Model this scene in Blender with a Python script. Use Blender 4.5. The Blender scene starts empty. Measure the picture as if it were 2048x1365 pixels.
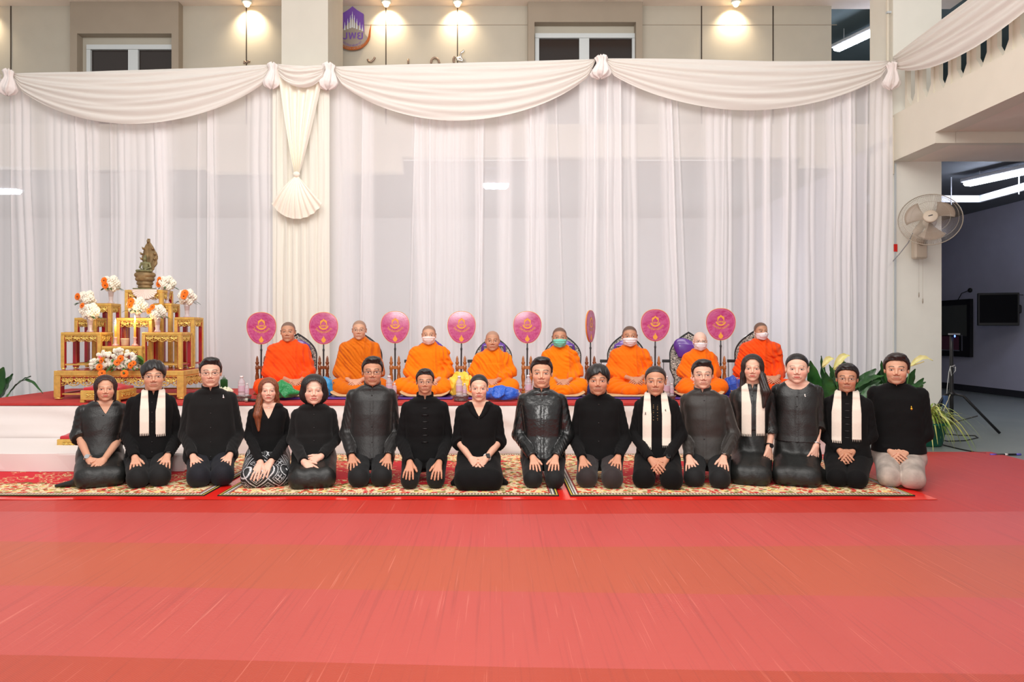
import bpy, math, random
import numpy as np
from mathutils import Vector, Matrix, Euler
PI = math.pi
sc = bpy.context.scene
C = sc.collection

# ------------------------------------------------------------------ camera
FPX, CXP, CYP, CAMZ = 1400.0, 993.0, 665.0, 1.25
cam_d = bpy.data.cameras.new('camera'); cam = bpy.data.objects.new('camera', cam_d); C.objects.link(cam)
cam.location = (0, 0, CAMZ); cam.rotation_euler = (PI/2, 0, 0)
cam_d.sensor_width = 36.0; cam_d.lens = FPX/2048*36.0
cam_d.shift_x = (1024-CXP)/2048; cam_d.shift_y = -(682.5-CYP)/2048
cam_d.clip_end = 200
sc.camera = cam

# ------------------------------------------------------------------ exposure, world, lights
sc.view_settings.view_transform = 'Standard'; sc.view_settings.look = 'None'
sc.view_settings.exposure = 0.0; sc.view_settings.gamma = 1.0; sc.view_settings.use_curve_mapping = False
w = bpy.data.worlds.new('world'); sc.world = w; w.use_nodes = True
w.node_tree.nodes['Background'].inputs[0].default_value = (1.0, 0.975, 0.955, 1)
w.node_tree.nodes['Background'].inputs[1].default_value = 0.58

def light(name, kind, loc, target, energy, color=(1, 1, 1), size=1.0, sy=None, **kw):
    d = bpy.data.lights.new(name, kind); d.energy = energy; d.color = color
    if kind == 'AREA':
        d.size = size
        if sy: d.shape = 'RECTANGLE'; d.size_y = sy
    else:
        d.shadow_soft_size = size
    for k, v in kw.items(): setattr(d, k, v)
    o = bpy.data.objects.new(name, d); C.objects.link(o); o.location = loc
    o.rotation_euler = (Vector(target)-Vector(loc)).to_track_quat('-Z', 'Y').to_euler()
    return o
WARM = (1.0, 0.955, 0.91)
light('ceiling_light_front', 'AREA', (-0.5, 2.2, 5.6), (-0.5, 8.0, 1.7), 345, WARM, 7, 2.5)
light('ceiling_light_mid', 'AREA', (-0.8, 4.4, 6.2), (-0.8, 7.2, 0.0), 120, WARM, 9, 2.0)
light('camera_flash', 'AREA', (-0.2, -0.3, 1.9), (-0.3, 7.5, 1.6), 85, (1, 0.97, 0.93), 0.7, 0.5)
for _x in (-8.0, -4.0, 0.2, 3.8): light('back_hall_fill', 'POINT', (_x, 12.6, 2.0), (_x, 12.6, 0), 66, (1.0, 0.97, 0.94), 0.0)  # unseen fill points, added to brighten the rear hall through the sheer curtain

# ------------------------------------------------------------------ small helpers
def lin(c):
    out = []
    for v in c[:3]:
        v = v/255.0
        out.append(v/12.92 if v <= 0.04045 else ((v+0.055)/1.055)**2.4)
    return tuple(out)+(1.0,)

def at(px, py, Y):
    return Vector(((px-CXP)*Y/FPX, Y, CAMZ-(py-CYP)*Y/FPX))
def wx(px, Y): return (px-CXP)*Y/FPX
def wz(py, Y): return CAMZ-(py-CYP)*Y/FPX

def setin(n, key, v):
    if key in n.inputs: n.inputs[key].default_value = v

class NT:
    """tiny node-building helper"""
    def __init__(s, name):
        s.m = bpy.data.materials.new(name); s.m.use_nodes = True; s.t = s.m.node_tree
        s.b = s.t.nodes['Principled BSDF']; s.out = s.t.nodes['Material Output']
    def n(s, typ, **kw):
        nd = s.t.nodes.new(typ)
        for k, v in kw.items():
            if k.startswith('_'): setattr(nd, k[1:], v)
            else: nd.inputs[k].default_value = v
        return nd
    def l(s, a, b): s.t.links.new(a, b)
    def math(s, op, a, b=None, c=None):
        nd = s.t.nodes.new('ShaderNodeMath'); nd.operation = op
        for i, v in enumerate((a, b, c)):
            if v is None: continue
            if isinstance(v, (int, float)): nd.inputs[i].default_value = v
            else: s.l(v, nd.inputs[i])
        return nd.outputs[0]
    def mix(s, f, a, b, mode='MIX'):
        nd = s.t.nodes.new('ShaderNodeMix'); nd.data_type = 'RGBA'; nd.blend_type = mode
        for i, v in ((0, f), (6, a), (7, b)):
            if isinstance(v, (int, float)): nd.inputs[i].default_value = v
            elif isinstance(v, tuple): nd.inputs[i].default_value = v
            else: s.l(v, nd.inputs[i])
        return nd.outputs[2]
    def obj(s): return s.n('ShaderNodeTexCoord').outputs['Object']
    def noise(s, scale, detail=3, vec=None, rough=0.5):
        nd = s.n('ShaderNodeTexNoise'); nd.inputs['Scale'].default_value = scale
        nd.inputs['Detail'].default_value = detail; nd.inputs['Roughness'].default_value = rough
        s.l(vec if vec is not None else s.obj(), nd.inputs['Vector']); return nd.outputs[0]
    def mapr(s, v, a, b, c=0.0, d=1.0):
        nd = s.n('ShaderNodeMapRange'); s.l(v, nd.inputs[0])
        for i, q in enumerate((a, b, c, d)): nd.inputs[i+1].default_value = q
        return nd.outputs[0]
    def scalev(s, v, sx, sy, sz):
        nd = s.n('ShaderNodeMapping'); nd.inputs['Scale'].default_value = (sx, sy, sz)
        s.l(v, nd.inputs['Vector']); return nd.outputs[0]
    def bump(s, h, strength=0.3, dist=0.01):
        nd = s.n('ShaderNodeBump'); nd.inputs['Strength'].default_value = strength
        nd.inputs['Distance'].default_value = dist; s.l(h, nd.inputs['Height'])
        s.l(nd.outputs[0], s.b.inputs['Normal']); return nd
MATS = {}
def mat(name, col=(200, 200, 200), rough=0.6, metal=0.0, var=0.0, vscale=20, bump=0.0, bscale=60, bdist=0.004,
        sheen=0.0, emis=None, alpha=1.0, spec=0.5, coat=0.0, trans=0.0, stretch=None):
    if name in MATS: return MATS[name]
    t = NT(name); c = lin(col); b = t.b
    b.inputs['Base Color'].default_value = c
    b.inputs['Roughness'].default_value = rough; b.inputs['Metallic'].default_value = metal
    setin(b, 'Specular IOR Level', spec); setin(b, 'Sheen Weight', sheen); setin(b, 'Coat Weight', coat)
    setin(b, 'Transmission Weight', trans)
    if alpha < 1: b.inputs['Alpha'].default_value = alpha
    if emis: b.inputs['Emission Color'].default_value = lin(emis[0]); b.inputs['Emission Strength'].default_value = emis[1]
    vec = t.obj()
    if stretch: vec = t.scalev(vec, *stretch)
    if var > 0:
        f = t.noise(vscale, 4, vec)
        d = tuple(max(0, x*(1-var)) for x in c[:3])+(1,); e = tuple(min(1, x*(1+var)) for x in c[:3])+(1,)
        t.l(t.mix(t.mapr(f, 0.3, 0.7), d, e), b.inputs['Base Color'])
    if bump > 0:
        t.bump(t.noise(bscale, 4, vec), bump, bdist)
    MATS[name] = t.m
    return t.m

# ------------------------------------------------------------------ object helpers
def tag(o, label=None, cat=None, group=None, kind=None):
    if label: o['label'] = label
    if cat: o['category'] = cat
    if group: o['group'] = group
    if kind: o['kind'] = kind
    return o
def thing(name, label, cat, loc=(0, 0, 0), rz=0.0, group=None):
    o = bpy.data.objects.new(name, None); C.objects.link(o); o.empty_display_size = 0.1
    o.location = loc; o.rotation_euler = (0, 0, rz)
    return tag(o, label, cat, group)
def link_mesh(name, me, m=None, parent=None, smooth=False):
    o = bpy.data.objects.new(name, me); C.objects.link(o)
    if m is not None:
        for q in (m if isinstance(m, (list, tuple)) else [m]): me.materials.append(q)
    if smooth and len(me.polygons): me.polygons.foreach_set('use_smooth', np.ones(len(me.polygons), dtype=bool))
    if parent is not None: o.parent = parent
    return o
class MB:
    """collects shapes into one mesh"""
    def __init__(s): s.v = []; s.f = []; s.mi = []
    def add(s, v, f, mi=0):
        n = len(s.v); s.v.extend([tuple(p) for p in v]); s.f.extend([tuple(i+n for i in q) for q in f]); s.mi.extend([mi]*len(f)); return s
    def box(s, c, h, mi=0, rz=0.0, bev=0.0, R=None):
        x, y, z = h
        if bev > 0:
            b = min(bev, x*0.9, y*0.9, z*0.9)
            # chamfered box: 24 verts
            vs = []
            for sx in (-1, 1):
                for sy in (-1, 1):
                    for sz in (-1, 1):
                        vs.append((sx*x, sy*(y-b), sz*(z-b))); vs.append((sx*(x-b), sy*y, sz*(z-b))); vs.append((sx*(x-b), sy*(y-b), sz*z))
            def I(a, b_, c_, k): return ((a > 0)*4+(b_ > 0)*2+(c_ > 0))*3+k
            fs = []
            for k in range(3):
                for sgn in (-1, 1):
                    o = []
                    for (p, q) in ((-1, -1), (1, -1), (1, 1), (-1, 1)):
                        t = [0, 0, 0]; t[k] = sgn; t[(k+1) % 3] = p; t[(k+2) % 3] = q
                        o.append(I(t[0], t[1], t[2], k))
                    fs.append(o if sgn > 0 else o[::-1])
            for k in range(3):      # edges along axis k
                a1, a2 = (k+1) % 3, (k+2) % 3
                for s1 in (-1, 1):
                    for s2 in (-1, 1):
                        t = [0, 0, 0]; t[a1] = s1; t[a2] = s2
                        lo = list(t); lo[k] = -1; hi = list(t); hi[k] = 1
                        o = [I(*lo, a1), I(*hi, a1), I(*hi, a2), I(*lo, a2)]
                        fs.append(o if s1*s2 < 0 else o[::-1])
            for sx in (-1, 1):
                for sy in (-1, 1):
                    for sz in (-1, 1):
                        o = [I(sx, sy, sz, 0), I(sx, sy, sz, 1), I(sx, sy, sz, 2)]
                        fs.append(o if sx*sy*sz > 0 else o[::-1])
            vs = np.array(vs)
        else:
            vs = np.array([(a*x, b_*y, c_*z) for a in (-1, 1) for b_ in (-1, 1) for c_ in (-1, 1)], float)
            fs = [(0, 1, 3, 2), (4, 6, 7, 5), (0, 4, 5, 1), (2, 3, 7, 6), (0, 2, 6, 4), (1, 5, 7, 3)]
        if rz: ca, sa = math.cos(rz), math.sin(rz); vs = np.stack([vs[:, 0]*ca-vs[:, 1]*sa, vs[:, 0]*sa+vs[:, 1]*ca, vs[:, 2]], 1)
        if R is not None: vs = vs @ np.array(R).T
        return s.add(vs+np.array(c), fs, mi)
    def bar(s, p, q, r, n=8, mi=0, r2=None, caps=True):
        return s.tube([p, q], [r, r if r2 is None else r2], n, mi, caps)
    def tube(s, pts, r, n=8, mi=0, caps=True, flat=1.0, up=None):
        P = np.array([tuple(p) for p in pts], float); m = len(P)
        r = np.full(m, r, float) if np.isscalar(r) else np.array(r, float)
        T = np.gradient(P, axis=0); T /= (np.linalg.norm(T, axis=1)[:, None]+1e-12)
        u = np.array(up if up is not None else ((0, 0, 1) if abs(T[0][2]) < 0.9 else (1, 0, 0)), float)
        V = []
        for i in range(m):
            a = np.cross(T[i], u); na = np.linalg.norm(a)
            if na < 1e-6: a = np.cross(T[i], (0.3, 0.9, 0.1)); na = np.linalg.norm(a)
            a /= na; b = np.cross(a, T[i]); u = b
            for k in range(n):
                t = 2*PI*k/n; V.append(P[i]+a*math.cos(t)*r[i]+b*math.sin(t)*r[i]*flat)
        F = [(i*n+k, (i+1)*n+k, (i+1)*n+(k+1) % n, i*n+(k+1) % n) for i in range(m-1) for k in range(n)]
        if caps: F.append(tuple(range(n))); F.append(tuple((m-1)*n+k for k in range(n))[::-1])
        return s.add(V, F, mi)
    def lathe(s, prof, c=(0, 0, 0), n=16, mi=0, caps=True, sx=1.0, sy=1.0):
        V = []; m = len(prof)
        for (r, z) in prof:
            for k in range(n):
                t = 2*PI*k/n; V.append((c[0]+r*math.cos(t)*sx, c[1]+r*math.sin(t)*sy, c[2]+z))
        F = [(i*n+k, i*n+(k+1) % n, (i+1)*n+(k+1) % n, (i+1)*n+k) for i in range(m-1) for k in range(n)]
        if caps: F.append(tuple(range(n))[::-1]); F.append(tuple((m-1)*n+k for k in range(n)))
        return s.add(V, F, mi)
    def prism(s, pts, y0, y1, mi=0):
        """polygon in (x,z), extruded along y"""
        n = len(pts); V = [(p[0], y0, p[1]) for p in pts]+[(p[0], y1, p[1]) for p in pts]
        F = [tuple(range(n)), tuple(range(n, 2*n))[::-1]]+[(i, n+i, n+(i+1) % n, (i+1) % n) for i in range(n)]
        return s.add(V, F, mi)
    def grid(s, fn, nu, nv, mi=0, closeu=False):
        V = [fn(i/(nu if closeu else nu-1), j/(nv-1)) for j in range(nv) for i in range(nu)]
        F = [(j*nu+i, j*nu+(i+1) % nu, (j+1)*nu+(i+1) % nu, (j+1)*nu+i) for j in range(nv-1) for i in range(nu if closeu else nu-1)]
        return s.add(V, F, mi)
    def ball(s, c, r, n=10, m=7, mi=0):
        r = (r, r, r) if np.isscalar(r) else r
        pr = [(max(1e-4, math.sin(PI*i/(m-1))), -math.cos(PI*i/(m-1))) for i in range(m)]
        V = [(c[0]+a*math.cos(2*PI*k/n)*r[0], c[1]+a*math.sin(2*PI*k/n)*r[1], c[2]+b*r[2]) for a, b in pr for k in range(n)]
        F = [(i*n+k, i*n+(k+1) % n, (i+1)*n+(k+1) % n, (i+1)*n+k) for i in range(m-1) for k in range(n)]
        return s.add(V, F, mi)
    def mesh(s, name):
        me = bpy.data.meshes.new(name); me.from_pydata(s.v, [], s.f)
        if any(s.mi): me.polygons.foreach_set('material_index', np.array(s.mi, dtype=np.int32))
        me.update(); return me
    def build(s, name, m, parent=None, smooth=False, auto=None):
        o = link_mesh(name, s.mesh(name), m, parent, smooth)
        if auto is not None:
            o.data.polygons.foreach_set('use_smooth', np.ones(len(o.data.polygons), dtype=bool))
            try: o.data.set_sharp_from_angle(angle=math.radians(auto))
            except Exception: pass
        return o
def struct(o): o['kind'] = 'structure'; return o
def copy_tree(o, parent=None):
    c = o.copy(); C.objects.link(c)
    if parent is not None: c.parent = parent
    for ch in o.children: copy_tree(ch, c)
    return c
def solid(o, th, off=0.0):
    md = o.modifiers.new('thickness', 'SOLIDIFY'); md.thickness = th; md.offset = off; return o

# ------------------------------------------------------------------ distance-field modelling
f32 = np.float32
class G:
    def __init__(s, lo, hi, h):
        s.lo = np.array(lo, float); s.h = h
        n = [int(math.ceil((hi[i]-lo[i])/h))+1 for i in range(3)]
        s.x = (lo[0]+h*np.arange(n[0])).astype(f32)[:, None, None]
        s.y = (lo[1]+h*np.arange(n[1])).astype(f32)[None, :, None]
        s.z = (lo[2]+h*np.arange(n[2])).astype(f32)[None, None, :]
def smin(a, b, k):
    h = np.clip(0.5+0.5*(b-a)/k, 0, 1); return b+(a-b)*h-k*h*(1-h)
def smax(a, b, k): return -smin(-a, -b, k)
def ell(g, c, r, rx=0.0, ry=0.0, rz=0.0):
    x, y, z = g.x-c[0], g.y-c[1], g.z-c[2]
    if rz: ca, sa = math.cos(rz), math.sin(rz); x, y = x*ca+y*sa, -x*sa+y*ca
    if rx: ca, sa = math.cos(rx), math.sin(rx); y, z = y*ca+z*sa, -y*sa+z*ca
    if ry: ca, sa = math.cos(ry), math.sin(ry); x, z = x*ca-z*sa, x*sa+z*ca
    k0 = np.sqrt((x/r[0])**2+(y/r[1])**2+(z/r[2])**2)
    k1 = np.sqrt((x/r[0]**2)**2+(y/r[1]**2)**2+(z/r[2]**2)**2)+1e-6
    return k0*(k0-1)/k1
def cap(g, a, b, ra, rb, wav=0.0, wn=60.0, ph=0.0):
    a = np.array(a, float); b = np.array(b, float); d = b-a; L2 = float(d@d)+1e-9
    px, py, pz = g.x-a[0], g.y-a[1], g.z-a[2]
    t = np.clip((px*d[0]+py*d[1]+pz*d[2])/L2, 0, 1)
    q = np.sqrt((px-t*d[0])**2+(py-t*d[1])**2+(pz-t*d[2])**2)-(ra+(rb-ra)*t)
    if wav: q = q+wav*np.sin(t*wn+ph+8*px+5*pz+9*np.sin(30*px+ph))
    return q
def rbox(g, c, hs, r, rz=0.0):
    x, y, z = g.x-c[0], g.y-c[1], g.z-c[2]
    if rz: ca, sa = math.cos(rz), math.sin(rz); x, y = x*ca+y*sa, -x*sa+y*ca
    qx, qy, qz = np.abs(x)-hs[0]+r, np.abs(y)-hs[1]+r, np.abs(z)-hs[2]+r
    return np.sqrt(np.maximum(qx, 0)**2+np.maximum(qy, 0)**2+np.maximum(qz, 0)**2)+np.minimum(np.maximum(qx, np.maximum(qy, qz)), 0)-r
def loft(g, Z, A, B, Y0, p=2.3, infl=0.0, X0=None):
    z = g.z.ravel()
    n_ = max(1, int(.018/g.h)); kk = np.exp(-np.linspace(-2, 2, 2*n_+1)**2); kk /= kk.sum()
    sm = lambda q: np.convolve(np.pad(q, n_, mode='edge'), kk, mode='valid')
    a = (sm(np.interp(z, Z, A))+infl).astype(f32)[None, None, :]; b = (sm(np.interp(z, Z, B))+infl).astype(f32)[None, None, :]
    y0 = np.interp(z, Z, Y0).astype(f32)[None, None, :]
    x0 = 0 if X0 is None else np.interp(z, Z, X0).astype(f32)[None, None, :]
    a = np.maximum(a, 0.004); b = np.maximum(b, 0.004)
    q = (np.abs((g.x-x0)/a)**p+np.abs((g.y-y0)/b)**p)**(1.0/p)
    return (q-1)*np.minimum(a, b)
def wob(g, fr, seed, n=4):
    r = np.random.RandomState(seed); o = 0
    for i in range(n):
        d = r.normal(size=3); d /= np.linalg.norm(d); f = fr*(0.6+0.9*r.rand())
        o = o+np.sin(f*(g.x*d[0]+g.y*d[1]+g.z*d[2])+r.rand()*6.28)
    return o/n
def nets(D, g):
    """naive surface nets -> verts, quads"""
    D = np.ascontiguousarray(D, dtype=f32); nx, ny, nz = D.shape
    ins = D < 0
    c = ins[:-1, :-1, :-1].astype(np.int8)
    for i, j, k in ((1, 0, 0), (0, 1, 0), (1, 1, 0), (0, 0, 1), (1, 0, 1), (0, 1, 1), (1, 1, 1)):
        c += ins[i:nx-1+i, j:ny-1+j, k:nz-1+k]
    act = np.argwhere((c > 0) & (c < 8))
    if len(act) == 0: return np.zeros((0, 3)), np.zeros((0, 4), int)
    vid = np.full(c.shape, -1, np.int32); vid[act[:, 0], act[:, 1], act[:, 2]] = np.arange(len(act))
    cor = [(0, 0, 0), (1, 0, 0), (0, 1, 0), (1, 1, 0), (0, 0, 1), (1, 0, 1), (0, 1, 1), (1, 1, 1)]
    val = np.stack([D[act[:, 0]+a, act[:, 1]+b, act[:, 2]+c_] for a, b, c_ in cor], 1)
    S = np.zeros((len(act), 3)); cnt = np.zeros(len(act))
    for a, b in ((0, 1), (2, 3), (4, 5), (6, 7), (0, 2), (1, 3), (4, 6), (5, 7), (0, 4), (1, 5), (2, 6), (3, 7)):
        va, vb = val[:, a], val[:, b]; m = (va < 0) != (vb < 0)
        t = np.where(m, va/np.where(m, va-vb, 1), 0)
        pa, pb = np.array(cor[a], float), np.array(cor[b], float)
        S += np.where(m[:, None], pa+(pb-pa)*t[:, None], 0); cnt += m
    V = (act+S/cnt[:, None])*g.h+g.lo
    Q = []
    for ax in range(3):
        s1 = [slice(None)]*3; s2 = [slice(None)]*3; s1[ax] = slice(0, -1); s2[ax] = slice(1, None)
        e = ins[tuple(s1)] != ins[tuple(s2)]
        a1, a2 = (ax+1) % 3, (ax+2) % 3
        idx = np.argwhere(e)
        idx = idx[(idx[:, a1] > 0) & (idx[:, a2] > 0) & (idx[:, a1] < D.shape[a1]-1) & (idx[:, a2] < D.shape[a2]-1)]
        o1 = np.zeros(3, int); o1[a1] = 1; o2 = np.zeros(3, int); o2[a2] = 1
        def gid(p): return vid[p[:, 0], p[:, 1], p[:, 2]]
        q = np.stack([gid(idx-o1-o2), gid(idx-o2), gid(idx), gid(idx-o1)], 1)
        fl = ins[idx[:, 0], idx[:, 1], idx[:, 2]]
        q = np.where(fl[:, None], q, q[:, ::-1])
        Q.append(q[(q >= 0).all(1)])
    return V, np.concatenate(Q)
def samp(D, g, P):
    """trilinear sample of field D at points P"""
    q = (P-g.lo)/g.h; n = np.array(D.shape)-1
    q = np.clip(q, 0, n-1e-3); i = q.astype(int); f = q-i; o = 0
    for a in (0, 1):
        for b in (0, 1):
            for c in (0, 1):
                w_ = (f[:, 0] if a else 1-f[:, 0])*(f[:, 1] if b else 1-f[:, 1])*(f[:, 2] if c else 1-f[:, 2])
                o = o+w_*D[i[:, 0]+a, i[:, 1]+b, i[:, 2]+c]
    return o
def front(D, g, x, z):
    """y of the first surface met from the front at (x,z)"""
    i = int(round((x-g.lo[0])/g.h)); k = int(round((z-g.lo[2])/g.h))
    i = min(max(i, 0), D.shape[0]-1); k = min(max(k, 0), D.shape[2]-1)
    col = D[i, :, k]; w_ = np.nonzero(col < 0)[0]
    return g.lo[1]+g.h*w_[0] if len(w_) else 0.0
def np_mesh(name, V, Q, col=None):
    me = bpy.data.meshes.new(name)
    V = np.asarray(V, dtype=f32); Q = np.asarray(Q, dtype=np.int32)
    me.vertices.add(len(V)); me.vertices.foreach_set('co', V.ravel())
    me.loops.add(Q.size); me.loops.foreach_set('vertex_index', Q.ravel())
    me.polygons.add(len(Q)); me.polygons.foreach_set('loop_start', np.arange(0, Q.size, Q.shape[1], dtype=np.int32))
    me.polygons.foreach_set('use_smooth', np.ones(len(Q), dtype=bool))
    me.update(calc_edges=True)
    if col is not None:
        a = me.color_attributes.new('Col', 'FLOAT_COLOR', 'POINT')
        cc = np.ones((len(V), 4), dtype=f32); cc[:, :3] = col; a.data.foreach_set('color', cc.ravel())
    return me
def field_obj(name, D, g, m, parent=None, T=None, colf=None):
    V, Q = nets(D, g)
    col = colf(V) if colf else None
    if T is not None: V = V @ np.array(T.to_3x3()).T+np.array(T.translation)
    return link_mesh(name, np_mesh(name, V, Q, col), m, parent)
# ------------------------------------------------------------------ materials of the setting
M_wall = mat('wall_paint', (188, 182, 168), 0.8, var=0.03, vscale=3, bump=0.1, bscale=120, bdist=0.001)
M_wall_tan = mat('tan_wall_paint', (160, 148, 132), 0.8, var=0.03, vscale=3)
M_col = mat('column_paint_shaded', (208, 202, 189), 0.7, var=0.02, vscale=4)  # same paint as the pillar, weaker light put into the colour as a darker tone
M_pill = mat('pillar_paint_lit', (244, 241, 230), 0.7, var=0.02, vscale=4)  # same paint as the column, stronger light put into the colour as a lighter tone
M_beam = mat('beam_paint', (231, 224, 208), 0.7, var=0.02, vscale=3)
M_soffit = mat('soffit_paint', (244, 230, 216), 0.8, var=0.03, vscale=3)
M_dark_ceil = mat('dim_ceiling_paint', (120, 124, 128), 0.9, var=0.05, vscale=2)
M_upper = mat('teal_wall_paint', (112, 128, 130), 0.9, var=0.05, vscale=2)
M_side = mat('hall_wall_paint', (204, 202, 218), 0.85, var=0.04, vscale=2)
M_back = mat('rear_hall_paint', (196, 196, 200), 0.85, var=0.04, vscale=2)
M_groove = mat('panel_joint', (60, 50, 42), 0.8)
M_alu = mat('white_window_frame', (205, 212, 214), 0.4)
M_pane = mat('dark_window_glass', (44, 36, 32), 0.12, spec=0.6)
M_tube = mat('lit_tube', (255, 255, 255), 0.5, emis=((225, 232, 255), 40.0))
M_metal_w = mat('white_metal', (214, 216, 220), 0.4)
M_black = mat('black_plastic', (16, 16, 18), 0.45)

# ------------------------------------------------------------------ floor and walls
def floor_mat():
    t = NT('polished_grey_floor'); o = t.obj()
    a = t.noise(1.3, 4, o); c = t.mix(t.mapr(a, .3, .7), lin((128, 138, 134)), lin((146, 154, 148)))
    b = t.noise(90, 2, o); c = t.mix(t.math('MULTIPLY', b, .12), c, lin((90, 98, 96)))
    t.l(c, t.b.inputs['Base Color']); t.b.inputs['Roughness'].default_value = .33
    return t.m
def slab(name, x0, x1, y0, y1, z0, z1, m, par=None, st=True):
    o = MB().box(((x0+x1)/2, (y0+y1)/2, (z0+z1)/2), ((x1-x0)/2, (y1-y0)/2, (z1-z0)/2)).build(name, m, par)
    if st and par is None: struct(o)
    return o
slab('floor', -14, 14, -2, 21, -0.1, 0, floor_mat())
XR = 5.26
wb = MB().box((-1.94, 10.8, 6.1), (7.06, .1, 2.1)).build('wall_back', M_wall); struct(wb)
# joints of the wall panels
for k, px in enumerate((22, 493, 772, 915, 1403, 1546)):
    struct(MB().box((wx(px, 10.7), 10.697, 6.1), (.008, .004, 2.1)).build('trim_%d' % (k+1), M_groove))
struct(MB().box((wx(1150, 10.7), 10.698, wz(50, 10.7)), (4.0, .003, .004)).build('trim_7', M_wall_tan))
# tan window bays with recessed windows
def bay(n, px0, px1, wx0, wx1, top, mull, ybay=10.55):
    X0, X1 = wx(px0, ybay), wx(px1, ybay); a, b = wx(wx0, ybay), wx(wx1, ybay); zt = wz(top, ybay); ztop = 6.24; zb = 4.0
    m = MB()
    m.box(((X0+a)/2, 10.625, (zb+ztop)/2), ((a-X0)/2, .075, (ztop-zb)/2))
    m.box(((b+X1)/2, 10.625, (zb+ztop)/2), ((X1-b)/2, .075, (ztop-zb)/2))
    m.box(((a+b)/2, 10.625, (zt+ztop)/2), ((b-a)/2, .075, (ztop-zt)/2))
    struct(m.build('wall_bay_%d' % n, M_wall_tan))
    w_ = bpy.data.objects.new('window_%d' % n, None); C.objects.link(w_); struct(w_)
    zf = zt-.13
    fr = MB(); yy = 10.67
    c0 = a+.015; c1 = b-.0
    if n == 1: c0 = wx(175, 10.67)
    fr.box(((c0+c1)/2, yy, zf-.035), ((c1-c0)/2, .03, .035)); fr.box((c0+.03, yy, zf-1.075), (.03, .03, 1.0)); fr.box((c1-.02, yy, zf-1.075), (.02, .03, 1.0))
    xm = wx(mull, yy); fr.box((xm, yy, zf-1.075), (.075, .03, 1.0))
    fr.build('window_frame', M_alu, w_)
    for p, q in ((c0+.05, xm-.07), (xm+.07, c1-.04)):
        MB().box(((p+q)/2, 10.69, zf-1.0), ((q-p)/2, .006, .95)).build('pane', M_pane, w_)
bay(1, 140, 357, 154, 343, 67, 268)
bay(2, 1056, 1285, 1069, 1272, 44, 1168)
ce = MB().box((-1.5, 9.95, 6.34), (8.5, .85, .1)).build('ceiling', M_soffit); struct(ce)
# column on the left, pillar on the right
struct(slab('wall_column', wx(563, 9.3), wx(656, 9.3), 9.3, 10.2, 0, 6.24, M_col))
PX1 = wx(1885, 9.3)
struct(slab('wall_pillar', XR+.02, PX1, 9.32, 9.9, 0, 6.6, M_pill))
struct(MB().box((XR+.045, 9.315, 1.75), (.012, .008, 1.75)).build('trim_8', M_alu))
# slab edge seen through the sheer curtain
bm = MB(); zt = wz(240, 10.0)
for a, b, zb in ((-200, 400, 327), (400, 800, 337), (800, 1620, 306), (1620, 1790, 324)):
    z0 = wz(zb, 10.0); bm.box(((wx(a, 10)+wx(b, 10))/2, 10.3, (zt+z0)/2), ((wx(b, 10)-wx(a, 10))/2, .1, (zt-z0)/2))
struct(bm.build('trim_9', M_beam))
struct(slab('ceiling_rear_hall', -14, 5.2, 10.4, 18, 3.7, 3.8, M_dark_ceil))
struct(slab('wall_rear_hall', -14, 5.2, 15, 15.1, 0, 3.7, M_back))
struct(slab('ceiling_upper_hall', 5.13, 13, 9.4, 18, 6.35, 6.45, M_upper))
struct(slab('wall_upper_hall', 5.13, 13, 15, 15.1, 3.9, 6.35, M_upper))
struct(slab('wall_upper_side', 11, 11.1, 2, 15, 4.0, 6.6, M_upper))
struct(MB().box((6.9, 11.9, 6.3), (.05, 2.8, .05), rz=-.25).build('trim_10', M_upper))
# ground-floor hall on the right
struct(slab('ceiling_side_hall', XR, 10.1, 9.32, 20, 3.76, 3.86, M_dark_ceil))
wr = slab('wall_right', 10.0, 10.1, 1.0, 20, 0, 3.8, M_side)
struct(slab('baseboard_right', 9.97, 10.0, 1.0, 20, 0, .13, mat('dark_baseboard', (48, 48, 54), .6)))
struct(slab('wall_side_hall_back', XR, 10.1, 19.5, 19.6, 0, 3.8, M_side))
struct(slab('wall_side_hall_left', XR-.1, XR, 9.95, 19.5, 0, 3.8, M_side))
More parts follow.
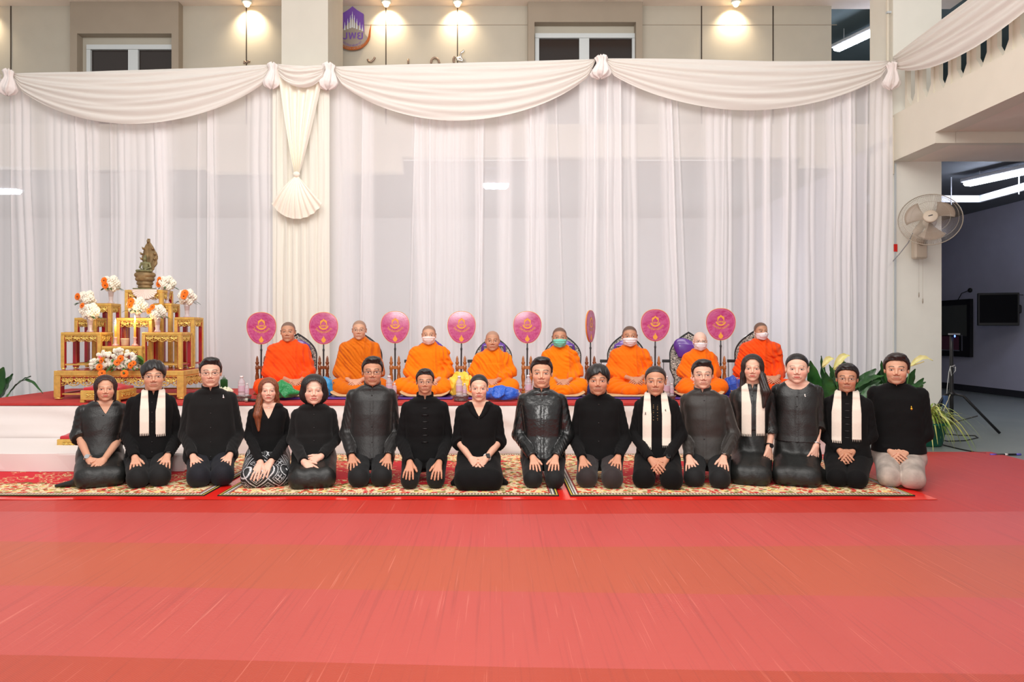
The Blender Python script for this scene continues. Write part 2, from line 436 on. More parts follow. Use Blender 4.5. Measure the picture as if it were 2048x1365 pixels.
# balcony: edge beam, cross beam, soffit, rail
bl = MB()
bl.box((XR+.12, 4.695, 3.89), (.12, 3.695, .24)); bl.box((XR+.12, 8.85, 3.825), (.12, .46, .305))
bl.box((7.73, 8.455, 3.65), (2.22, .055, .125))
struct(bl.build('wall_balcony_edge', M_beam))
struct(slab('ceiling_balcony', XR+.24, 10.1, 1.0, 8.39, 3.66, 3.76, M_soffit))
struct(slab('ceiling_balcony_rear', XR+.24, 10.1, 8.51, 9.32, 3.525, 3.625, M_soffit))
rail = thing('balcony_railing', 'cream balcony railing of cut-out concrete balusters above the stage end', 'railing', (XR+.1, 0, 4.13))
MB().box((0, 5.2, .72), (.07, 3.9, .045), bev=.01).build('top_rail', M_beam, rail)
for k in range(13):
    y = 9.01-.327*k
    if y < 5.0: break
    m = MB(); W, H = .327, .68
    # one baluster slab with a pointed cut-out, drawn in (y,z)
    out = [(-W/2, 0), (W/2, 0), (W/2, H), (-W/2, H)]
    inn = [(0, .07), (.045, .16), (.045, H-.16), (0, H-.07), (-.045, H-.16), (-.045, .16)]
    def ring(o, i, x0, x1):
        P = [(-W/2+.03, 0), (0, 0), (W/2-.03, 0), (W/2-.03, H), (0, H), (-W/2+.03, H)]
        Q = [(-.085, .17), (0, .03), (.085, .17), (.085, H-.17), (0, H-.03), (-.085, H-.17)]
        V = [(x, p[0], p[1]) for x in (x0, x1) for p in P+Q]; F = []
        for a in range(6):
            b = (a+1) % 6
            F += [(a, b, 6+b, 6+a), (12+a, 18+a, 18+b, 12+b), (a, 12+a, 12+b, b), (6+a, 6+b, 18+b, 18+a)]
        return V, F
    v, f = ring(out, inn, -.025, .025); m.add([(p[0], p[1]+y, p[2]) for p in v], f)
    m.box((0.004, y-W/2, H/2), (.012, .031, H/2))
    m.build('baluster', M_beam, rail)
# fluorescent fixtures, cable tray
def fixture(name, p, q, w_, label, hang=0):
    p, q = Vector(p), Vector(q); t = thing(name, label, 'light', (p+q)/2)
    d = (q-p); L = d.length; rz = math.atan2(d.y, d.x)
    MB().box((0, 0, .05), (L/2, w_/2, .03), rz=rz, bev=.01).build('housing', M_metal_w, t)
    MB().box((0, 0, -.005), (L/2-.02, w_/2-.02, .035), rz=rz, bev=.03).build('lamp_tube', M_tube, t)
    for k in (-.35, .35):
        if hang: MB().bar((d.x*k, d.y*k, .06), (d.x*k, d.y*k, hang), .006, 6).build('hanger_rod', M_metal_w, t)
    return t
fixture('fluorescent_light', (7.43, 11.1, 3.60), (7.9, 9.55, 3.60), .22, 'lit fluorescent batten hanging under the dim ceiling beside the wall fan', .16)
fixture('fluorescent_light', (5.75, 11.9, 6.05), (6.2, 10.7, 6.05), .2, 'lit fluorescent batten on the dark upstairs ceiling beside the pillar', .29)
fixture('fluorescent_light', (-.22, 10.75, 3.50), (.20, 10.75, 3.50), .2, 'lit fluorescent batten glowing through the sheer curtain, mid stage', .19)
fixture('fluorescent_light', (-7.8, 10.75, 3.42), (-7.3, 10.75, 3.42), .2, 'lit fluorescent batten glowing through the curtain at the far left edge', .27)
ct = thing('cable_tray', 'white cable tray hung from rods under the dim hall ceiling', 'cable tray', (7.8, 11.35, 3.41))
m = MB(); m.box((-1.0, 0, 0), (1.03, .03, .055)); m.box((.04, -1.15, 0), (.03, 1.18, .055), rz=0); m.build('tray', M_metal_w, ct)
for p in ((-.45, -.035), (.0, -.9), (.0, -1.7)): MB().bar((p[0], p[1], -.1), (p[0], p[1], .35), .008).build('hanger_rod', M_metal_w, ct)
# thin pipes on the pillar corner
pp = thing('conduit_pipe', 'thin cream conduit pipe running up the pillar corner above the curtain', 'pipe', (XR-.02, 9.3, 0))
m = MB(); m.bar((-.03, .02, 3.1), (-.03, .02, 6.6), .02); m.bar((.02, -.02, 3.35), (.02, -.02, 4.1), .012); m.build('pipe', mat('cream_pipe', (226, 216, 196), .5), pp)
m = MB()
for z in (3.45, 4.05, 5.5): m.box((-.03, .0, z), (.028, .02, .012))
m.build('pipe_clip', M_alu, pp)
tag(MB().box((XR+.045, 9.305, wz(496, 9.3)), (.022, .004, .05)).build('red_tape', mat('red_tape', (225, 35, 25), .5)), 'small red tape square stuck on the pillar edge below the fan', 'tape')

# ceiling downlights washing the upper wall
for k, px in enumerate((-52, 493, 772, 915, 1473)):
    X = wx(px, 10.5)
    t = thing('downlight', ['', 'glowing ceiling downlight washing the wall left of the column', 'glowing ceiling downlight washing the wall just right of the round emblem',
              'glowing ceiling downlight washing the wall above the silver sign letters', 'glowing ceiling downlight washing the wall right of the second window'][k] or 'ceiling downlight at the far left end of the upper wall', 'light', (X, 10.52, 6.24))
    MB().lathe([(.07, 0), (.075, -.03), (.06, -.035), (.055, -.01)], n=20).build('trim_ring', M_alu, t, smooth=True)
    MB().ball((0, 0, -.05), (.045, .045, .05), 14, 9).build('bulb', mat('warm_bulb', (255, 220, 170), .4, emis=((255, 205, 140), 12)), t, smooth=True)
    d = bpy.data.lights.new('downlight_lamp', 'SPOT'); d.energy = 46; d.color = (1, .80, .54); d.spot_size = math.radians(125); d.spot_blend = .9; d.shadow_soft_size = .03
    o = bpy.data.objects.new('downlight_lamp', d); C.objects.link(o); o.parent = t; o.location = (0, .04, -.10); o.rotation_euler = (math.radians(42), 0, 0)

# ------------------------------------------------------------------ text helper
def text_polys(s, size=1.0, bold=0.0):
    cu = bpy.data.curves.new('lettering', 'FONT'); cu.body = s; cu.size = size; cu.align_x = 'CENTER'; cu.offset = bold; cu.resolution_u = 3
    o = bpy.data.objects.new('lettering', cu); C.objects.link(o)
    bpy.context.view_layer.update()
    me = bpy.data.meshes.new_from_object(o.evaluated_get(bpy.context.evaluated_depsgraph_get()))
    V = np.array([tuple(v.co) for v in me.vertices]).reshape(-1, 3); F = [tuple(p.vertices) for p in me.polygons]
    bpy.data.objects.remove(o); bpy.data.curves.remove(cu); bpy.data.meshes.remove(me)
    return V, F
def arc_text(s, R, size, ang0=-PI/2, cx=0, cz=0, inside=True, bold=0.0, maxang=None):
    """text bent along the lower part of a circle, reading left to right"""
    V, F = text_polys(s, size, bold)
    if len(V) == 0: return V, F
    wd = V[:, 0].max()-V[:, 0].min(); V[:, 0] -= (V[:, 0].max()+V[:, 0].min())/2
    k = 1.0 if maxang is None else maxang*R/wd
    a = ang0+V[:, 0]*k/R; r = R-V[:, 1]
    return np.stack([cx+r*np.cos(a), np.zeros(len(V)), cz+r*np.sin(a)], 1), F

# ------------------------------------------------------------------ emblem and sign letters on the upper wall
def emblem():
    Y = 10.69; ex, ez = wx(706, Y), wz(60, Y); s = Y/FPX
    t = thing('wall_emblem', 'shield emblem with silver stupas on violet, on the upper wall beside the column', 'emblem', (ex, Y-.03, ez))
    vio = mat('emblem_violet', (112, 74, 168), .4); sil = mat('emblem_silver', (170, 160, 150), .35, .5); org = mat('emblem_copper', (176, 92, 34), .4, .2); wh = mat('emblem_white', (220, 226, 232), .4)
    P = [(x*s, -z*s) for x, z in ((0, -45), (10, -37), (22, -30), (23, 20), (0, 30), (-23, 20), (-22, -30), (-10, -37))]
    MB().prism(P, -.01, .03).build('shield', vio, t)
    # ball of the stupas
    V = [(r*math.sin(a)*s*1.0, r*math.cos(a)*s) for a in np.linspace(0, 2*PI, 41)[:-1] for r in [1]]
    Q = [(32*math.cos(a)*s, (-12+26*math.sin(a))*s) for a in np.linspace(PI*1.08, PI*1.92, 20)]
    Q += [(14*s, 4*s), (4*s, 14*s), (0, 22*s), (-4*s, 14*s), (-14*s, 4*s)]
    MB().prism(Q, -.022, -.008).build('silver_dome', sil, t)
    m = MB()
    for x, h in ((0, 34), (-4, 27), (4, 27), (-9, 20), (9, 20), (-15, 13), (15, 13), (-20, 8), (20, 8)):
        b = 8-abs(x)*.35; m.prism([((x-1.6)*s, (b-6)*s), ((x+1.6)*s, (b-6)*s), ((x+.5)*s, (h-6)*s), (x*s, h*s), ((x-.5)*s, (h-6)*s)], -.026, -.01)
        m.ball((x*s, -.02, (h-7)*s), 1.2*s, 8, 5)
    m.build('stupa_spire', wh, t)
    A = np.linspace(PI*1.08, PI*1.96, 28)
    o_ = [(36*math.cos(a)*s, (-12+31*math.sin(a))*s) for a in A]; i_ = [(32*math.cos(a)*s, (-12+25*math.sin(a))*s) for a in A[::-1]]
    tip = [(37*s, 6*s)]; m = MB()
    n = len(A); V = [(p[0], y, p[1]) for y in (-.03, -.005) for p in o_+i_[::-1]]
    F = []
    for k in range(n-1): F += [(k, k+1, n+k+1, n+k), (2*n+k, 3*n+k, 3*n+k+1, 2*n+k+1), (k, 2*n+k, 2*n+k+1, k+1)]
    m.add(V, F); m.prism([(35.8*s, -16.5*s), (31.8*s, -15.5*s), (34*s, -4*s), (37.5*s, 9*s)], -.03, -.005); m.build('copper_scroll', org, t)
    v, f = text_polys('มพย', 24*s, .002)
    if len(v):
        v2 = np.stack([v[:, 0]-.0, np.full(len(v), -.028), v[:, 1]-21.5*s], 1); MB().add(v2, f).build('monogram', vio, t)
    v, f = arc_text('มหาวิทยาลัยพะเยา', 25.5*s, 6*s, cz=-10.5*s, maxang=1.7)
    if len(v): v[:, 1] = -.028; MB().add(v, f).build('violet_lettering', vio, t)
    v, f = arc_text('UNIVERSITY OF PHAYAO', 33*s, 5*s, cz=-9*s, maxang=2.0)
    if len(v): v[:, 1] = -.034; MB().add(v, f).build('scroll_lettering', sil, t)
emblem()
def sign_letters():
    Y = 10.66; sil = mat('sign_steel', (150, 128, 112), .35, .5); shiny = mat('polished_steel', (235, 232, 225), .12, .9)
    def tb(name, label, pts, r, m): 
        c = at(pts[0][0], pts[0][1], Y)
        if len(pts) > 2:
            n_ = len(pts); tt = np.linspace(0, n_-1, 6*n_); pa = np.array(pts, float); k_ = np.array([1, 4, 6, 4, 1])/16.0
            q_ = np.stack([np.interp(tt, range(n_), pa[:, i]) for i in (0, 1)], 1)
            for _ in range(3): q_ = np.stack([np.convolve(np.pad(q_[:, i], 2, mode='edge'), k_, mode='valid') for i in (0, 1)], 1)
            pts = [tuple(v) for v in q_]
        o = MB().tube([tuple(at(p[0], p[1], Y)-c) for p in pts], r, 8).build(name, m, None, True); o.location = c
        return tag(o, label, 'sign letter', 'metal sign letters on the upper wall')
    tb('sign_letter', 'hooked metal letter top just below the emblem', [(735, 118), (737, 123), (742, 124), (747, 120), (750, 114)], .016, sil)
    tb('sign_letter', 'short upright metal letter top between the two middle downlights', [(816.5, 130), (816.5, 118)], .014, sil)
    tb('sign_letter', 'arched metal letter top left of the shiny one', [(862, 128), (863, 119), (869, 115), (876, 118), (879, 128)], .016, sil)
    tb('sign_letter', 'polished double curl of a metal letter under the third downlight', [(912, 117), (918, 114), (924, 117), (926, 122), (912, 119), (922, 114), (921, 106), (926, 104), (928, 100)], .02, shiny)
    tb('sign_letter', 'small dark metal curl behind the polished letter', [(908, 126), (907, 118), (910, 113)], .018, sil)
    tb('sign_letter', 'small metal curl standing above the curtain top left of the column', [(488, 128), (489, 122), (493, 126), (497, 122), (500, 124)], .016, sil)
sign_letters()

# ------------------------------------------------------------------ red mats
def woven(name, col, col2):
    t = NT(name); o = t.obj(); sx = t.n('ShaderNodeSeparateXYZ'); t.l(o, sx.inputs[0]); x, y = sx.outputs[0], sx.outputs[1]
    a = t.math('SINE', t.math('MULTIPLY', x, 2*PI/.0125)); b = t.math('SINE', t.math('MULTIPLY', y, 2*PI/.009))
    wv = t.math('MULTIPLY', t.math('ADD', t.math('MULTIPLY', a, b), 1.0), .5)
    c = t.mix(t.math('MULTIPLY', wv, .38), lin(col), lin(col2))
    n1 = t.noise(.9, 4, t.scalev(o, 1, .25, 1)); c = t.mix(t.mapr(n1, .35, .7, 0, .25), c, lin(tuple(v*.8 for v in col)))
    n2 = t.noise(9, 3, t.scalev(o, 6, .12, 1)); c = t.mix(t.mapr(n2, .55, .75, 0, .22), c, lin((90, 40, 40)))
    n3 = t.noise(30, 3, t.scalev(o, 4, .05, 1)); c = t.mix(t.mapr(n3, .66, .72, 0, .22), c, lin((250, 160, 140)))
    t.l(c, t.b.inputs['Base Color']); t.b.inputs['Roughness'].default_value = .5
    t.bump(wv, .25, .002)
    return t.m
MW = [woven('woven_mat_red', (206, 52, 38), (150, 44, 40)), woven('woven_mat_rose', (206, 74, 70), (160, 90, 80)),
      woven('woven_mat_rust', (196, 82, 58), (150, 100, 66)), woven('woven_mat_pink_red', (200, 76, 70), (156, 96, 78)), woven('woven_mat_brown_red', (190, 70, 50), (120, 60, 40))]
def py2Y(py): return 1750.0/(py-665)
def strip(name, label, back, front_, m, z, x0=-6.5, x1=5.12):
    # back/front: image rows of the edge at the left, middle and right of the picture
    def ed(rows):
        Ys = [py2Y(r) for r in rows]; Xs = [(0-CXP)*Ys[0]/FPX, (1024-CXP)*Ys[1]/FPX, (2048-CXP)*Ys[2]/FPX]
        return lambda X: float(np.interp(X, Xs, Ys))+(0 if Xs[0] <= X <= Xs[2] else 0)
    fb, ff = ed(back), ed(front_); N = 40
    def fn(u, v):
        X = x0+(x1-x0)*u; return (X, ff(X)+(fb(X)-ff(X))*v, z)
    o = MB().grid(fn, N, 2).build(name, m); solid(o, .006, 1.0)
    return tag(o, label, 'floor mat', 'woven plastic mats in front of the carpets')
strip('floor_mat', 'wide red woven mat running under the patterned carpets', (900, 908, 906), (1031, 1037, 1031), MW[0], .004)
strip('floor_mat', 'rose red woven mat, second strip in front of the carpets', (1027, 1033, 1027), (1090, 1102, 1098), MW[1], .006)
strip('floor_mat', 'rust coloured woven mat between the rose red and the pink red mats', (1088, 1100, 1096), (1180, 1194, 1207), MW[2], .008)
strip('floor_mat', 'bright pink red woven mat, broad strip near the bottom of the picture', (1178, 1191, 1204), (1321, 1347, 1362), MW[3], .010)
strip('floor_mat', 'brownish red woven mat along the bottom edge of the picture', (1319, 1345, 1360), (1500, 1500, 1500), MW[4], .012)
strip('floor_mat', 'short orange woven mat at the far left in front of the carpet', (1002, 1002, 1002), (1020, 1020, 1020), woven('woven_mat_orange', (214, 98, 70), (150, 80, 50)), .012, -6.5, -4.75)

# ------------------------------------------------------------------ patterned carpets
def carpet_mat(hx, hy):
    t = NT('patterned_carpet'); o = t.obj(); sx = t.n('ShaderNodeSeparateXYZ'); t.l(o, sx.inputs[0]); x, y = sx.outputs[0], sx.outputs[1]
    dx = t.math('SUBTRACT', hx, t.math('ABSOLUTE', x)); dy = t.math('SUBTRACT', hy, t.math('ABSOLUTE', y)); d = t.math('MINIMUM', dx, dy)
    # flowers on a cream ground
    vo = t.n('ShaderNodeTexVoronoi'); vo.inputs['Scale'].default_value = 26; t.l(o, vo.inputs['Vector'])
    nz = t.n('ShaderNodeTexNoise'); nz.inputs['Scale'].default_value = 11; nz.inputs['Detail'].default_value = 3; t.l(o, nz.inputs['Vector'])
    dv = t.n('ShaderNodeVectorMath'); dv.operation = 'MULTIPLY_ADD'; t.l(nz.outputs['Color'], dv.inputs[0]); dv.inputs[1].default_value = (.12, .12, 0); t.l(o, dv.inputs[2])
    wv = t.n('ShaderNodeTexWave'); wv.wave_type = 'RINGS'; wv.inputs['Scale'].default_value = 13; wv.inputs['Distortion'].default_value = 7; wv.inputs['Detail'].default_value = 1.5; t.l(dv.outputs[0], wv.inputs['Vector'])
    rp = t.n('ShaderNodeValToRGB'); t.l(vo.outputs['Color'], rp.inputs[0])
    cr = rp.color_ramp; cr.interpolation = 'CONSTANT'; els = [(0, (206, 30, 40)), (.34, (128, 120, 48)), (.46, (250, 214, 130)), (.56, (226, 84, 46)), (.76, (140, 130, 60)), (.86, (204, 36, 44))]
    cr.elements[0].position = 0; cr.elements[0].color = lin(els[0][1]); cr.elements[1].position = els[1][0]; cr.elements[1].color = lin(els[1][1])
    for p, c in els[2:]: e = cr.elements.new(p); e.color = lin(c)
    fl = t.math('LESS_THAN', vo.outputs['Distance'], .50)
    bord = t.mix(fl, lin((246, 230, 186)), rp.outputs[0])
    vines = t.math('MULTIPLY', t.math('GREATER_THAN', wv.outputs[0], .78), t.math('GREATER_THAN', vo.outputs['Distance'], .5))
    bord = t.mix(vines, bord, lin((190, 120, 60)))
    # red field with cream scrolls
    w2 = t.n('ShaderNodeTexWave'); w2.wave_type = 'RINGS'; w2.inputs['Scale'].default_value = 3.4; w2.inputs['Distortion'].default_value = 16; w2.inputs['Detail'].default_value = 3; w2.inputs['Detail Scale'].default_value = 2.6; t.l(o, w2.inputs['Vector'])
    sc_ = t.math('MULTIPLY', t.math('GREATER_THAN', w2.outputs[0], .90), t.math('GREATER_THAN', t.noise(2.6, 2, o), .46))
    fld = t.mix(sc_, lin((214, 22, 40)), lin((226, 196, 140)))
    n4 = t.noise(5.5, 2, o); cut = t.math('ADD', d, t.math('MULTIPLY', t.math('SUBTRACT', n4, .5), .35))
    inner = t.math('GREATER_THAN', cut, .40); edge = t.math('COMPARE', cut, .40, .012)
    c = t.mix(inner, bord, fld); c = t.mix(edge, c, lin((120, 96, 40)))
    # guard stripes
    xy = t.math('ADD', x, y); xmy = t.math('SUBTRACT', x, y)
    s1 = t.math('SINE', t.math('MULTIPLY', xy, 130)); s2 = t.math('SINE', t.math('MULTIPLY', xmy, 130))
    zig = t.mix(t.math('GREATER_THAN', t.math('MULTIPLY', s1, s2), 0.0), lin((30, 22, 22)), lin((238, 226, 214)))
    c = t.mix(t.math('LESS_THAN', d, .062), c, zig)
    c = t.mix(t.math('COMPARE', d, .066, .006), c, lin((150, 30, 30)))
    c = t.mix(t.math('LESS_THAN', d, .026), c, lin((24, 20, 16)))
    c = t.mix(t.math('COMPARE', d, .013, .005), c, lin((206, 178, 70)))
    t.l(c, t.b.inputs['Base Color']); t.b.inputs['Roughness'].default_value = .8
    t.bump(t.noise(300, 2, o), .3, .003)
    return t.m
M_redplastic = mat('red_plastic_edge', (246, 40, 30), .22, var=.04, vscale=6, bump=.15, bscale=9, bdist=.01, coat=.3)
back = MB().grid(lambda u, v: (-5.6+8.86*u, 5.17+1.9*v, .0145+.002*math.sin(u*70)*(1-v)**6), 120, 12).build('red_plastic_sheet', M_redplastic)
tag(solid(back, .002, -1), 'shiny red plastic sheet showing as a border around the patterned carpets', 'plastic sheet')
for x0, x1, lab in ((-5.3, -2.20, 'patterned red and cream carpet under the step, left one of three'), (-2.10, .47, 'patterned red and cream carpet in the middle of the three'), (.555, 3.15, 'patterned red and cream carpet under the kneeling people, right one of three')):
    hx, hy = (x1-x0)/2, .9
    o = MB().box((0, 0, 0), (hx, hy, .004)).build('carpet', carpet_mat(hx, hy)); o.location = ((x0+x1)/2, 5.265+hy, .0195)
    tag(o, lab, 'carpet', 'three patterned carpets in a row')

# ------------------------------------------------------------------ stage
def cloth_mat(name, col, hor=True):
    t = NT(name); o = t.obj(); v = t.scalev(o, .5, 1, 5) if hor else t.scalev(o, 5, 1, .5)
    n = t.noise(2.2, 5, v, .6); t.l(t.mix(t.mapr(n, .3, .7), lin(tuple(c*.985 for c in col)), lin(col)), t.b.inputs['Base Color'])
    t.b.inputs['Roughness'].default_value = .75; setin(t.b, 'Sheen Weight', .2); t.bump(n, .35, .03)
    return t.m
M_stagecloth = mat('stage_cloth', (240, 230, 226), .8, sheen=.2, bump=.15, bscale=5, bdist=.02)
M_redfelt = mat('red_stage_carpet', (192, 54, 50), .9, var=.08, vscale=12, bump=.2, bscale=300, bdist=.002)
SZ = .53
st = thing('stage_platform', 'long low stage with red carpet top and white cloth skirt', 'stage', (0, 7.1, 0))
MB().box((-1.02, .93, SZ-.012), (4.43, .935, .012)).build('carpet_top', M_redfelt, st)
MB().grid(lambda u, v: (-5.45+8.86*u, -.010-.010*math.sin(u*31+2*v)*(1-v)-.006*math.sin(v*11+u*29)-.004*math.sin(v*23+u*67+2*math.sin(u*40)), .002+(SZ-.03)*v), 200, 16).build('cloth_skirt', M_stagecloth, st, True)
MB().box((-1.02, .93, SZ/2-.02), (4.42, .92, SZ/2-.025)).build('stage_body', M_stagecloth, st)
sp = thing('white_step', 'low white cloth covered step in front of the stage below the altar', 'step', (0, 6.16, 0))
MB().box((-4.4, .45, .104), (1.66, .455, .078), bev=.012).build('step_body', M_stagecloth, sp)
MB().grid(lambda u, v: (-6.05+3.3*u, -.008-.008*math.sin(u*23+v), .026+.155*v), 120, 6).build('cloth_front', M_stagecloth, sp, True)

# ------------------------------------------------------------------ sheer curtains and swags
def sheer(name, col, base_alpha):
    t = NT(name); b = t.b; b.inputs['Base Color'].default_value = lin(col); b.inputs['Roughness'].default_value = .85; setin(b, 'Sheen Weight', .15); setin(b, 'Specular IOR Level', .1)
    tl = t.n('ShaderNodeBsdfTranslucent'); tl.inputs[0].default_value = lin(col)
    tr = t.n('ShaderNodeBsdfTransparent'); tr.inputs[0].default_value = (1, 1, 1, 1)
    m1 = t.n('ShaderNodeMixShader'); m1.inputs[0].default_value = .22; t.l(b.outputs[0], m1.inputs[1]); t.l(tl.outputs[0], m1.inputs[2])
    at_ = t.n('ShaderNodeAttribute'); at_.attribute_name = 'dens'
    a = t.math('ADD', at_.outputs['Fac'], base_alpha, None)
    mn = t.math('MINIMUM', a, 1.0)
    m2 = t.n('ShaderNodeMixShader'); t.l(mn, m2.inputs[0]); t.l(tr.outputs[0], m2.inputs[1]); t.l(m1.outputs[0], m2.inputs[2])
    t.l(m2.outputs[0], t.out.inputs['Surface'])
    return t.m
M_sheer = sheer('sheer_curtain', (253, 249, 250), .62)
M_sheer2 = sheer('cream_curtain', (253, 249, 238), .97)
M_swag = sheer('swag_cloth', (240, 234, 227), .95)
def curtain(name, label, px0, px1, zones, seed, m, Y=9.16, z0=.03, ztop=None, amp=.012, lines=()):
    r = np.random.RandomState(seed); s = Y/FPX
    xa, xb = wx(px0, Y), wx(px1, Y); nx = int((xb-xa)/.011); nz = 46
    X = np.linspace(xa, xb, nx); zt_ = ztop if ztop else wz(126, Y)
    Zs = np.linspace(z0, zt_, nz); XX, ZZ = np.meshgrid(X, Zs); hh = (ZZ-z0)/(zt_-z0)
    YY = np.zeros_like(XX); DD = np.zeros_like(XX)
    for (c, wd, A, lean) in zones:      # centre px, half width px, depth, lean px from top to bottom
        cx = wx(c, Y)+lean*s*(1-hh); w_ = wd*s; e = np.exp(-((XX-cx)/w_)**4)
        k = 2*PI/(.085+.05*r.rand()); ph = r.rand()*6
        YY -= A*e*(np.abs(np.sin(k*.5*(XX-cx)+ph+.25*np.sin(3*ZZ+ph)))**.8-.3)
        DD += .22*e
    for c, lean in lines:
        cx = wx(c, Y)+lean*s*(1-hh); YY -= .03*np.exp(-((XX-cx)/.012)**2); DD += .25*np.exp(-((XX-cx)/.013)**2)
    for i in range(7):
        f = 3+14*r.rand(); YY += amp*np.sin(f*(XX+.06*np.sin(1.1*ZZ+i))+r.rand()*6)/(1+.1*f)*(1.15-.5*hh)
    V = np.stack([XX.ravel(), (Y+YY).ravel(), ZZ.ravel()], 1)
    i = np.arange(nz-1)[:, None]*nx+np.arange(nx-1)[None]; i = i.ravel()
    me = np_mesh(name, V, np.stack([i, i+1, i+nx+1, i+nx], 1))
    a = me.attributes.new('dens', 'FLOAT', 'POINT'); a.data.foreach_set('value', DD.ravel().astype(f32))
    return tag(link_mesh(name, me, m), label, 'curtain', 'sheer white curtains behind the stage')
curtain('sheer_curtain', 'sheer white curtain hanging behind the golden altar', -480, 553,
        [(45, 18, .05, 20), (120, 30, .02, 8), (158, 14, .04, 22), (190, 10, .03, 0), (318, 14, .05, 10), (425, 9, .05, 4), (300, 50, .02, 0), (520, 22, .03, 0), (-30, 30, .05, 0), (245, 16, .03, 0)], 3, M_sheer,
        lines=((24, 6), (150, 30), (172, 30), (221, 4), (318, 8), (398, -4), (417, 0), (540, 0)), ztop=wz(158, 9.16))
curtain('sheer_curtain', 'sheer white curtain behind the monks, from the column to the middle knot', 650, 1200,
        [(735, 12, .02, 0), (835, 10, .03, 12), (895, 45, .03, -5), (958, 8, .05, 0), (1062, 14, .04, 4), (1085, 10, .03, 0), (1180, 18, .05, -4), (690, 20, .02, 0), (1010, 14, .02, 0)], 5, M_sheer, Y=9.17,
        lines=((727, -8), (833, -16), (860, 0), (968, -8), (1060, 4), (1110, 22), (1190, 0)), ztop=wz(140, 9.16))
curtain('sheer_curtain', 'sheer white curtain between the middle knot and the pillar', 1200, 1785,
        [(1225, 22, .05, 4), (1262, 10, .03, 10), (1330, 14, .05, 22), (1425, 16, .03, 4), (1455, 8, .05, 0), (1500, 12, .03, 0), (1535, 8, .06, 0), (1580, 16, .04, -4), (1620, 10, .03, 0), (1675, 24, .05, 0), (1700, 10, .05, 6), (1765, 18, .03, -14)], 8, M_sheer, Y=9.15,
        lines=((1214, 2), (1240, 4), (1338, 22), (1350, 30), (1447, -6), (1530, 0), (1574, -4), (1665, 4), (1698, -4), (1735, -6)), ztop=wz(129, 9.16))
cc = curtain('column_curtain', 'cream pleated curtain covering the column', 545, 659,
             [(565, 14, .05, 0), (600, 24, .03, 0), (640, 16, .05, 0)], 9, M_sheer2, Y=9.06, amp=.008, lines=((556, 0), (575, 0), (588, 0), (606, 0), (622, 0), (648, 0)), ztop=wz(146, 9.06))
cc['group'] = 'sheer white curtains behind the stage'

def swag(name, label, L, R_, sag, Ytop, seed, folds=7, top_sag=0.02, bulge=.10, axis='x', lowmid=.5, m=None):
    """cloth festoon between two knots; L, R_ world points"""
    r = np.random.RandomState(seed); L, R_ = np.array(L, float), np.array(R_, float); nu, nv = 110, 44
    U, Vv = np.meshgrid(np.linspace(0, 1, nu), np.linspace(0, 1, nv))
    skew = np.log(.5)/np.log(lowmid); Us = U**skew
    par = 4*Us*(1-Us)
    par = par**.8
    drop = top_sag*par+(sag-top_sag)*par*(Vv**1.15)+.11*(1-par)*Vv*np.minimum(1, 30*U*(1-U))
    ph = r.rand()*6; rip = np.zeros_like(U)
    for j in range(3):
        f = folds*(1+.45*j); rip += np.abs(np.sin(PI*f*(Vv+.05*np.sin(4*U+ph+j))+ph*j))/(1+j)
    rip = rip/1.83
    out = bulge*(np.sin(PI*np.clip(Vv, 0, 1)**.8)*.5+.25)*par**.5+ .05*rip*(.35+.65*par**.5)*(Vv > 0)
    P = L[None, None]*(1-U[..., None])+R_[None, None]*U[..., None]
    d = (R_-L)/np.linalg.norm(R_-L); nrm = np.array([d[1], -d[0], 0]); 
    P = P+nrm*out[..., None]; P[..., 2] -= drop
    P[..., 2] += .012*(rip-.5)*par
    V = P.reshape(-1, 3); i = (np.arange(nv-1)[:, None]*nu+np.arange(nu-1)[None]).ravel()
    me = np_mesh(name, V, np.stack([i, i+1, i+nu+1, i+nu], 1)); 
    a = me.attributes.new('dens', 'FLOAT', 'POINT'); a.data.foreach_set('value', np.full(len(V), .05, dtype=f32))
    return tag(link_mesh(name, me, m or M_swag), label, 'swag', 'draped cloth swags along the curtain top')
YS = 9.02
swag('cloth_swag', 'white draped swag above the altar, left of the column', at(28, 148, YS), at(548, 130, YS), .72, 0, 1, 6, bulge=.12)
swag('cloth_swag', 'short swag end cut off by the left edge of the picture', at(-480, 150, YS), at(5, 150, YS), .7, 0, 2, 6)
swag('cloth_swag', 'small white swag across the top of the column', at(556, 128, YS-.13), at(650, 132, YS-.13), .30, 0, 3, 4, bulge=.07)
swag('cloth_swag', 'white draped swag from the column to the middle knot', at(666, 134, YS), at(1192, 119, YS), .76, 0, 4, 6, bulge=.12)
swag('cloth_swag', 'white draped swag from the middle knot to the pillar', at(1206, 118, YS), at(1778, 123, YS), .66, 0, 5, 5, bulge=.12)
swag('cloth_swag', 'white draped swag hanging on the balcony railing', (5.17, 9.1, 4.83), (5.17, 5.6, 4.93), .58, 0, 6, 5, bulge=.1)
def knot(px, py, wpx, hpx, label, Y=8.95, seed=0):
    s = Y/FPX; c = at(px, py, Y); W, H = wpx*s/2, hpx*s/2; r = np.random.RandomState(seed); a0 = r.rand()*6
    def fn(u, v):
        a = 2*PI*u; z = 1-2*v
        rad = float(np.interp(v, [0, .08, .2, .3, .5, .75, .9, 1], [.30, .62, .50, .46, .72, 1.0, .8, .12])); k = 1+.16*math.sin(7*a+a0+2*v)+.07*math.sin(13*a+3*v+a0)
        return (W*rad*k*math.cos(a)+.01*math.sin(5*v), W*.8*rad*k*math.sin(a), H*z+.01*math.sin(6*a))
    o = MB().grid(fn, 72, 26, closeu=True).build('cloth_knot', None, None, True); o.data.materials.append(M_knot); o.location = c
    return tag(o, label, 'knot', 'gathered cloth knots between the swags')
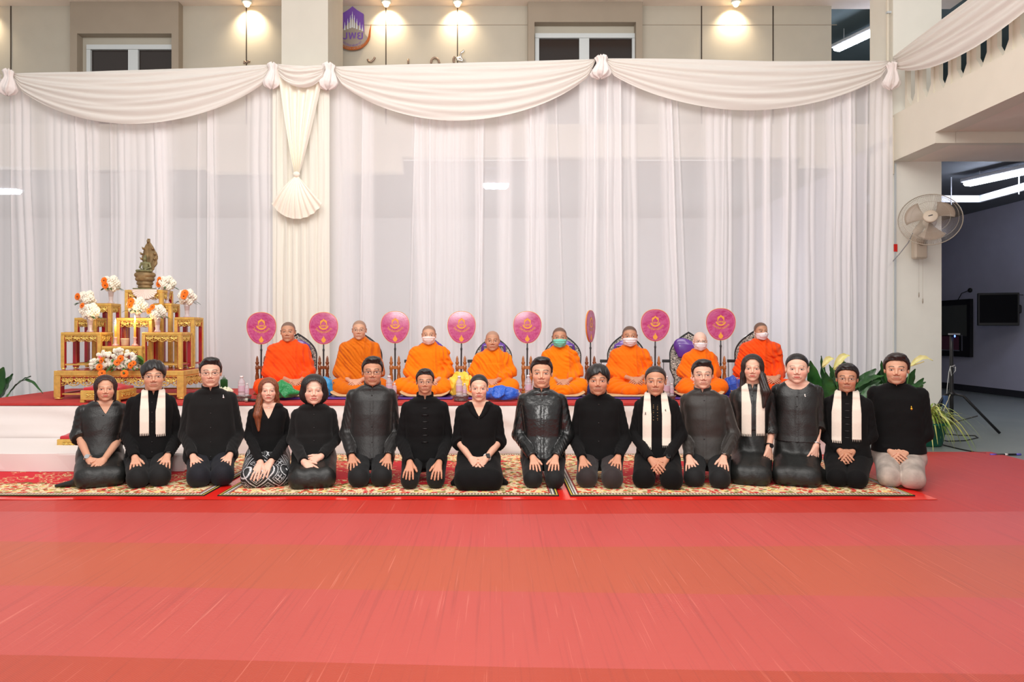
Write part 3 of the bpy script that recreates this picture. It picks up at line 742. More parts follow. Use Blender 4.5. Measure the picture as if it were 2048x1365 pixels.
M_knot = mat('knot_cloth', (240, 230, 226), .8, sheen=.2, bump=.3, bscale=30, bdist=.01)
knot(16, 165, 34, 52, 'gathered cloth knot at the left edge of the curtain top', seed=1)
knot(545, 152, 32, 52, 'gathered cloth knot at the column, on its left corner', seed=2)
knot(657, 153, 38, 54, 'gathered cloth knot at the column, on its right corner', seed=3)
knot(1202, 134, 38, 46, 'gathered cloth knot in the middle of the curtain top', seed=4)
knot(1783, 152, 32, 54, 'gathered cloth knot beside the pillar', seed=5)
# V-shaped drape and fan on the column
def vdrape():
    Y = 8.98; t = thing('column_drape', 'cream cloth gathered into a V with a fan of folds, hanging on the column', 'drape', (0, 0, 0))
    M = mat('cream_drape', (250, 243, 228), .8, sheen=.2)
    xt0, xt1, zt_, zk = wx(556, Y), wx(650, Y), wz(140, Y), wz(352, Y); xk = wx(597, Y)
    def f1(u, v):
        v2 = v; k = (1-v2)**.9; x = (xt0+(xt1-xt0)*u)*k+(xk+(u-.5)*.05)*(1-k); z = zt_+(zk-zt_)*v
        return (x, Y-.03-.05*v-(.02+.012*(1-v))*math.sin(u*PI*9+1.3*math.sin(2*v)), z)
    MB().grid(f1, 90, 30).build('gathered_panel', M, t, True)
    rF = abs(wz(440, Y)-zk)
    def f2(u, v):
        a = math.radians(-90+(u-.5)*78); L = rF*v*(1-.18*abs(2*u-1)**2)
        # side corners reach (557,413) and (655,413)
        a2 = math.radians(-90+(u-.5)*2*38)
        x = xk+math.cos(a2)*L*(1.0+.12*abs(2*u-1)); z = zk+math.sin(a2)*L
        return (x, Y-.075-.06*math.sin(PI*min(1, v*1.02))-.016*math.sin(u*PI*17)*v, z)
    MB().grid(f2, 120, 24).build('fan_folds', M, t, True)
    MB().ball((xk, Y-.09, zk), (.045, .03, .035), 14, 9).build('knot', M, t, True)
vdrape()
# ------------------------------------------------------------------ people: materials
def skin_mat():
    t = NT('skin'); a = t.n('ShaderNodeVertexColor'); a.layer_name = 'Col'
    t.l(a.outputs[0], t.b.inputs['Base Color']); t.b.inputs['Roughness'].default_value = .48
    setin(t.b, 'Subsurface Weight', .08); setin(t.b, 'Subsurface Radius', (.01, .004, .002)); setin(t.b, 'Specular IOR Level', .45)
    return t.m
M_skin = skin_mat()
def hairm(name, c, rough=.38):
    t = NT(name); o = t.obj(); n = t.noise(60, 3, t.scalev(o, 3, 3, .4))
    t.l(t.mix(t.mapr(n, .35, .65), lin(c), lin(tuple(min(255, v*1.5+6) for v in c))), t.b.inputs['Base Color'])
    t.b.inputs['Roughness'].default_value = rough; t.bump(n, .5, .003); return t.m
H_black = hairm('black_hair', (20, 17, 17)); H_brown = hairm('brown_hair', (92, 48, 26), .42); H_dark = hairm('dark_brown_hair', (30, 22, 20)); H_red = hairm('reddish_black_hair', (36, 18, 17))
H_grey = hairm('grizzled_hair', (62, 60, 60), .5)
def blackcloth(name, c=(18, 17, 18), rough=.8, sheen=.15, bscale=160, bump=.25, lines=None, spec=.3):
    t = NT(name); o = t.obj(); n = t.noise(9, 4, o)
    t.l(t.mix(t.mapr(n, .3, .7), lin(tuple(v*.85 for v in c)), lin(tuple(v*1.15 for v in c))), t.b.inputs['Base Color'])
    t.b.inputs['Roughness'].default_value = rough; setin(t.b, 'Sheen Weight', sheen); setin(t.b, 'Specular IOR Level', spec)
    f = t.noise(bscale, 2, t.scalev(o, 1, 1, .25) if lines else o)
    g_ = t.noise(14, 4, o); t.bump(t.math('ADD', t.math('MULTIPLY', f, .25), g_), bump, .012); return t.m
K = {'matte': blackcloth('black_cotton', (11, 10, 11), .85, .03, spec=.2), 'wool': blackcloth('black_wool', (17, 16, 16), .85, .08, spec=.25), 'silk': blackcloth('black_silk', (23, 21, 20), .42, .1, 200, .3, True, .5),
     'satin': blackcloth('shiny_black_satin', (25, 26, 26), .27, 0, 40, .5, None, .7), 'leather': blackcloth('dark_thai_silk', (22, 21, 20), .42, 0, 120, .35, None, .6),
     'brownsilk': blackcloth('brownish_black_silk', (40, 35, 31), .5, .1, 200, .25, True, .5), 'skirt': blackcloth('charcoal_satin', (25, 26, 25), .45, 0, 60, .4, None, .5),
     'trouser': blackcloth('black_trouser_cloth', (20, 20, 21), .75, .05), 'navy': blackcloth('dark_navy_cloth', (22, 23, 31), .75, .05), 'brown': blackcloth('dark_brown_cloth', (44, 36, 36), .75, .1),
     'beige': blackcloth('beige_cotton', (172, 158, 148), .8, .1, 160, .3)}
M_scarf = mat('cream_scarf_cloth', (240, 228, 212), .9, var=.05, vscale=90, bump=.4, bscale=260, bdist=.002, sheen=.3, stretch=(1, 1, 3))
M_button = mat('black_button', (22, 20, 20), .3)
M_frame_b = mat('black_glasses_frame', (18, 16, 16), .3); M_frame_s = mat('thin_metal_frame', (150, 140, 130), .25, .8)
M_silver = mat('silver', (215, 215, 215), .2, .9); M_gold = mat('gold', (220, 170, 60), .3, .9); M_white = mat('white_plastic', (240, 236, 230), .4)
def ikat_mat():
    t = NT('black_white_diamond_cloth'); o = t.obj(); sx = t.n('ShaderNodeSeparateXYZ'); t.l(o, sx.inputs[0]); x, z, y = sx.outputs[0], sx.outputs[2], sx.outputs[1]
    v = t.math('SUBTRACT', z, t.math('MULTIPLY', y, .75))
    def dia(per, k):
        a = t.math('ABSOLUTE', t.math('SUBTRACT', t.math('FRACT', t.math('DIVIDE', x, per)), .5)); b = t.math('ABSOLUTE', t.math('SUBTRACT', t.math('FRACT', t.math('DIVIDE', v, per*k)), .5))
        return t.math('ADD', a, b)
    d = dia(.17, 1.0); c = t.mix(0.0, lin((26, 26, 28)), lin((0, 0, 0)))
    b1 = t.math('COMPARE', d, .5, .04); b2 = t.math('COMPARE', d, .30, .018); b3 = t.math('COMPARE', d, .71, .018)
    e = t.math('COMPARE', dia(.036, 1.0), .5, .13); e = t.math('MULTIPLY', e, t.math('MAXIMUM', t.math('LESS_THAN', d, .22), t.math('GREATER_THAN', d, .80)))
    k = t.math('MAXIMUM', t.math('MAXIMUM', b1, e), t.math('MAXIMUM', b2, b3)); k = t.math('MULTIPLY', k, t.mapr(t.noise(120, 2, o), .3, .5))
    k = t.math('MULTIPLY', k, t.math('LESS_THAN', v, .50))
    t.l(t.mix(k, c, lin((205, 205, 208))), t.b.inputs['Base Color']); t.b.inputs['Roughness'].default_value = .55; return t.m
K['ikat'] = ikat_mat()

# ------------------------------------------------------------------ heads
SK = {'fair': (236, 190, 166), 'light': (230, 182, 156), 'mid': (218, 166, 136), 'tan': (204, 148, 117), 'dark': (182, 124, 94), 'pale': (240, 196, 176)}
def head_D(g, p):
    w = p.get('w', 1.0); jaw = p.get('jaw', 1.0); ck = p.get('cheek', 1.0); L = p.get('len', 1.0)
    D = ell(g, (0, .012, .035), (.074*w, .092, .083))
    D = smin(D, ell(g, (0, -.022, -.030*L), (.062*w*ck, .066, .076*L)), .02)
    D = smin(D, rbox(g, (0, -.020, -.066*L), (.045*w*jaw, .045, .028), .026), .025)
    D = smin(D, ell(g, (0, -.062, -.096*L), (.024*jaw, .022, .018)), .02)
    for s in (-1, 1):
        D = smin(D, ell(g, (s*.036*w, -.056, -.026), (.024*ck, .022, .024)), .02)
        D = smax(D, -ell(g, (s*.0315, -.098, .002), (.021, .014, .013)), .012)
        D = smin(D, ell(g, (s*.0315, -.0715, .001), (.0165, .013, .0125)), .005)
    D = smin(D, cap(g, (-.036, -.079, .021), (.036, -.079, .021), .009, .009), .014)
    D = smin(D, cap(g, (0, -.084, .012), (0, -.0985, -.026), .0068, .0098), .010)
    for s in (-1, 1): D = smin(D, ell(g, (s*.0125, -.092, -.034), (.0095, .010, .0075)), .006)
    D = smin(D, ell(g, (0, -.080, -.062), (.027, .011, .016)), .012)
    D = smin(D, ell(g, (0, -.0895, -.0580), (.019, .0042, .0032)), .004)
    D = smin(D, ell(g, (0, -.0885, -.0665), (.016, .0042, .0040)), .004)
    D = smax(D, -cap(g, (-.02, -.101, -.062), (.02, -.101, -.062), .0022, .0022), .003)
    if p.get('ears', True):
        for s in (-1, 1):
            e = ell(g, (s*.0755*w, .010, -.004), (.008, .018, .028), ry=s*.14, rz=s*.3)
            e = smax(e, -ell(g, (s*.084*w, .002, -.002), (.006, .010, .016)), .006)
            D = smin(D, e, .006)
    nk = p.get('neck', .056)
    D = smin(D, cap(g, (0, .022, -.06), (0, .040, -.21), nk, nk*1.08), .018)
    return D
def face_cols(V, p):
    base = np.array(lin(SK[p['skin']])[:3]); x, y, z = V[:, 0], V[:, 1], V[:, 2]
    c = np.tile(base, (len(V), 1)); fr = y < -.045
    def mixc(m, col, a=1.0):
        nonlocal c
        m = (np.clip(m, 0, 1)*a)[:, None]; c = c*(1-m)+np.array(lin(col)[:3])*m
    fem = p.get('fem', False); ax = np.abs(x)
    sh = np.exp(-(((ax-.04)/.02)**2+((z+.03)/.018)**2))*fr; mixc(sh, (225, 110, 95), .35 if fem else .22)
    mixc(np.exp(-((x/.014)**2+((z+.034)/.010)**2))*fr, (205, 105, 85), .25)
    if p.get('beard'): mixc((np.exp(-((x/.034)**2+((z+.05)/.006)**2)))*fr, (60, 45, 40), .35)
    if p.get('beard'): mixc((np.exp(-((x/.03)**2+((z+.09)/.014)**2)))*fr, (70, 55, 50), .22)
    # lips
    lz = -.0625+(.10+p.get('smile', 0)*.25)*ax; up = np.clip(1-((x/.0225)**2+((z-lz)/.0078)**2)**2, 0, 1)
    mixc(np.clip(up*3, 0, 1)*(y < -.075), (196, 70, 66) if fem else (178, 98, 84), .85 if fem else .6)
    mixc(np.exp(-((z-lz-.0005)/.0014)**2)*(ax < .0225)*(y < -.07), (90, 34, 30), .75)
    if p.get('smile', 0) > .5: mixc(np.exp(-((z-lz)/.0022)**4)*(ax < .014)*(y < -.07), (235, 225, 215), .6)
    # nostrils, under-nose
    mixc(np.exp(-(((ax-.0085)/.0035)**2+((z+.0405)/.0022)**2))*fr, (70, 30, 24), .8)
    # brows
    bz = .0245+.004*np.cos((ax-.03)/.02*1.6)-np.clip(ax-.04, 0, 1)*.35; th = .0042 if not fem else .0027
    mixc(np.exp(-((z-bz)/th)**4)*(ax > .013)*(ax < .050)*fr, (40, 28, 24), p.get('brow', .85 if not fem else .7))
    # eyes
    ex = (ax-.0315)/.0150; op = p.get('eye', .0050)
    zc = .0005+.0012*ex; hgt = op*np.clip(1-ex**2, 0, 1)**.6
    inn = (np.abs(ex) < 1)*fr; dz = z-zc
    mixc(np.clip((hgt-np.abs(dz))/.0012+.5, 0, 1)*inn, (226, 214, 206), .9)
    r2 = ((ax-.0315)**2+(dz-.0004)**2)**.5
    mixc(np.clip((.0058-r2)/.0015+.5, 0, 1)*(np.abs(dz) < hgt+.0006)*inn, (26, 16, 14), .97)
    mixc(np.exp(-((dz-hgt-.0004)/.0015)**2)*inn*(np.abs(ex) < .98), (34, 22, 20), .9)
    mixc(np.exp(-((dz+hgt+.0006)/.0012)**2)*inn, (120, 70, 58), .45)
    mixc(np.exp(-((dz-hgt-.0060)/.0012)**2)*inn, (120, 72, 56), .35)
    # cropped scalp
    st = p.get('stub')
    if st:
        line = .058+.25*np.clip(-(y+.09), -1, 0)*0; hl = np.interp(y, [-.1, -.075, -.045, -.02, .01, .05, .1], [.085, .073, .055, .022, -.012, -.045, -.06])-.06*np.clip(ax-.035, 0, 1)*(y < -.05)
        m = np.clip((z-hl+.006)/.024, 0, 1); mixc(m, p.get('stubcol', (70, 62, 60)), st)
    return c
def hair_D(g, p, kind):
    w = p.get('w', 1.0); t = p.get('hair_t', .009)
    x, y, z = g.x, g.y, g.z
    if kind == 'crop':
        sh = ell(g, (0, .014, .038), (.074*w+t, .092+t, .083+t)); hl = np.interp(g.y.ravel(), [-.12, -.085, -.06, -.035, -.015, .01, .05, .1], [.088, .083, .072, .050, .012, -.014, -.05, -.062]).astype(f32)[None, :, None]
        D = smax(sh, hl-z+.10*np.clip(np.abs(x)-.03, 0, 1)*(y < -.04), .006)
        D = smin(D, ell(g, (.006, -.036, .106), (.056*w, .054, .026)), .022) if p.get('quiff', 1) else smin(D, ell(g, (0, -.02, .104), (.05*w, .06, .02)), .02)
        D = smax(D, hl-z-.006, .004)
        D = D+.0009*np.sin(190*x+60*y+4*np.sin(60*z))+.0009*np.sin(240*y+90*z+60*x)
    elif kind == 'flop':      # longer hair parted over the forehead
        sh = ell(g, (0, .012, .042), (.076*w+.012, .094+.012, .086+.010)); hl = np.interp(g.y.ravel(), [-.12, -.09, -.06, -.03, -.01, .02, .06, .1], [.070, .060, .046, .018, -.012, -.022, -.055, -.065]).astype(f32)[None, :, None]
        px = p.get('part', .01)
        D = smax(sh, hl-z+.35*np.clip(.018-np.abs(x-px), 0, 1)*(y < -.05)*3-.35*np.clip(np.abs(x-px)-.02, 0, 1)*(y < -.04), .006)
        D = D+.002*np.sin(150*np.abs(x-px)+40*z)+.001*np.sin(260*x+90*y)
    elif kind == 'tied':      # pulled back smooth
        sh = ell(g, (0, .014, .040), (.0755*w+.0025, .093+.003, .083+.0035)); hl = np.interp(g.y.ravel(), [-.12, -.085, -.065, -.045, -.025, 0, .03, .06, .1], [.098, .092, .080, .058, .026, -.004, -.02, -.05, -.065]).astype(f32)[None, :, None]
        D = smax(sh, hl-z, .004)
        D = smin(D, ell(g, (0, .115, .0), (.035, .03, .035)), .02)
        D = D+.0006*np.sin(190*np.arctan2(x, z+.02)*.3+8*y)
    elif kind in ('bob', 'bigbob', 'long'):
        big = kind == 'bigbob'
        a = .020 if big else .012
        sh = ell(g, (0, .014, .042), (.076*w+a, .094+a, .084+a*.9))
        zb = p.get('hair_bottom', -.115); sw = .092*w if big else .080*w
        if big: sd = ell(g, (0, .025, -.035), (.112, .095, .095))
        else: sd = rbox(g, (0, .028, (zb+.06)/2), (sw+.004, .075, (.06-zb)/2), .04)
        if kind == 'long': sd = smin(sd, rbox(g, (0, .065, -.13), (.085, .028, .16), .025), .03)
        D = smin(sh, sd, .03)
        part = p.get('part', 0.0)
        fz = .092-1.5*np.maximum(np.abs(x-part)-.020, 0)**1.12
        fw = (p.get('fw', .060)+.004)*w
        win = np.maximum(np.maximum(np.abs(x)-fw-.010*np.clip(-z/.1, 0, 1)*(0 if big else 1), z-np.maximum(fz, .02)), y-.0+0*x)
        win = np.maximum(win, -z-.25)
        D = smax(D, -win, .007)
        if kind != 'long': D = smax(D, zb-z, .01)
        for (A, B, ra, rb) in p.get('locks', []): D = smin(D, cap(g, A, B, ra, rb), .02)
        an = np.arctan2(x, y-.02); D = D+(.0016*np.sin(46*an+3*np.sin(9*z))+.0012*np.sin(83*an+5*np.sin(7*z)+1))*np.clip((.13-z)/.05, 0, 1)
    return D
def glasses(par, T, m, r=.0012, w=.022, h=.0155, style='round'):
    mb = MB(); TT = lambda q: tuple(T @ Vector(q))
    for s in (-1, 1):
        pts = []
        for k in range(25):
            a = 2*PI*k/24; n = 2 if style == 'round' else 3.2
            ca, sa = math.cos(a), math.sin(a); q = (abs(ca)**n+abs(sa)**n)**(-1/n)
            pts.append(TT((s*.0325+w*ca*q, -.1045+.10*(abs(s*.0325+w*ca*q)**2)*4, -.001+h*sa*q)))
        mb.tube(pts, r, 6, caps=False)
        mb.tube([TT((s*.054, -.098, .004)), TT((s*.072, -.07, .004)), TT((s*.079, .0, .006))], r, 6)
    mb.tube([TT((-.011, -.106, .003)), TT((0, -.109, .005)), TT((.011, -.106, .003))], r, 6)
    return mb.build('glasses', m, par, True)

# ------------------------------------------------------------------ hands
def hand_prims(wr, u, n, side, spread=1.0, curl=.25, sc_=1.0):
    """capsules of a hand: wrist point, finger direction u, back-of-hand normal n, side +1 if the thumb lies on the +w side"""
    u = np.array(u, float); u /= np.linalg.norm(u); n = np.array(n, float); n -= u*(n@u); n /= np.linalg.norm(n); w = np.cross(u, n)*side
    wr = np.array(wr, float); P = lambda a, b, c: tuple(wr+sc_*(a*u+b*w+c*n))
    fing = []
    for k, (off, L, r) in enumerate(((.031, .072, .0088), (.0105, .080, .009), (-.0105, .075, .0086), (-.030, .060, .0078))):
        b0 = P(.086-abs(k-1.2)*.004, off*.95, .002); o1 = off*(1+.10*spread); a1 = .086+L*.42; o2 = off*(1+.32*spread)
        m = P(a1, off*(1+.16*spread), .004-curl*.010); m2 = P(.086+L*.74, off*(1+.24*spread), -curl*.036+.002); e = P(.086+L*(1-.12*curl), o2, -curl*.07)
        fing.append([(b0, m, r*sc_, r*.93*sc_), (m, m2, r*.93*sc_, r*.86*sc_), (m2, e, r*.86*sc_, r*.74*sc_)])
    th = [(P(.018, .026, -.004), P(.050, .048, -.008), .0125*sc_, .011*sc_), (P(.050, .048, -.008), P(.078+.0, .056+.006*spread, -.010-curl*.01), .0105*sc_, .0088*sc_)]
    palm = [(P(.012, .012, 0), P(.080, .024, 0), .016*sc_, .0135*sc_), (P(.012, -.010, 0), P(.080, -.022, 0), .016*sc_, .0125*sc_), (P(.005, 0, 0), P(.080, 0, 0), .0175*sc_, .0140*sc_)]
    return fing, th, palm
def hand_mesh(wr, u, n, side, elbow, spread=1.0, curl=.25, sc_=1.0, h=.0026, armlen=.10, r_wr=.024):
    fing, th, palm = hand_prims(wr, u, n, side, spread, curl, sc_)
    pts = np.array([q for f in fing+[th, palm] for s_ in f for q in s_[:2]]); el = np.array(elbow, float); wr = np.array(wr, float)
    d = el-wr; d /= np.linalg.norm(d); far = wr+d*armlen
    pts = np.vstack([pts, far]); g = G(pts.min(0)-.04, pts.max(0)+.04, h)
    D = None
    for s_ in palm: q = cap(g, *s_); D = q if D is None else smin(D, q, .012*sc_)
    F = None
    for f in fing:
        ff = None
        for s_ in f: q = cap(g, *s_); ff = q if ff is None else smin(ff, q, .004)
        F = ff if F is None else np.minimum(F, ff)
    D = smin(D, F, .005)
    t = None
    for s_ in th: q = cap(g, *s_); t = q if t is None else smin(t, q, .006)
    D = smin(D, t, .008)
    rf = r_wr*(1+.25*min(1, armlen/.2))
    D = smin(D, cap(g, tuple(wr-0*d), tuple(far), r_wr*.92, rf), .015)
    V, Q = nets(D, g); return V, Q
def join(parts):
    V, Q, Cc, n = [], [], [], 0
    for v, q, c in parts: V.append(v); Q.append(q+n); Cc.append(c); n += len(v)
    return np.concatenate(V), np.concatenate(Q), np.concatenate(Cc)
def skin_cols(V, p, hand=False):
    c = np.tile(np.array(lin(SK[p['skin']])[:3]), (len(V), 1))
    if hand:
        r = .5+.5*np.sin(V[:, 0]*400)*np.sin(V[:, 1]*300+V[:, 2]*350); c = c*(1-.06*r[:, None]); c[:, 1:] *= .93
    return c

# ------------------------------------------------------------------ a kneeling person
def torso_prof(p, zs):
    bw = p.get('bw', 1.0); sw = p.get('sw', .172); nk = .066; fat = p.get('fat', 1.0)
    Z = [.10, .18, .24, .36, zs-.20, zs-.09, zs-.035, zs-.008, zs+.014, zs+.034, zs+.06]
    A = [.165*bw, .178*bw, .172*bw, .150*bw*fat, .158*bw, sw-.004, sw-.008, sw-.034, .122, .088, .070]
    B = [.13, .14*fat, .135*fat, .122*fat, .125, .118, .10, .092, .092, .080, .066]
    Y0 = [-.015, -.02, -.015, -.005, .0, .01, .014, .014, .010, .004, .002]
    return Z, A, B, Y0
DY = {13: .10, 3: .04, 4: .05, 6: .04, 14: .05, 8: -.06, 11: -.03, 15: -.03, 16: -.03, 7: -.02}
def person(p):
    """p: everything that tells one kneeling person from the next; pixel measures are of the photograph"""
    Y = 5.9+DY.get(p['seed'], 0); s = FPX/Y
    cx = p['cx']; X0 = wx(cx, Y)
    ang = math.atan2(-X0, Y)*p.get('face', 1.0); ca, sa = math.cos(ang), math.sin(ang)
    root = thing('person', p['label'], 'person', (X0, Y, .024), ang, 'people kneeling in a row on the carpets')
    def loc(px, py, yl):      # local point seen at a given spot of the photograph, yl in front of (-) or behind the hips
        m = ((px or cx)-CXP)/FPX; xl = (m*(Y+yl*ca)-X0+yl*sa)/(ca-m*sa)
        return np.array([xl, yl, wz(py, Y+xl*sa+yl*ca)-.024])
    def lap(y): return float(np.interp(y, [-.50, -.46, -.43, -.40, -.37, -.25, 0], [.03, .075, .115, .145, .158, .188, .26]))*p.get('laps', 1)
    def on_lap(px, py, off):
        for y in np.linspace(-.12, -.47, 71):
            q = loc(px, py, y)
            if q[2] >= lap(y)+off: return q
        return loc(px, py, -.45)
    rs = np.random.RandomState(p['seed'])
    ztop = loc(0, p['top'], -.02)[2]; zchin = loc(0, p['chin'], -.09)[2]; zs = loc(0, p['sh'], 0)[2]+.012
    hs = (ztop-zchin)/.238; hc = loc(p['hx'], 0, 0)[0]
    hz = zchin+.112*hs
    TH = Matrix.Translation((hc, -.035, hz)) @ Euler((math.radians(p.get('nod', 0)), math.radians(p.get('tilt', 0)), math.radians(p.get('yaw', 0)))).to_matrix().to_4x4() @ Matrix.Diagonal((hs*1.10, hs*1.02, hs, 1))
    # head
    gh = G((-.1, -.122, -.215), (.1, .14, .135), .0024); Dh = head_D(gh, p); V, Q = nets(Dh, gh)
    ch = face_cols(V, p); Vh = V @ np.array(TH.to_3x3()).T+np.array(TH.translation)
    # body core (under the clothes)
    Z, A, B, Y0 = torso_prof(p, zs); X0s = np.interp(Z, [.2, zs], [0, hc*.8]).tolist()
    gb = G((-.30, -.52, .0), (.30, .32, zs+.075), .012)
    body = smax(smax(loft(gb, Z, A, B, Y0, infl=-.016, X0=X0s), gb.z-(zs+.045), .01), .20-gb.z, .01)
    kx = [loc(q, 0, -.40)[0] for q in p['knees']]
    for i, sd in enumerate((-1, 1)):
        body = smin(body, cap(gb, (sd*.09, .02, .19), (kx[i], -.35, .075), .05, .04), .02)
        body = smin(body, cap(gb, (kx[i], -.34, .06), (sd*.08, .12, .05), .04, .035), .02)
    # arms
    arms = []
    for i, h_ in enumerate(p['hands']):
        sd = -1 if i == 0 else 1
        wpx = h_['w']; tpx = h_['t']; yw = h_.get('yw', -.26); yt = h_.get('yt', -.36)
        if h_.get('hang'): W = loc(wpx[0], wpx[1], yw); Tt = loc(tpx[0], tpx[1], yt)
        else:
            W = on_lap(wpx[0], wpx[1], h_.get('offw', .024)); Tt = on_lap(tpx[0], tpx[1], h_.get('offt', .006))
            if Tt[1] > W[1]-.03: Tt = loc(tpx[0], tpx[1], W[1]-.06)
        if 'zt' in h_: Tt[2] = h_['zt']
        el = loc(p['elb'][i], p.get('elby', 872), .01) if 'elb' in p else np.array([sd*.225, .0, zs-.29])
        if h_.get('hide'): W = np.array([sd*.07, -.10, .17]); Tt = W+np.array([0, -.05, -.03]); el = np.array([sd*.17, .02, el[2]])
        shl = np.array([sd*(p.get('sw', .172)-.040)+hc*.5, .015, zs-.058]); arms.append((sd, W, Tt, el, shl, h_))
        body = smin(body, cap(gb, shl, el, .040, .032), .02); body = smin(body, cap(gb, el, W, .030, .020), .01)
    parts = [(Vh, Q, ch)]
    Vb, Qb = nets(body, gb); parts.append((Vb, Qb, skin_cols(Vb, p)))
    # chest / throat at fine grid for open necks
    for sd, W, Tt, el, shl, h_ in arms:
        if h_.get('hide'): continue
        u = Tt-W; n_ = h_.get('n', (0, -.35, .93)); side = h_.get('side', sd)
        v, q = hand_mesh(W, u, n_, side, el, h_.get('spread', 1.0), h_.get('curl', .22), h_.get('sc', p.get('hsc', .98)), armlen=p.get('bare', .08), r_wr=h_.get('rw', .025))
        parts.append((v, q, skin_cols(v, p, True)))
    V, Q, cc_ = join(parts)
    body_o = link_mesh('body', np_mesh('body', V, Q, cc_), M_skin, root)
    # hair
    if p.get('hair'):
        lo = (-.14, -.13, -.36) if p['hair'] == 'long' else (-.14, -.13, -.16)
        if p.get('locks'): lo = (-.16, -.16, -.42)
        g2 = G(lo, (.15, .16, .16), .0032); Dr = hair_D(g2, p, p['hair'])
        field_obj('hair', Dr, g2, p.get('hmat', H_black), root, T=TH)
    if p.get('glasses'):
        glasses(root, TH, p['glasses'][0], p['glasses'][1], style=p['glasses'][2])
    # jacket
    hem = loc(0, p['hem'], -.14)[2]; cl = K[p['cloth']]; gj = G((-.36, -.42, hem-.03), (.36, .22, zs+.085), .0055)
    T_ = loft(gj, Z, A, B, Y0, p=2.5, X0=X0s)
    T_ = T_+.0022*wob(gj, 26, p['seed'])+.0018*wob(gj, 60, p['seed']+7)
    D = smax(T_, gj.z-(zs+.035), .006)
    D = smax(D, hem-gj.z+.25*np.maximum(0, .04-np.abs(gj.x-hc*.3))*(gj.y < 0)*p.get('point', 0), .006)
    slf = p.get('sleeve', 1.0); ra = p.get('ra', .052)
    for sd, W, Tt, el, shl, h_ in arms:
        a = cap(gj, shl, el, ra+.002, ra-.004, .0012, 26, p['seed']+sd)
        if slf >= 1:
            d = W-el; L = np.linalg.norm(d); d = d/L; b = cap(gj, el, el+d*(L+.03), ra-.003, p.get('rc', .037), .0016, 34, p['seed']+2*sd)
            a = smin(a, b, .02); cut = (gj.x-W[0])*d[0]+(gj.y-W[1])*d[1]+(gj.z-W[2])*d[2]-p.get('cuff', -.012)
        else:
            d = W-el; L = np.linalg.norm(d); d = d/L; b = cap(gj, el, el+d*(L*.6), ra+.002, p.get('rc', .050), .0018, 30, p['seed']); a = smin(a, b, .02)
            cut = (gj.x-el[0])*d[0]+(gj.y-el[1])*d[1]+(gj.z-el[2])*d[2]-L*(slf)
        a = smax(a, cut, .004)
        D = smin(D, a, .006)
    D0 = D
    nt = p.get('neckline', 'mandarin'); nx = hc*.85
    if nt == 'mandarin':
        rr = np.sqrt((gj.x-hc)**2+((gj.y-.004)/1.05)**2); zc = zs+.048+.25*(gj.y-.0)
        col = np.maximum(np.abs(rr-.0665)-.005, np.abs(gj.z-zc)-.022)
        col = np.maximum(col, -(np.abs(gj.x-hc)-.20*np.maximum(gj.z-zs-.012, 0)-.001-(gj.y > -.02)*-1))
        D = smin(D, col, .006)
        D = smax(D, -np.maximum(np.maximum(np.abs(gj.x-hc)-.24*(gj.z-(zs+.012)), gj.y+.02), (zs+.012)-gj.z), .002)
        D = smax(D, -np.maximum(rr-.0595, (zs+.030)-gj.z), .003)
    elif nt == 'v':
        dv = p.get('vd', .11); D = smax(D, -np.maximum(np.maximum(np.abs(gj.x-hc)-.055*np.clip((gj.z-(zs+.03-dv))/dv, 0, 1)**.9, gj.y+.0), (zs+.03-dv)-gj.z), .003)
        D = smax(D, -np.maximum(np.sqrt((gj.x-hc)**2+(gj.y-.02)**2)-.062, (zs+.004)-gj.z), .004)
    else:   # round
        D = smax(D, -np.maximum(np.sqrt((gj.x-hc)**2+((gj.y+.02)*.9)**2+((gj.z-(zs+.045)))**2)-p.get('nr', .085), -gj.z), .004)
    if p.get('placket', True): D = D-.0018*np.exp(-((gj.x-hc*.5-.0)/.013)**4)*(gj.y < 0)*(gj.z < zs)
    jk = field_obj('jacket' if not p.get('blouse') else 'blouse', D, gj, cl, root)
    # chest skin for open necks
    if nt != 'mandarin':
        gc = G((-.13, -.16, zs-.12), (.13, .12, zs+.05), .005); Dc = smax(loft(gc, Z, A, B, Y0, p=2.5, infl=-.006, X0=X0s), gc.z-(zs+.04), .01)
        V2, Q2 = nets(Dc, gc); me = body_o.data
        V, Q, cc_ = join([(V, Q, cc_), (V2, Q2, skin_cols(V2, p))]); body_o.data = np_mesh('body', V, Q, cc_); body_o.data.materials.append(M_skin); bpy.data.meshes.remove(me)
    fy = lambda x, z: front(D, gj, x, z)
    if p.get('buttons', 0):
        n = p['buttons']; z1 = zs-.045 if nt == 'mandarin' else zs+.02-p.get('vd', .11)
        for k in range(n):
            z = z1-(z1-hem-.05)*k/max(1, n-1)*p.get('bspan', 1.0); x = hc*.6+p.get('bx', 0)*k
            MB().ball((x, fy(x, z)-.001, z), (.0065, .005, .0065), 10, 7).build('button', M_button, jk, True)
    if p.get('frogs'):
        for k in range(6):
            z = zs-.05-k*.055; y = fy(hc*.6, z)
            MB().tube([(hc*.6-.028, y+.001, z), (hc*.6-.01, y-.003, z+.003), (hc*.6+.01, y-.003, z+.003), (hc*.6+.028, y+.001, z)], .0032, 6).build('frog_button', M_button, jk, True)
    if p.get('embroid'):
        mb = MB()
        for z in np.arange(zs-.04, zs-.17, -.012):
            for sx in (-.016, .016): mb.ball((hc+sx, fy(hc+sx, z)-.001, z), (.006, .003, .003), 6, 5)
        mb.build('embroidery', mat('beige_embroidery', (150, 120, 80), .6), jk, True)
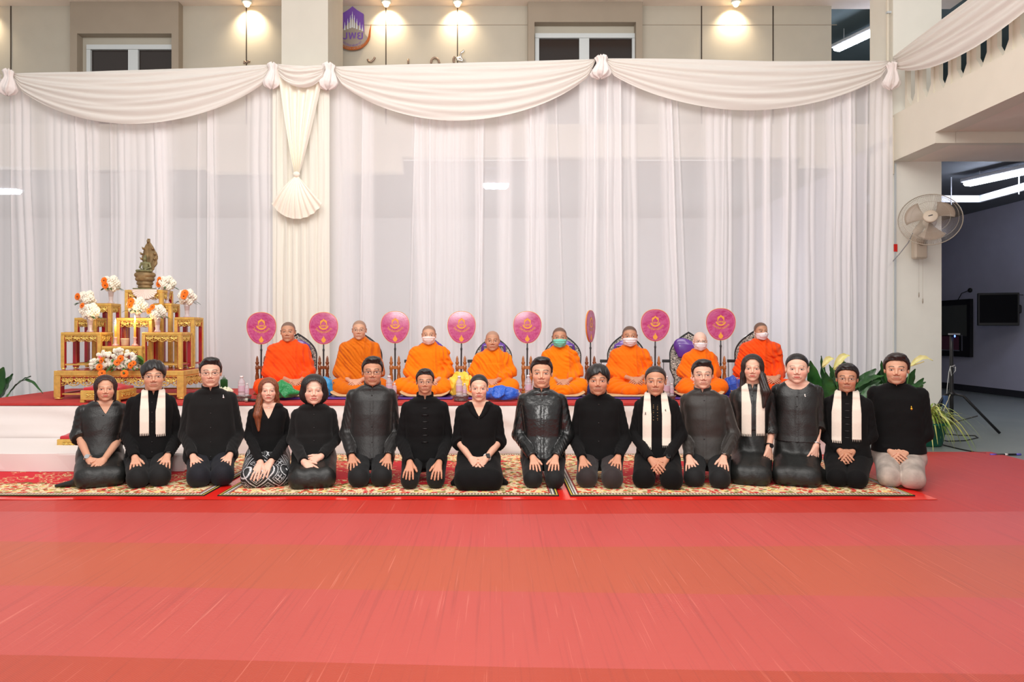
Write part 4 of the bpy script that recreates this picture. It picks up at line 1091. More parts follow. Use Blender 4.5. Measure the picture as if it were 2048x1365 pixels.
    if p.get('lapel'):
        for sd in (-1, 1):
            P = []
            for v_ in np.linspace(0, 1, 12):
                z = zs+.03-.125*v_; xi = hc+sd*(.056*(1-v_)+.004); wd = .040*math.sin(PI*min(1, .15+v_*.85))**.6+.006
                P.append([(xi, z), (xi+sd*wd, z-.012*(1-v_))])
            V_ = []; F_ = []
            for i_, row in enumerate(P):
                for (x, z) in row: V_.append((x, min(fy(x, z), fy(x+sd*.01, z))-.005, z))
            for i_ in range(len(P)-1): F_.append((2*i_, 2*i_+1, 2*i_+3, 2*i_+2))
            solid(MB().add(V_, F_).build('lapel', cl, jk, True), .004)
    # scarf
    if p.get('scarf'):
        (l0, l1, r0, r1), zend, zend2 = p['scarf'][0], loc(0, p['scarf'][1], -.12)[2], loc(0, p['scarf'][2], -.12)[2]
        gs = G((-.20, -.24, min(zend, zend2)-.03), (.20, .16, zs+.10), .0042)
        Ds = smax(loft(gs, Z, A, B, Y0, p=2.5, X0=X0s), gs.z-(zs+.035), .006)
        ncap = cap(gs, (hc, .02, zs-.02), (hc, .0, zs+.09), .078, .066); Ds = smin(Ds, ncap, .02)
        shell = np.maximum(Ds-.0125, -(Ds-.0015))
        f = lambda px: loc(px, 0, -.12)[0]
        zt0 = zs+.0; k = np.clip((gs.z-(zs-.12))/(.12+.07), 0, 1)
        reg = None
        for (a, b, ze, sd) in ((f(l0), f(l1), zend, -1), (f(r0), f(r1), zend2, 1)):
            c_ = (a+b)/2; hw = (b-a)/2; cen = c_*(1-k)+(hc+sd*.066)*k; ww = hw*(1-k)+.024*k
            q = np.maximum(np.abs(gs.x-cen)-ww, gs.y-.02)
            comb = .014*(np.sin((gs.x-c_)*2*PI/.011) > 0); q = np.maximum(q, (ze+.022*(np.sin((gs.x-c_)*2*PI/.0125) > 0.1))-gs.z)
            q = np.maximum(q, gs.z-(zs+.058)); reg = q if reg is None else np.minimum(reg, q)
        back_ = np.maximum(np.maximum(.0-gs.y, np.abs(gs.z-(zs+.034))-.026), np.abs(gs.x-hc)-.085)
        reg = np.minimum(reg, back_)
        Dsc = np.maximum(shell, reg); field_obj('scarf', Dsc, gs, M_scarf, root)
        if p.get('ribbons'):
            for (px_, py_) in p['ribbons']:
                q = loc(px_, py_, -.13); y = front(Dsc, gs, q[0], q[2])-.002
                MB().tube([(q[0]-.005, y, q[2]-.012), (q[0]+.003, y, q[2]+.006), (q[0], y, q[2]+.012), (q[0]-.003, y, q[2]+.006), (q[0]+.005, y, q[2]-.012)], .002, 6).build('ribbon_pin', M_button, root)
    if p.get('pin'):
        px_, py_, m_ = p['pin']; q = loc(px_, py_, -.11); y = fy(q[0], q[2])-.003
        mb = MB(); mb.ball((q[0], y, q[2]-.006), (.010, .004, .010), 10, 7); mb.ball((q[0]-.001, y, q[2]+.009), (.0055, .004, .009), 10, 7); mb.build('brooch', m_, root, True)
    # legs
    if p.get('skirt'):
        sk = p['skirt']; xa, xb = loc(sk[0], 0, -.40)[0], loc(sk[1], 0, -.40)[0]; c_, hw = (xa+xb)/2, (xb-xa)/2
        gl = G((min(xa, -.26)-.06, -.56, 0.0), (max(xb, .26)+.06, .34, hem+.10), .0062)
        Dl = None
        for k_ in (-.5, 0, .5):
            q = cap(gl, (hw*k_*1.0, -.02, .155), (c_+hw*k_*1.12, -.375, .078), .095, .078); Dl = q if Dl is None else smin(Dl, q, .05)
        q = rbox(gl, (c_, -.26, .068), (hw-.004, .19, .072), .065); Dl = smin(Dl, q, .06)
        Dl = smin(Dl, ell(gl, (0, .02, .22), (.160, .12, .14)), .05)
        Dl = smin(Dl, smax(loft(gl, Z, A, B, Y0, infl=-.006, X0=X0s), np.maximum(gl.z-(hem+.07), .14-gl.z), .01), .03)
        Dl = smin(Dl, rbox(gl, (c_*.7, .02, .055), (hw*.9+.01, .20, .055), .05), .04)
        if p.get('train'):
            for (a, b, ra_, rb_) in p['train']: Dl = smin(Dl, cap(gl, a, b, ra_, rb_), .04)
        fl = .003*np.sin(gl.x*55+gl.z*20+2*np.sin(9*gl.y+p['seed']))*np.clip((gl.z-.02)/.1, 0, 1)+.0028*wob(gl, 24, p['seed']+3)
        Dl = np.maximum(Dl+fl, .0015-gl.z); field_obj('skirt', Dl, gl, K[p['legs']], root)
    else:
        gl = G((-.34, -.56, 0.0), (.34, .34, hem+.09), .006); Dl = None
        kr = p.get('kr', .086)-.006
        for i, sd in enumerate((-1, 1)):
            q = cap(gl, (sd*.085+kx[i]*.1, -.01, .165), (kx[i], -.375, kr-.002), .094, kr-.002)
            q = smin(q, rbox(gl, (kx[i]*.97, -.30, .06), (kr-.004, .13, .058), .055), .03)
            q = smin(q, cap(gl, (kx[i], -.33, .062), (sd*.085, .14, .055), .058, .048), .03)
            Dl = q if Dl is None else smin(Dl, q, .008)
        Dl = smin(Dl, ell(gl, (0, .03, .17), (.17*p.get('bw', 1), .12, .12)), .03)
        Dl = smin(Dl, smax(loft(gl, Z, A, B, Y0, infl=-.007, X0=X0s), np.maximum(gl.z-(hem+.06), .13-gl.z), .01), .02)
        fold = .0028*np.sin(62*gl.z+58*np.abs(gl.x)-30*gl.y+3*np.sin(17*gl.x+p['seed'])+2.5*np.sin(23*gl.y))*np.clip((gl.y+.40)/.1, 0, 1)*np.clip(.5+1.2*wob(gl, 14, p['seed']+9), 0, 1)
        Dl = np.maximum(Dl+.002*wob(gl, 30, p['seed']+5)+fold, .0015-gl.z)
        field_obj('trousers', Dl, gl, K[p['legs']], root)
        for sd in (-1, 1):
            gf = G((sd*.085-.06, .13, 0), (sd*.085+.06, .36, .10), .008)
            field_obj('sock', np.maximum(smin(ell(gf, (sd*.085, .24, .035), (.040, .085, .032)), cap(gf, (sd*.085, .15, .05), (sd*.085, .19, .045), .035, .03), .02), .001-gf.z), gf, K['matte'], root)
    # wrist things
    for (i, kind, px_, py_) in p.get('wrist', []):
        sd, W, Tt, el, shl, h_ = arms[i]; d = el-W; d /= np.linalg.norm(d); c_ = W+d*.022; a = np.cross(d, (0, 0, 1)); a /= np.linalg.norm(a); b = np.cross(d, a); r = .0285
        ring_ = [c_+(a*math.cos(t)+b*math.sin(t))*r for t in np.linspace(0, 2*PI, 25)]
        m_ = {'watch': M_silver, 'smart': M_button, 'bangle': M_silver, 'dark': M_button, 'white': M_white}[kind]
        wn = 'bracelet' if kind == 'bangle' else 'wristwatch'
        wt = MB().tube(ring_, .0055 if kind != 'bangle' else .0045, 8, caps=False).build(wn, m_, root, True)
        if kind != 'bangle':
            o_ = np.array(h_.get('n', (0, -.35, .93)), float); o_ /= np.linalg.norm(o_); fc = c_+o_*.029+np.array([0, -.004, 0])
            dd = Vector(o_).to_track_quat('Z', 'Y').to_matrix(); mb = MB()
            if kind in ('smart', 'white'): mb.box(tuple(fc), (.017, .020, .004), R=dd, bev=.003)
            else:
                V_ = np.array([(.019*math.cos(2*PI*k/20), .019*math.sin(2*PI*k/20), z) for z in (-.003, .004) for k in range(20)]) @ np.array(dd).T+fc
                mb.add(V_, [(k, (k+1) % 20, 20+(k+1) % 20, 20+k) for k in range(20)]+[tuple(range(20, 40)), tuple(range(20))[::-1]])
            mb.build('watch_face', M_button if kind in ('smart', 'white', 'dark') else M_silver, wt)
    for i in p.get('ring', []):
        sd, W, Tt, el, shl, h_ = arms[i]; fing, _, _ = hand_prims(W, Tt-W, h_.get('n', (0, -.35, .93)), h_.get('side', sd), h_.get('spread', 1), h_.get('curl', .22), p.get('hsc', .98))
        a_, b_ = np.array(fing[2][0][0]), np.array(fing[2][0][1]); c_ = a_*.35+b_*.65; d = (b_-a_)/np.linalg.norm(b_-a_); q1 = np.cross(d, (0, 0, 1)); q1 /= np.linalg.norm(q1); q2 = np.cross(d, q1)
        MB().tube([c_+(q1*math.cos(t)+q2*math.sin(t))*.0098 for t in np.linspace(0, 2*PI, 17)], .0016, 6, caps=False).build('ring', M_silver, root, True)
    if p.get('necklace'):
        mb = MB(); mb.tube([(hc+.062*math.sin(t), -.005-.062*math.cos(t)*1.1, zs+.03-.03*math.cos(t)**2*(math.cos(t) > 0)) for t in np.linspace(-1.6, 1.6, 20)], .0022, 5); mb.build('necklace', M_silver, root, True)
    return root

def T2(w1, t1, w2, t2, **k):      # hands flat on the thighs
    return [dict(w=w1, t=t1, **k), dict(w=w2, t=t2, **k)]
def CL(c, dx=13, dy=14, el=None, **k):      # hands clasped in the lap
    x, y = c
    return [dict(w=(x-dx-2, y-dy), t=(x+8, y+13), yw=-.27, yt=-.33, curl=.35, spread=.4, n=(-.3, -.75, .6), **k), dict(w=(x+dx+2, y-dy), t=(x-9, y+11), yw=-.29, yt=-.355, curl=.45, spread=.4, n=(.3, -.75, .6), **k)]
PEOPLE = [
 dict(seed=1, cx=200, hx=211, top=752, chin=803, sh=813, hem=925, skin='mid', fem=True, w=1.0, cheek=1.06, hair='bob', hmat=H_red, hair_bottom=-.135, part=.0, fw=.056, cloth='leather', blouse=True, neckline='v', vd=.10, sleeve=.16, ra=.062, rc=.060, bare=.25,
      sw=.176, bw=.98, buttons=4, bx=.010, placket=False, legs='skirt', skirt=(151, 248), train=[((-.16, -.30, .03), (-.30, -.26, .012), .03, .012), ((.12, -.2, .05), (.24, -.1, .03), .06, .03)], knees=(180, 222), elb=(157, 243), elby=872, hands=CL((193, 934)), wrist=[(0, 'watch', 0, 0)], eye=.0042,
      label='woman with straight black bob, dark silk blouse and silver watch on her wrist'),
 dict(seed=2, cx=299, hx=307, top=722, chin=782, sh=796, hem=917, skin='mid', jaw=1.0, hair='flop', part=.006, cloth='matte', neckline='mandarin', scarf=((279, 298, 311, 331), 872, 875), legs='trouser', knees=(275, 320), elb=(256, 357), ra=.058, buttons=6,
      hands=T2((270, 916), (272, 950), (335, 912), (325, 947)), wrist=[(1, 'smart', 0, 0)], ring=[1], glasses=(M_frame_s, .0011, 'sq'), beard=1, bw=1.05,
      label='man with thin glasses and cream scarf kneeling in front of the golden altar'),
 dict(seed=3, cx=422, hx=421, top=716, chin=774, sh=789, hem=925, skin='light', cheek=1.06, hair='crop', cloth='wool', legs='navy', knees=(397, 445), elb=(372, 474), elby=870, ra=.062, bw=1.22, fat=1.12, sw=.188, buttons=5, kr=.094,
      hands=T2((386, 914), (396, 942), (460, 911), (447, 936)), ring=[1], glasses=(M_frame_b, .0014, 'round'), pin=(447, 795, M_silver),
      label='man with round black glasses and silver ribbon pin kneeling right of the golden altar'),
 dict(seed=4, cx=536, hx=537, top=757, chin=805, sh=817, hem=905, skin='fair', fem=True, w=.98, hair='long', hmat=H_brown, part=-.004, fw=.053, cloth='matte', blouse=True, neckline='v', vd=.125, sleeve=1, sw=.155, bw=.82, ra=.047, rc=.034, legs='ikat', skirt=(484, 578),
      locks=[((-.075, -.02, -.06), (-.095, -.075, -.24), .030, .036), ((-.095, -.075, -.24), (-.085, -.095, -.39), .034, .012), ((.072, .0, -.05), (.082, .02, -.22), .022, .026)], knees=(512, 552), elb=(499, 578), hem2=0, buttons=0, necklace=1,
      hands=T2((521, 926), (510, 948), (542, 924), (528, 947), curl=.1, offw=.036, offt=.024), eye=.0046, train=[((.14, -.18, .05), (.25, -.16, .03), .055, .03)],
      label='young woman with long brown hair and black and white diamond-patterned skirt'),
 dict(seed=5, cx=628, hx=628, top=752, chin=809, sh=820, hem=920, skin='fair', fem=True, w=1.02, cheek=1.12, smile=.45, hair='bigbob', hair_bottom=-.125, fw=.054, part=-.0, cloth='wool', neckline='mandarin', ears=False, buttons=4, legs='skirt', skirt=(579, 669), knees=(606, 650),
      elb=(587, 669), elby=880, ra=.056, bw=.98, fat=1.08, sw=.170, hands=[dict(w=(608, 925), t=(630, 945), yw=-.27, yt=-.345, n=(-.2, -.7, .7), curl=.2), dict(w=(642, 914), t=(609, 930), yw=-.28, yt=-.37, n=(.2, -.7, .7), curl=.25, spread=.6)], ring=[1], eye=.0030,
      label='smiling woman with a round black bob and mandarin collar jacket, hands crossed'),
 dict(seed=6, cx=742, hx=745, top=714, chin=772, sh=782, hem=928, skin='tan', cheek=1.02, jaw=1.05, hair='crop', cloth='silk', legs='trouser', knees=(717, 763), elb=(693, 789), elby=868, ra=.060, bw=1.12, fat=1.05, sw=.190, buttons=5, point=1,
      hands=T2((704, 914), (705, 946), (776, 914), (772, 945)), glasses=(M_frame_b, .0016, 'sq'), beard=1, wrist=[(0, 'dark', 0, 0)],
      label='man with dark rectangular glasses in a sheened black silk jacket'),
 dict(seed=7, cx=850, hx=850, top=738, chin=788, sh=806, hem=938, skin='tan', jaw=.95, hair='crop', quiff=0, cloth='matte', frogs=1, legs='trouser', knees=(819, 872), elb=(803, 895), elby=882, ra=.056, bw=1.05, sw=.180, kr=.072,
      hands=T2((820, 926), (816, 953), (878, 926), (873, 955)), ring=[0, 1], glasses=(M_frame_s, .0012, 'sq'), len=.98,
      label='man with thin metal glasses in a plain black jacket with knotted fastenings'),
 dict(seed=8, cx=957, hx=958, top=749, chin=803, sh=814, hem=935, skin='light', fem=True, w=.97, hair='tied', cloth='matte', blouse=True, neckline='v', vd=.115, lapel=1, sleeve=.17, ra=.060, rc=.062, bare=.25, sw=.172, bw=.94, legs='matte', skirt=(911, 1003), knees=(936, 980),
      elb=(917, 998), elby=884, hands=CL((957, 932)), wrist=[(1, 'white', 0, 0)], ring=[0], buttons=2, eye=.0052, train=[((-.14, -.2, .04), (-.20, -.24, .02), .05, .025), ((.14, -.2, .04), (.22, -.24, .02), .05, .02)],
      label='woman with tied-back hair, black V-neck blouse and pale-strapped square watch'),
 dict(seed=9, cx=1086, hx=1083, top=715, chin=776, sh=791, hem=922, skin='mid', jaw=1.03, hair='crop', cloth='satin', legs='trouser', knees=(1065, 1110), elb=(1037, 1135), elby=870, ra=.058, bw=1.08, sw=.190, buttons=4, point=1, kr=.077,
      hands=T2((1066, 916), (1072, 948), (1111, 916), (1106, 947)), label='young man in a shiny black satin jacket'),
 dict(seed=10, cx=1200, hx=1196, top=730, chin=791, sh=800, hem=932, skin='tan', cheek=1.03, hair='flop', part=.014, cloth='matte', legs='brown', knees=(1173, 1225), elb=(1150, 1250), elby=880, ra=.057, bw=1.1, fat=1.06, sw=.184, buttons=4,
      hands=T2((1165, 918), (1169, 950), (1236, 915), (1229, 950)), wrist=[(1, 'dark', 0, 0)], beard=1, label='man with longish parted hair and dark brown trousers'),
 dict(seed=11, cx=1315, hx=1311, top=732, chin=792, sh=802, hem=920, skin='tan', jaw=.98, hair='tied', cloth='matte', embroid=1, legs='matte', knees=(1287, 1344), elb=(1269, 1362), elby=870, ra=.054, bw=1.0, sw=.168, kr=.090, hmat=H_dark, eye=.0042,
      scarf=((1285, 1303, 1324, 1342), 900, 896), ribbons=[(1291, 828), (1331, 822)], hands=CL((1317, 934)), wrist=[(1, 'dark', 0, 0), (0, 'bangle', 0, 0)],
      label='person with slicked-back hair, cream scarf with two ribbon pins and embroidered shirt front'),
 dict(seed=12, cx=1414, hx=1405, top=720, chin=778, sh=792, hem=930, skin='light', jaw=1.0, hair='crop', cloth='brownsilk', legs='trouser', knees=(1388, 1440), elb=(1374, 1466), elby=868, ra=.058, bw=1.08, sw=.184, buttons=4, point=1, kr=.084, yaw=6,
      hands=T2((1378, 916), (1384, 950), (1447, 916), (1446, 952)), wrist=[(1, 'watch', 0, 0)], ring=[1], glasses=(M_frame_s, .0010, 'round'),
      label='man with side-swept hair and rimless glasses in a brownish black silk jacket'),
 dict(seed=13, cx=1503, hx=1505, top=710, chin=763, sh=783, hem=862, skin='light', fem=True, w=.97, hair='long', hmat=H_dark, part=0, fw=.053, cloth='leather', blouse=True, neckline='mandarin', sleeve=.34, ra=.054, rc=.048, bare=.20, sw=.168, bw=.86, legs='skirt', skirt=(1464, 1538), knees=(1485, 1520),
      locks=[((.072, -.03, -.06), (.10, -.085, -.20), .030, .036), ((.10, -.085, -.20), (.085, -.10, -.34), .034, .010), ((-.072, -.0, -.05), (-.082, -.01, -.20), .026, .02)], scarf=((1483, 1503, 1512, 1530), 874, 872), elb=(1468, 1543), elby=862,
      hands=[dict(w=(1480, 900), t=(1488, 930), hide=1), dict(w=(1538, 896), t=(1531, 930), hang=1, yw=-.12, yt=-.2, n=(.6, -.8, .1), curl=.3, side=-1)], wrist=[(1, 'dark', 0, 0), (1, 'bangle', 0, 0)], ring=[1], buttons=2, tilt=0,
      label='woman with long straight black hair and a fringed cream scarf'),
 dict(seed=14, cx=1594, hx=1594, top=707, chin=767, sh=773, hem=886, skin='fair', fem=True, w=1.02, cheek=1.10, hair='tied', cloth='leather', blouse=True, neckline='round', nr=.098, sleeve=.14, ra=.060, rc=.058, bare=.24, sw=.186, bw=1.08, fat=1.08, legs='skirt', skirt=(1547, 1640), knees=(1572, 1614),
      elb=(1553, 1636), elby=855, hands=[dict(w=(1560, 900), t=(1570, 930), hide=1), dict(w=(1632, 893), t=(1619, 930), hang=1, yw=-.1, yt=-.2, n=(.6, -.8, .1), curl=.35, side=-1)], wrist=[(1, 'bangle', 0, 0)], ring=[1], buttons=5, pin=(1610, 793, M_white), necklace=1,
      train=[((.08, -.3, .05), (.2, -.2, .05), .07, .06)], label='woman with slicked-back hair, round-necked dark silk blouse and white brooch'),
 dict(seed=15, cx=1696, hx=1694, top=728, chin=785, sh=798, hem=915, skin='tan', w=.98, hair='crop', quiff=0, cloth='matte', frogs=1, legs='matte', knees=(1674, 1714), elb=(1652, 1742), elby=872, ra=.055, bw=1.0, sw=.176, kr=.082, hair_t=.013,
      scarf=((1663, 1683, 1704, 1723), 888, 884), hands=CL((1693, 913), dx=11, dy=10), glasses=(M_frame_s, .0013, 'round'), beard=1,
      label='man with round metal glasses and cream scarf kneeling before the leafy plant'),
 dict(seed=16, cx=1797, hx=1793, top=708, chin=769, sh=779, hem=908, skin='mid', cheek=1.03, jaw=1.06, hair='crop', hair_t=.013, hmat=H_dark, cloth='matte', legs='beige', knees=(1779, 1826), elb=(1748, 1850), elby=868, ra=.066, bw=1.2, fat=1.08, sw=.200, kr=.094, beard=1,
      hands=CL((1798, 908), dx=17, dy=6), pin=(1823, 817, M_gold), label='man in beige trousers with a small gold pin on his black jacket'),
]
for p in PEOPLE: person(p)
# ------------------------------------------------------------------ monks
M_wood = mat('turned_brown_wood', (128, 66, 28), .3, var=.15, vscale=30, coat=.4); M_wood2 = mat('light_turned_wood', (176, 106, 50), .3, var=.15, vscale=30, coat=.4)
M_fanpole = mat('black_silver_pole', (52, 52, 54), .35, .3, var=.4, vscale=120)
def robe_mat(name, c):
    t = NT(name); o = t.obj(); n = t.noise(30, 3, o); t.l(t.mix(t.mapr(n, .3, .7), lin(tuple(v*.96 for v in c)), lin(c)), t.b.inputs['Base Color'])
    t.b.inputs['Roughness'].default_value = .8; setin(t.b, 'Sheen Weight', .1); setin(t.b, 'Specular IOR Level', .2)
    t.bump(t.noise(9, 5, t.scalev(o, 1, 1, 3)), .35, .02); return t.m
ROBE = {'red': robe_mat('red_orange_robe', (255, 84, 14)), 'brown': robe_mat('brown_orange_robe', (222, 112, 8)), 'orange': robe_mat('bright_orange_robe', (255, 118, 6)), 'yel': robe_mat('yellow_orange_robe', (255, 130, 0))}
M_mask = {'white': mat('white_mask', (244, 236, 238), .8, bump=.3, bscale=30), 'pink': mat('pale_pink_mask', (246, 224, 218), .8, bump=.3, bscale=30), 'mint': mat('mint_green_mask', (126, 218, 196), .8, bump=.3, bscale=30)}
SM = .562      # height the monks sit at
def monk(p):
    Y = 7.95; cx = p['cx']; X0 = wx(cx, Y); ang = math.atan2(-X0, Y)*.75+math.radians(p.get('turn', 0))
    root = thing('monk', p['label'], 'person', (X0, Y, SM), ang, 'monks seated in a row on the stage')
    ca, sa = math.cos(ang), math.sin(ang)
    def loc(px, py, yl):
        m = (px-CXP)/FPX; xl = (m*(Y+yl*ca)-X0+yl*sa)/(ca-m*sa); return np.array([xl, yl, wz(py, Y+xl*sa+yl*ca)-SM])
    hp = dict(skin=p['skin'], stub=p.get('stub', .6), stubcol=p.get('stubcol', (60, 52, 50)), jaw=p.get('jaw', 1), cheek=p.get('cheek', 1), w=p.get('w', 1), brow=p.get('brow', .7), eye=p.get('eye', .004), neck=.062, beard=0)
    zt, zc = loc(p['hx'], p['top'], 0)[2], loc(p['hx'], p['chin'], -.09)[2]; hs = (zt-zc)/.232; hc = loc(p['hx'], 700, 0)[0]
    TH = Matrix.Translation((hc, -.05, zc+.112*hs)) @ Euler((math.radians(p.get('nod', 0)), 0, -ang*.3+math.radians(p.get('yaw', 0)))).to_matrix().to_4x4() @ Matrix.Diagonal((hs*1.08, hs, hs, 1))
    gh = G((-.1, -.122, -.19), (.1, .14, .135), .0032); Dh = head_D(gh, hp); V, Q = nets(Dh, gh); ch = face_cols(V, hp)
    parts = [(V @ np.array(TH.to_3x3()).T+np.array(TH.translation), Q, ch)]
    zs = zc-.030; B_ = p.get('b', 1.0)
    Z = [0, .08, .2, .34, zs-.14, zs-.06, zs-.01, zs+.03, zs+.06]; A = [.19*B_, .20*B_, .19*B_, .18*B_, .195*B_, .205*B_, .180*B_, .095, .062]; Bd = [.15, .15, .15, .14, .135, .125, .105, .080, .066]; Y0 = [-.02, -.02, -.01, 0, .0, .005, .01, .01, .01]
    X0s = np.interp(Z, [.1, zs], [0, hc]).tolist()
    gb = G((-.3, -.35, 0), (.3, .25, zs+.06), .016); body = smax(loft(gb, Z, A, Bd, Y0, infl=-.025, X0=X0s), gb.z-(zs+.04), .01)
    vb, qb = nets(body, gb); parts.append((vb, qb, skin_cols(vb, hp)))
    H = loc(p['hand'][0], p['hand'][1], -.27); H[1] = -.29; H[2] = max(H[2], .13)
    W1, W2 = H+np.array([-.055, .03, .022]), H+np.array([.058, .02, .026])
    for (w_, t_, n_, sd) in ((W1, H+np.array([.035, -.025, -.012]), (-.2, -.7, .7), -1), (W2, H+np.array([-.035, -.04, -.016]), (.2, -.7, .7), 1)):
        el = np.array([sd*.235*B_, -.02, .24]); v, q = hand_mesh(w_, t_-w_, n_, sd, el, .3, .35, .92, h=.0036, armlen=.12); parts.append((v, q, skin_cols(v, hp, True)))
    V, Q, c_ = join(parts); link_mesh('body', np_mesh('body', V, Q, c_), M_skin, root)
    # robe: torso, covered arms, crossed legs, one field
    gr = G((-.46, -.52, 0), (.46, .24, zs+.07), .0068); r = gr
    D = smax(loft(gr, Z, A, Bd, Y0, infl=.004, X0=X0s, p=2.3), gr.z-(zs+.05), .008)
    tor = np.sqrt((np.sqrt((gr.x-hc)**2+((gr.y-.005)/1.1)**2)-.070)**2+(gr.z-(zs+.022)-.15*(gr.y+.0))**2)-.022; D = smin(D, tor, .02)
    for sd in (-1, 1):
        sh = (sd*(.158*B_)+hc, .01, zs-.068); el = (sd*.225*B_+hc*.5, -.02, .24); w_ = W1 if sd < 0 else W2; w_ = w_+(np.array(el)-w_)*p.get('cuff', .35)
        D = smin(D, cap(gr, sh, el, .070, .068), .035); D = smin(D, cap(gr, el, tuple(w_), .062, .045), .03)
    kl, kr = loc(p['legs'][0], 780, -.22)[0]+.085, loc(p['legs'][1], 780, -.22)[0]-.085
    L = None
    for sd, k in ((-1, kl), (1, kr)):
        q = cap(gr, (sd*.08, .0, .095), (k, -.20, .092), .105, .086)
        q2 = cap(gr, (k, -.22, .082), (-sd*.04, -.37, .055), .075, .052); q = smin(q, q2, .04); L = q if L is None else smin(L, q, .02)
    L = smin(L, ell(gr, (0, -.15, .06), (.26, .22, .07)), .05)
    # folds: diagonal sweep on the chest, radiating on the legs
    s1 = (gr.x-.16)*.62+(gr.z-zs)*.78; w1 = .9*wob(gr, 11, p['seed'])+.35*wob(gr, 26, p['seed']+40); arg = 96*s1+7*w1+22*(gr.x-.16)*(1+w1); amp_ = np.clip(.55+.9*wob(gr, 10, p['seed']+20), .12, 1)
    fold = amp_*(.0150*(np.abs(np.sin(arg*.42))**.8-.5)+.0042*np.sin(arg*1.7+4*w1))
    ridge = .020*np.exp(-((gr.x-.085-.30*(zs-gr.z)*-.35-.02*np.sin(9*gr.z))/.020)**2)
    front_ = np.clip(-(gr.y-.03)/.05, 0, 1)*np.clip((gr.z-.13)/.08, 0, 1)
    side = np.clip((gr.x-.11)/.03, 0, 1); fold2 = .009*np.sin(85*gr.x+30*gr.z+8*w1)+.004*np.sin(60*gr.z+9*w1)
    D = D-front_*((1-side)*fold+side*fold2)*p.get('fold', 1)-front_*ridge
    D = D+.0028*wob(gr, 46, p['seed']+3)+.002*wob(gr, 80, p['seed']+4)
    lf = .0140*np.clip(.5+wob(gr, 9, p['seed']+21), .1, 1)*(np.abs(np.sin(30*gr.x*np.sign(gr.x)+34*gr.z+26*gr.y+5*wob(gr, 9, p['seed']+5)))-.5); L = L-lf*np.clip((gr.z-.02)/.05, 0, 1)+.003*wob(gr, 30, p['seed']+8)
    D = smin(D, L, .018)
    D = smax(D, -np.maximum(np.sqrt((gr.x-hc)**2+(gr.y+.015)**2)-.056, zs-.02-gr.z), .008)
    hol = None
    for w_ in (W1, W2): q = ell(gr, tuple(w_+np.array([0, -.05, .0])), (.05, .06, .03)); hol = q if hol is None else np.minimum(hol, q)
    hol = np.minimum(hol, ell(gr, (H[0], H[1]-.03, H[2]+.01), (.085, .055, .04)))
    D = smax(D, -hol, .015); D = np.maximum(D, .002-gr.z)
    field_obj('robe', D, gr, ROBE[p['robe']], root)
    if p.get('mask'):
        gm = G((-.1, -.135, -.125), (.1, .06, .02), .0030); Dm = head_D(gm, dict(hp, ears=False))
        k94 = p.get('kf'); Dm = smin(Dm, ell(gm, (0, -.085, -.035), (.034, .026 if not k94 else .042, .04)), .03)
        Dm = Dm+.0012*np.sin(240*gm.z) if not k94 else Dm
        top = -.010-.12*np.abs(gm.x)*(1 if not k94 else 1.6); reg = np.maximum(np.maximum(gm.z-top, -.108+.25*np.abs(gm.x)-gm.z), np.maximum(gm.y+.022+.0*gm.x, np.abs(gm.x)-.070))
        Dm = np.maximum(np.maximum(Dm-.0075, -(Dm-.0012)), reg)
        mo = field_obj('face_mask', Dm, gm, M_mask[p['mask']], root, T=TH)
        for sd in (-1, 1):
            for z0 in (-.022, -.07):
                MB().tube([tuple(TH @ Vector((sd*.064, -.035, z0))), tuple(TH @ Vector((sd*.0795, -.008, z0*.5))), tuple(TH @ Vector((sd*.082, .012, .0)))], .0013, 5).build('ear_loop', M_mask[p['mask']], mo, True)
    if p.get('glasses'): glasses(root, TH, M_frame_s, .0013, style='sq')
    return root
MONKS = [
 dict(seed=31, cx=580, hx=577, top=644, chin=684, robe='red', skin='tan', hand=(590, 772), legs=(507, 634), stub=.75, stubcol=(70, 66, 66), b=1.02, cheek=1.02, label='bare-faced monk in red-orange robe with a green bag in front of him'),
 dict(seed=32, cx=717, hx=719, top=641, chin=680, robe='brown', skin='mid', hand=(710, 777), legs=(660, 775), stub=.5, glasses=1, b=.98, cheek=1.04, label='monk with glasses in a darker brown-orange robe'),
 dict(seed=33, cx=858, hx=858, top=651, chin=690, robe='yel', skin='mid', mask='pink', hand=(862, 780), legs=(786, 903), stub=.6, b=.98, label='monk in orange robe with a pale pink face mask, beside the yellow bag'),
 dict(seed=34, cx=985, hx=985, top=662, chin=702, robe='yel', skin='tan', hand=(982, 768), legs=(934, 1038), stub=.35, stubcol=(120, 110, 105), b=.92, cheek=1.1, jaw=1.08, label='older bare-faced monk in orange robe with shiny blue bag before him'),
 dict(seed=35, cx=1124, hx=1119, top=655, chin=696, robe='yel', skin='tan', mask='mint', hand=(1126, 770), legs=(1092, 1177), stub=.8, b=.86, label='monk wearing a mint green face mask'),
 dict(seed=36, cx=1258, hx=1259, top=652, chin=694, robe='orange', skin='tan', mask='white', hand=(1272, 762), legs=(1213, 1302), stub=.85, b=.94, label='monk in orange robe with pleated white mask and cropped black hair'),
 dict(seed=37, cx=1396, hx=1399.5, top=664, chin=702, robe='orange', skin='pale', mask='white', hand=(1400, 765), legs=(1358, 1456), stub=.25, stubcol=(210, 196, 186), glasses=1, b=.78, w=.98, brow=.3, label='pale elderly monk with glasses and white mask beside a purple cushion'),
 dict(seed=38, cx=1516, hx=1521, top=645, chin=681, robe='red', skin='tan', mask='white', kf=1, hand=(1545, 760), legs=(1462, 1590), stub=.8, b=.96, yaw=14, label='monk in red-orange robe wearing a moulded white mask'),
]
for p in MONKS: monk(p)

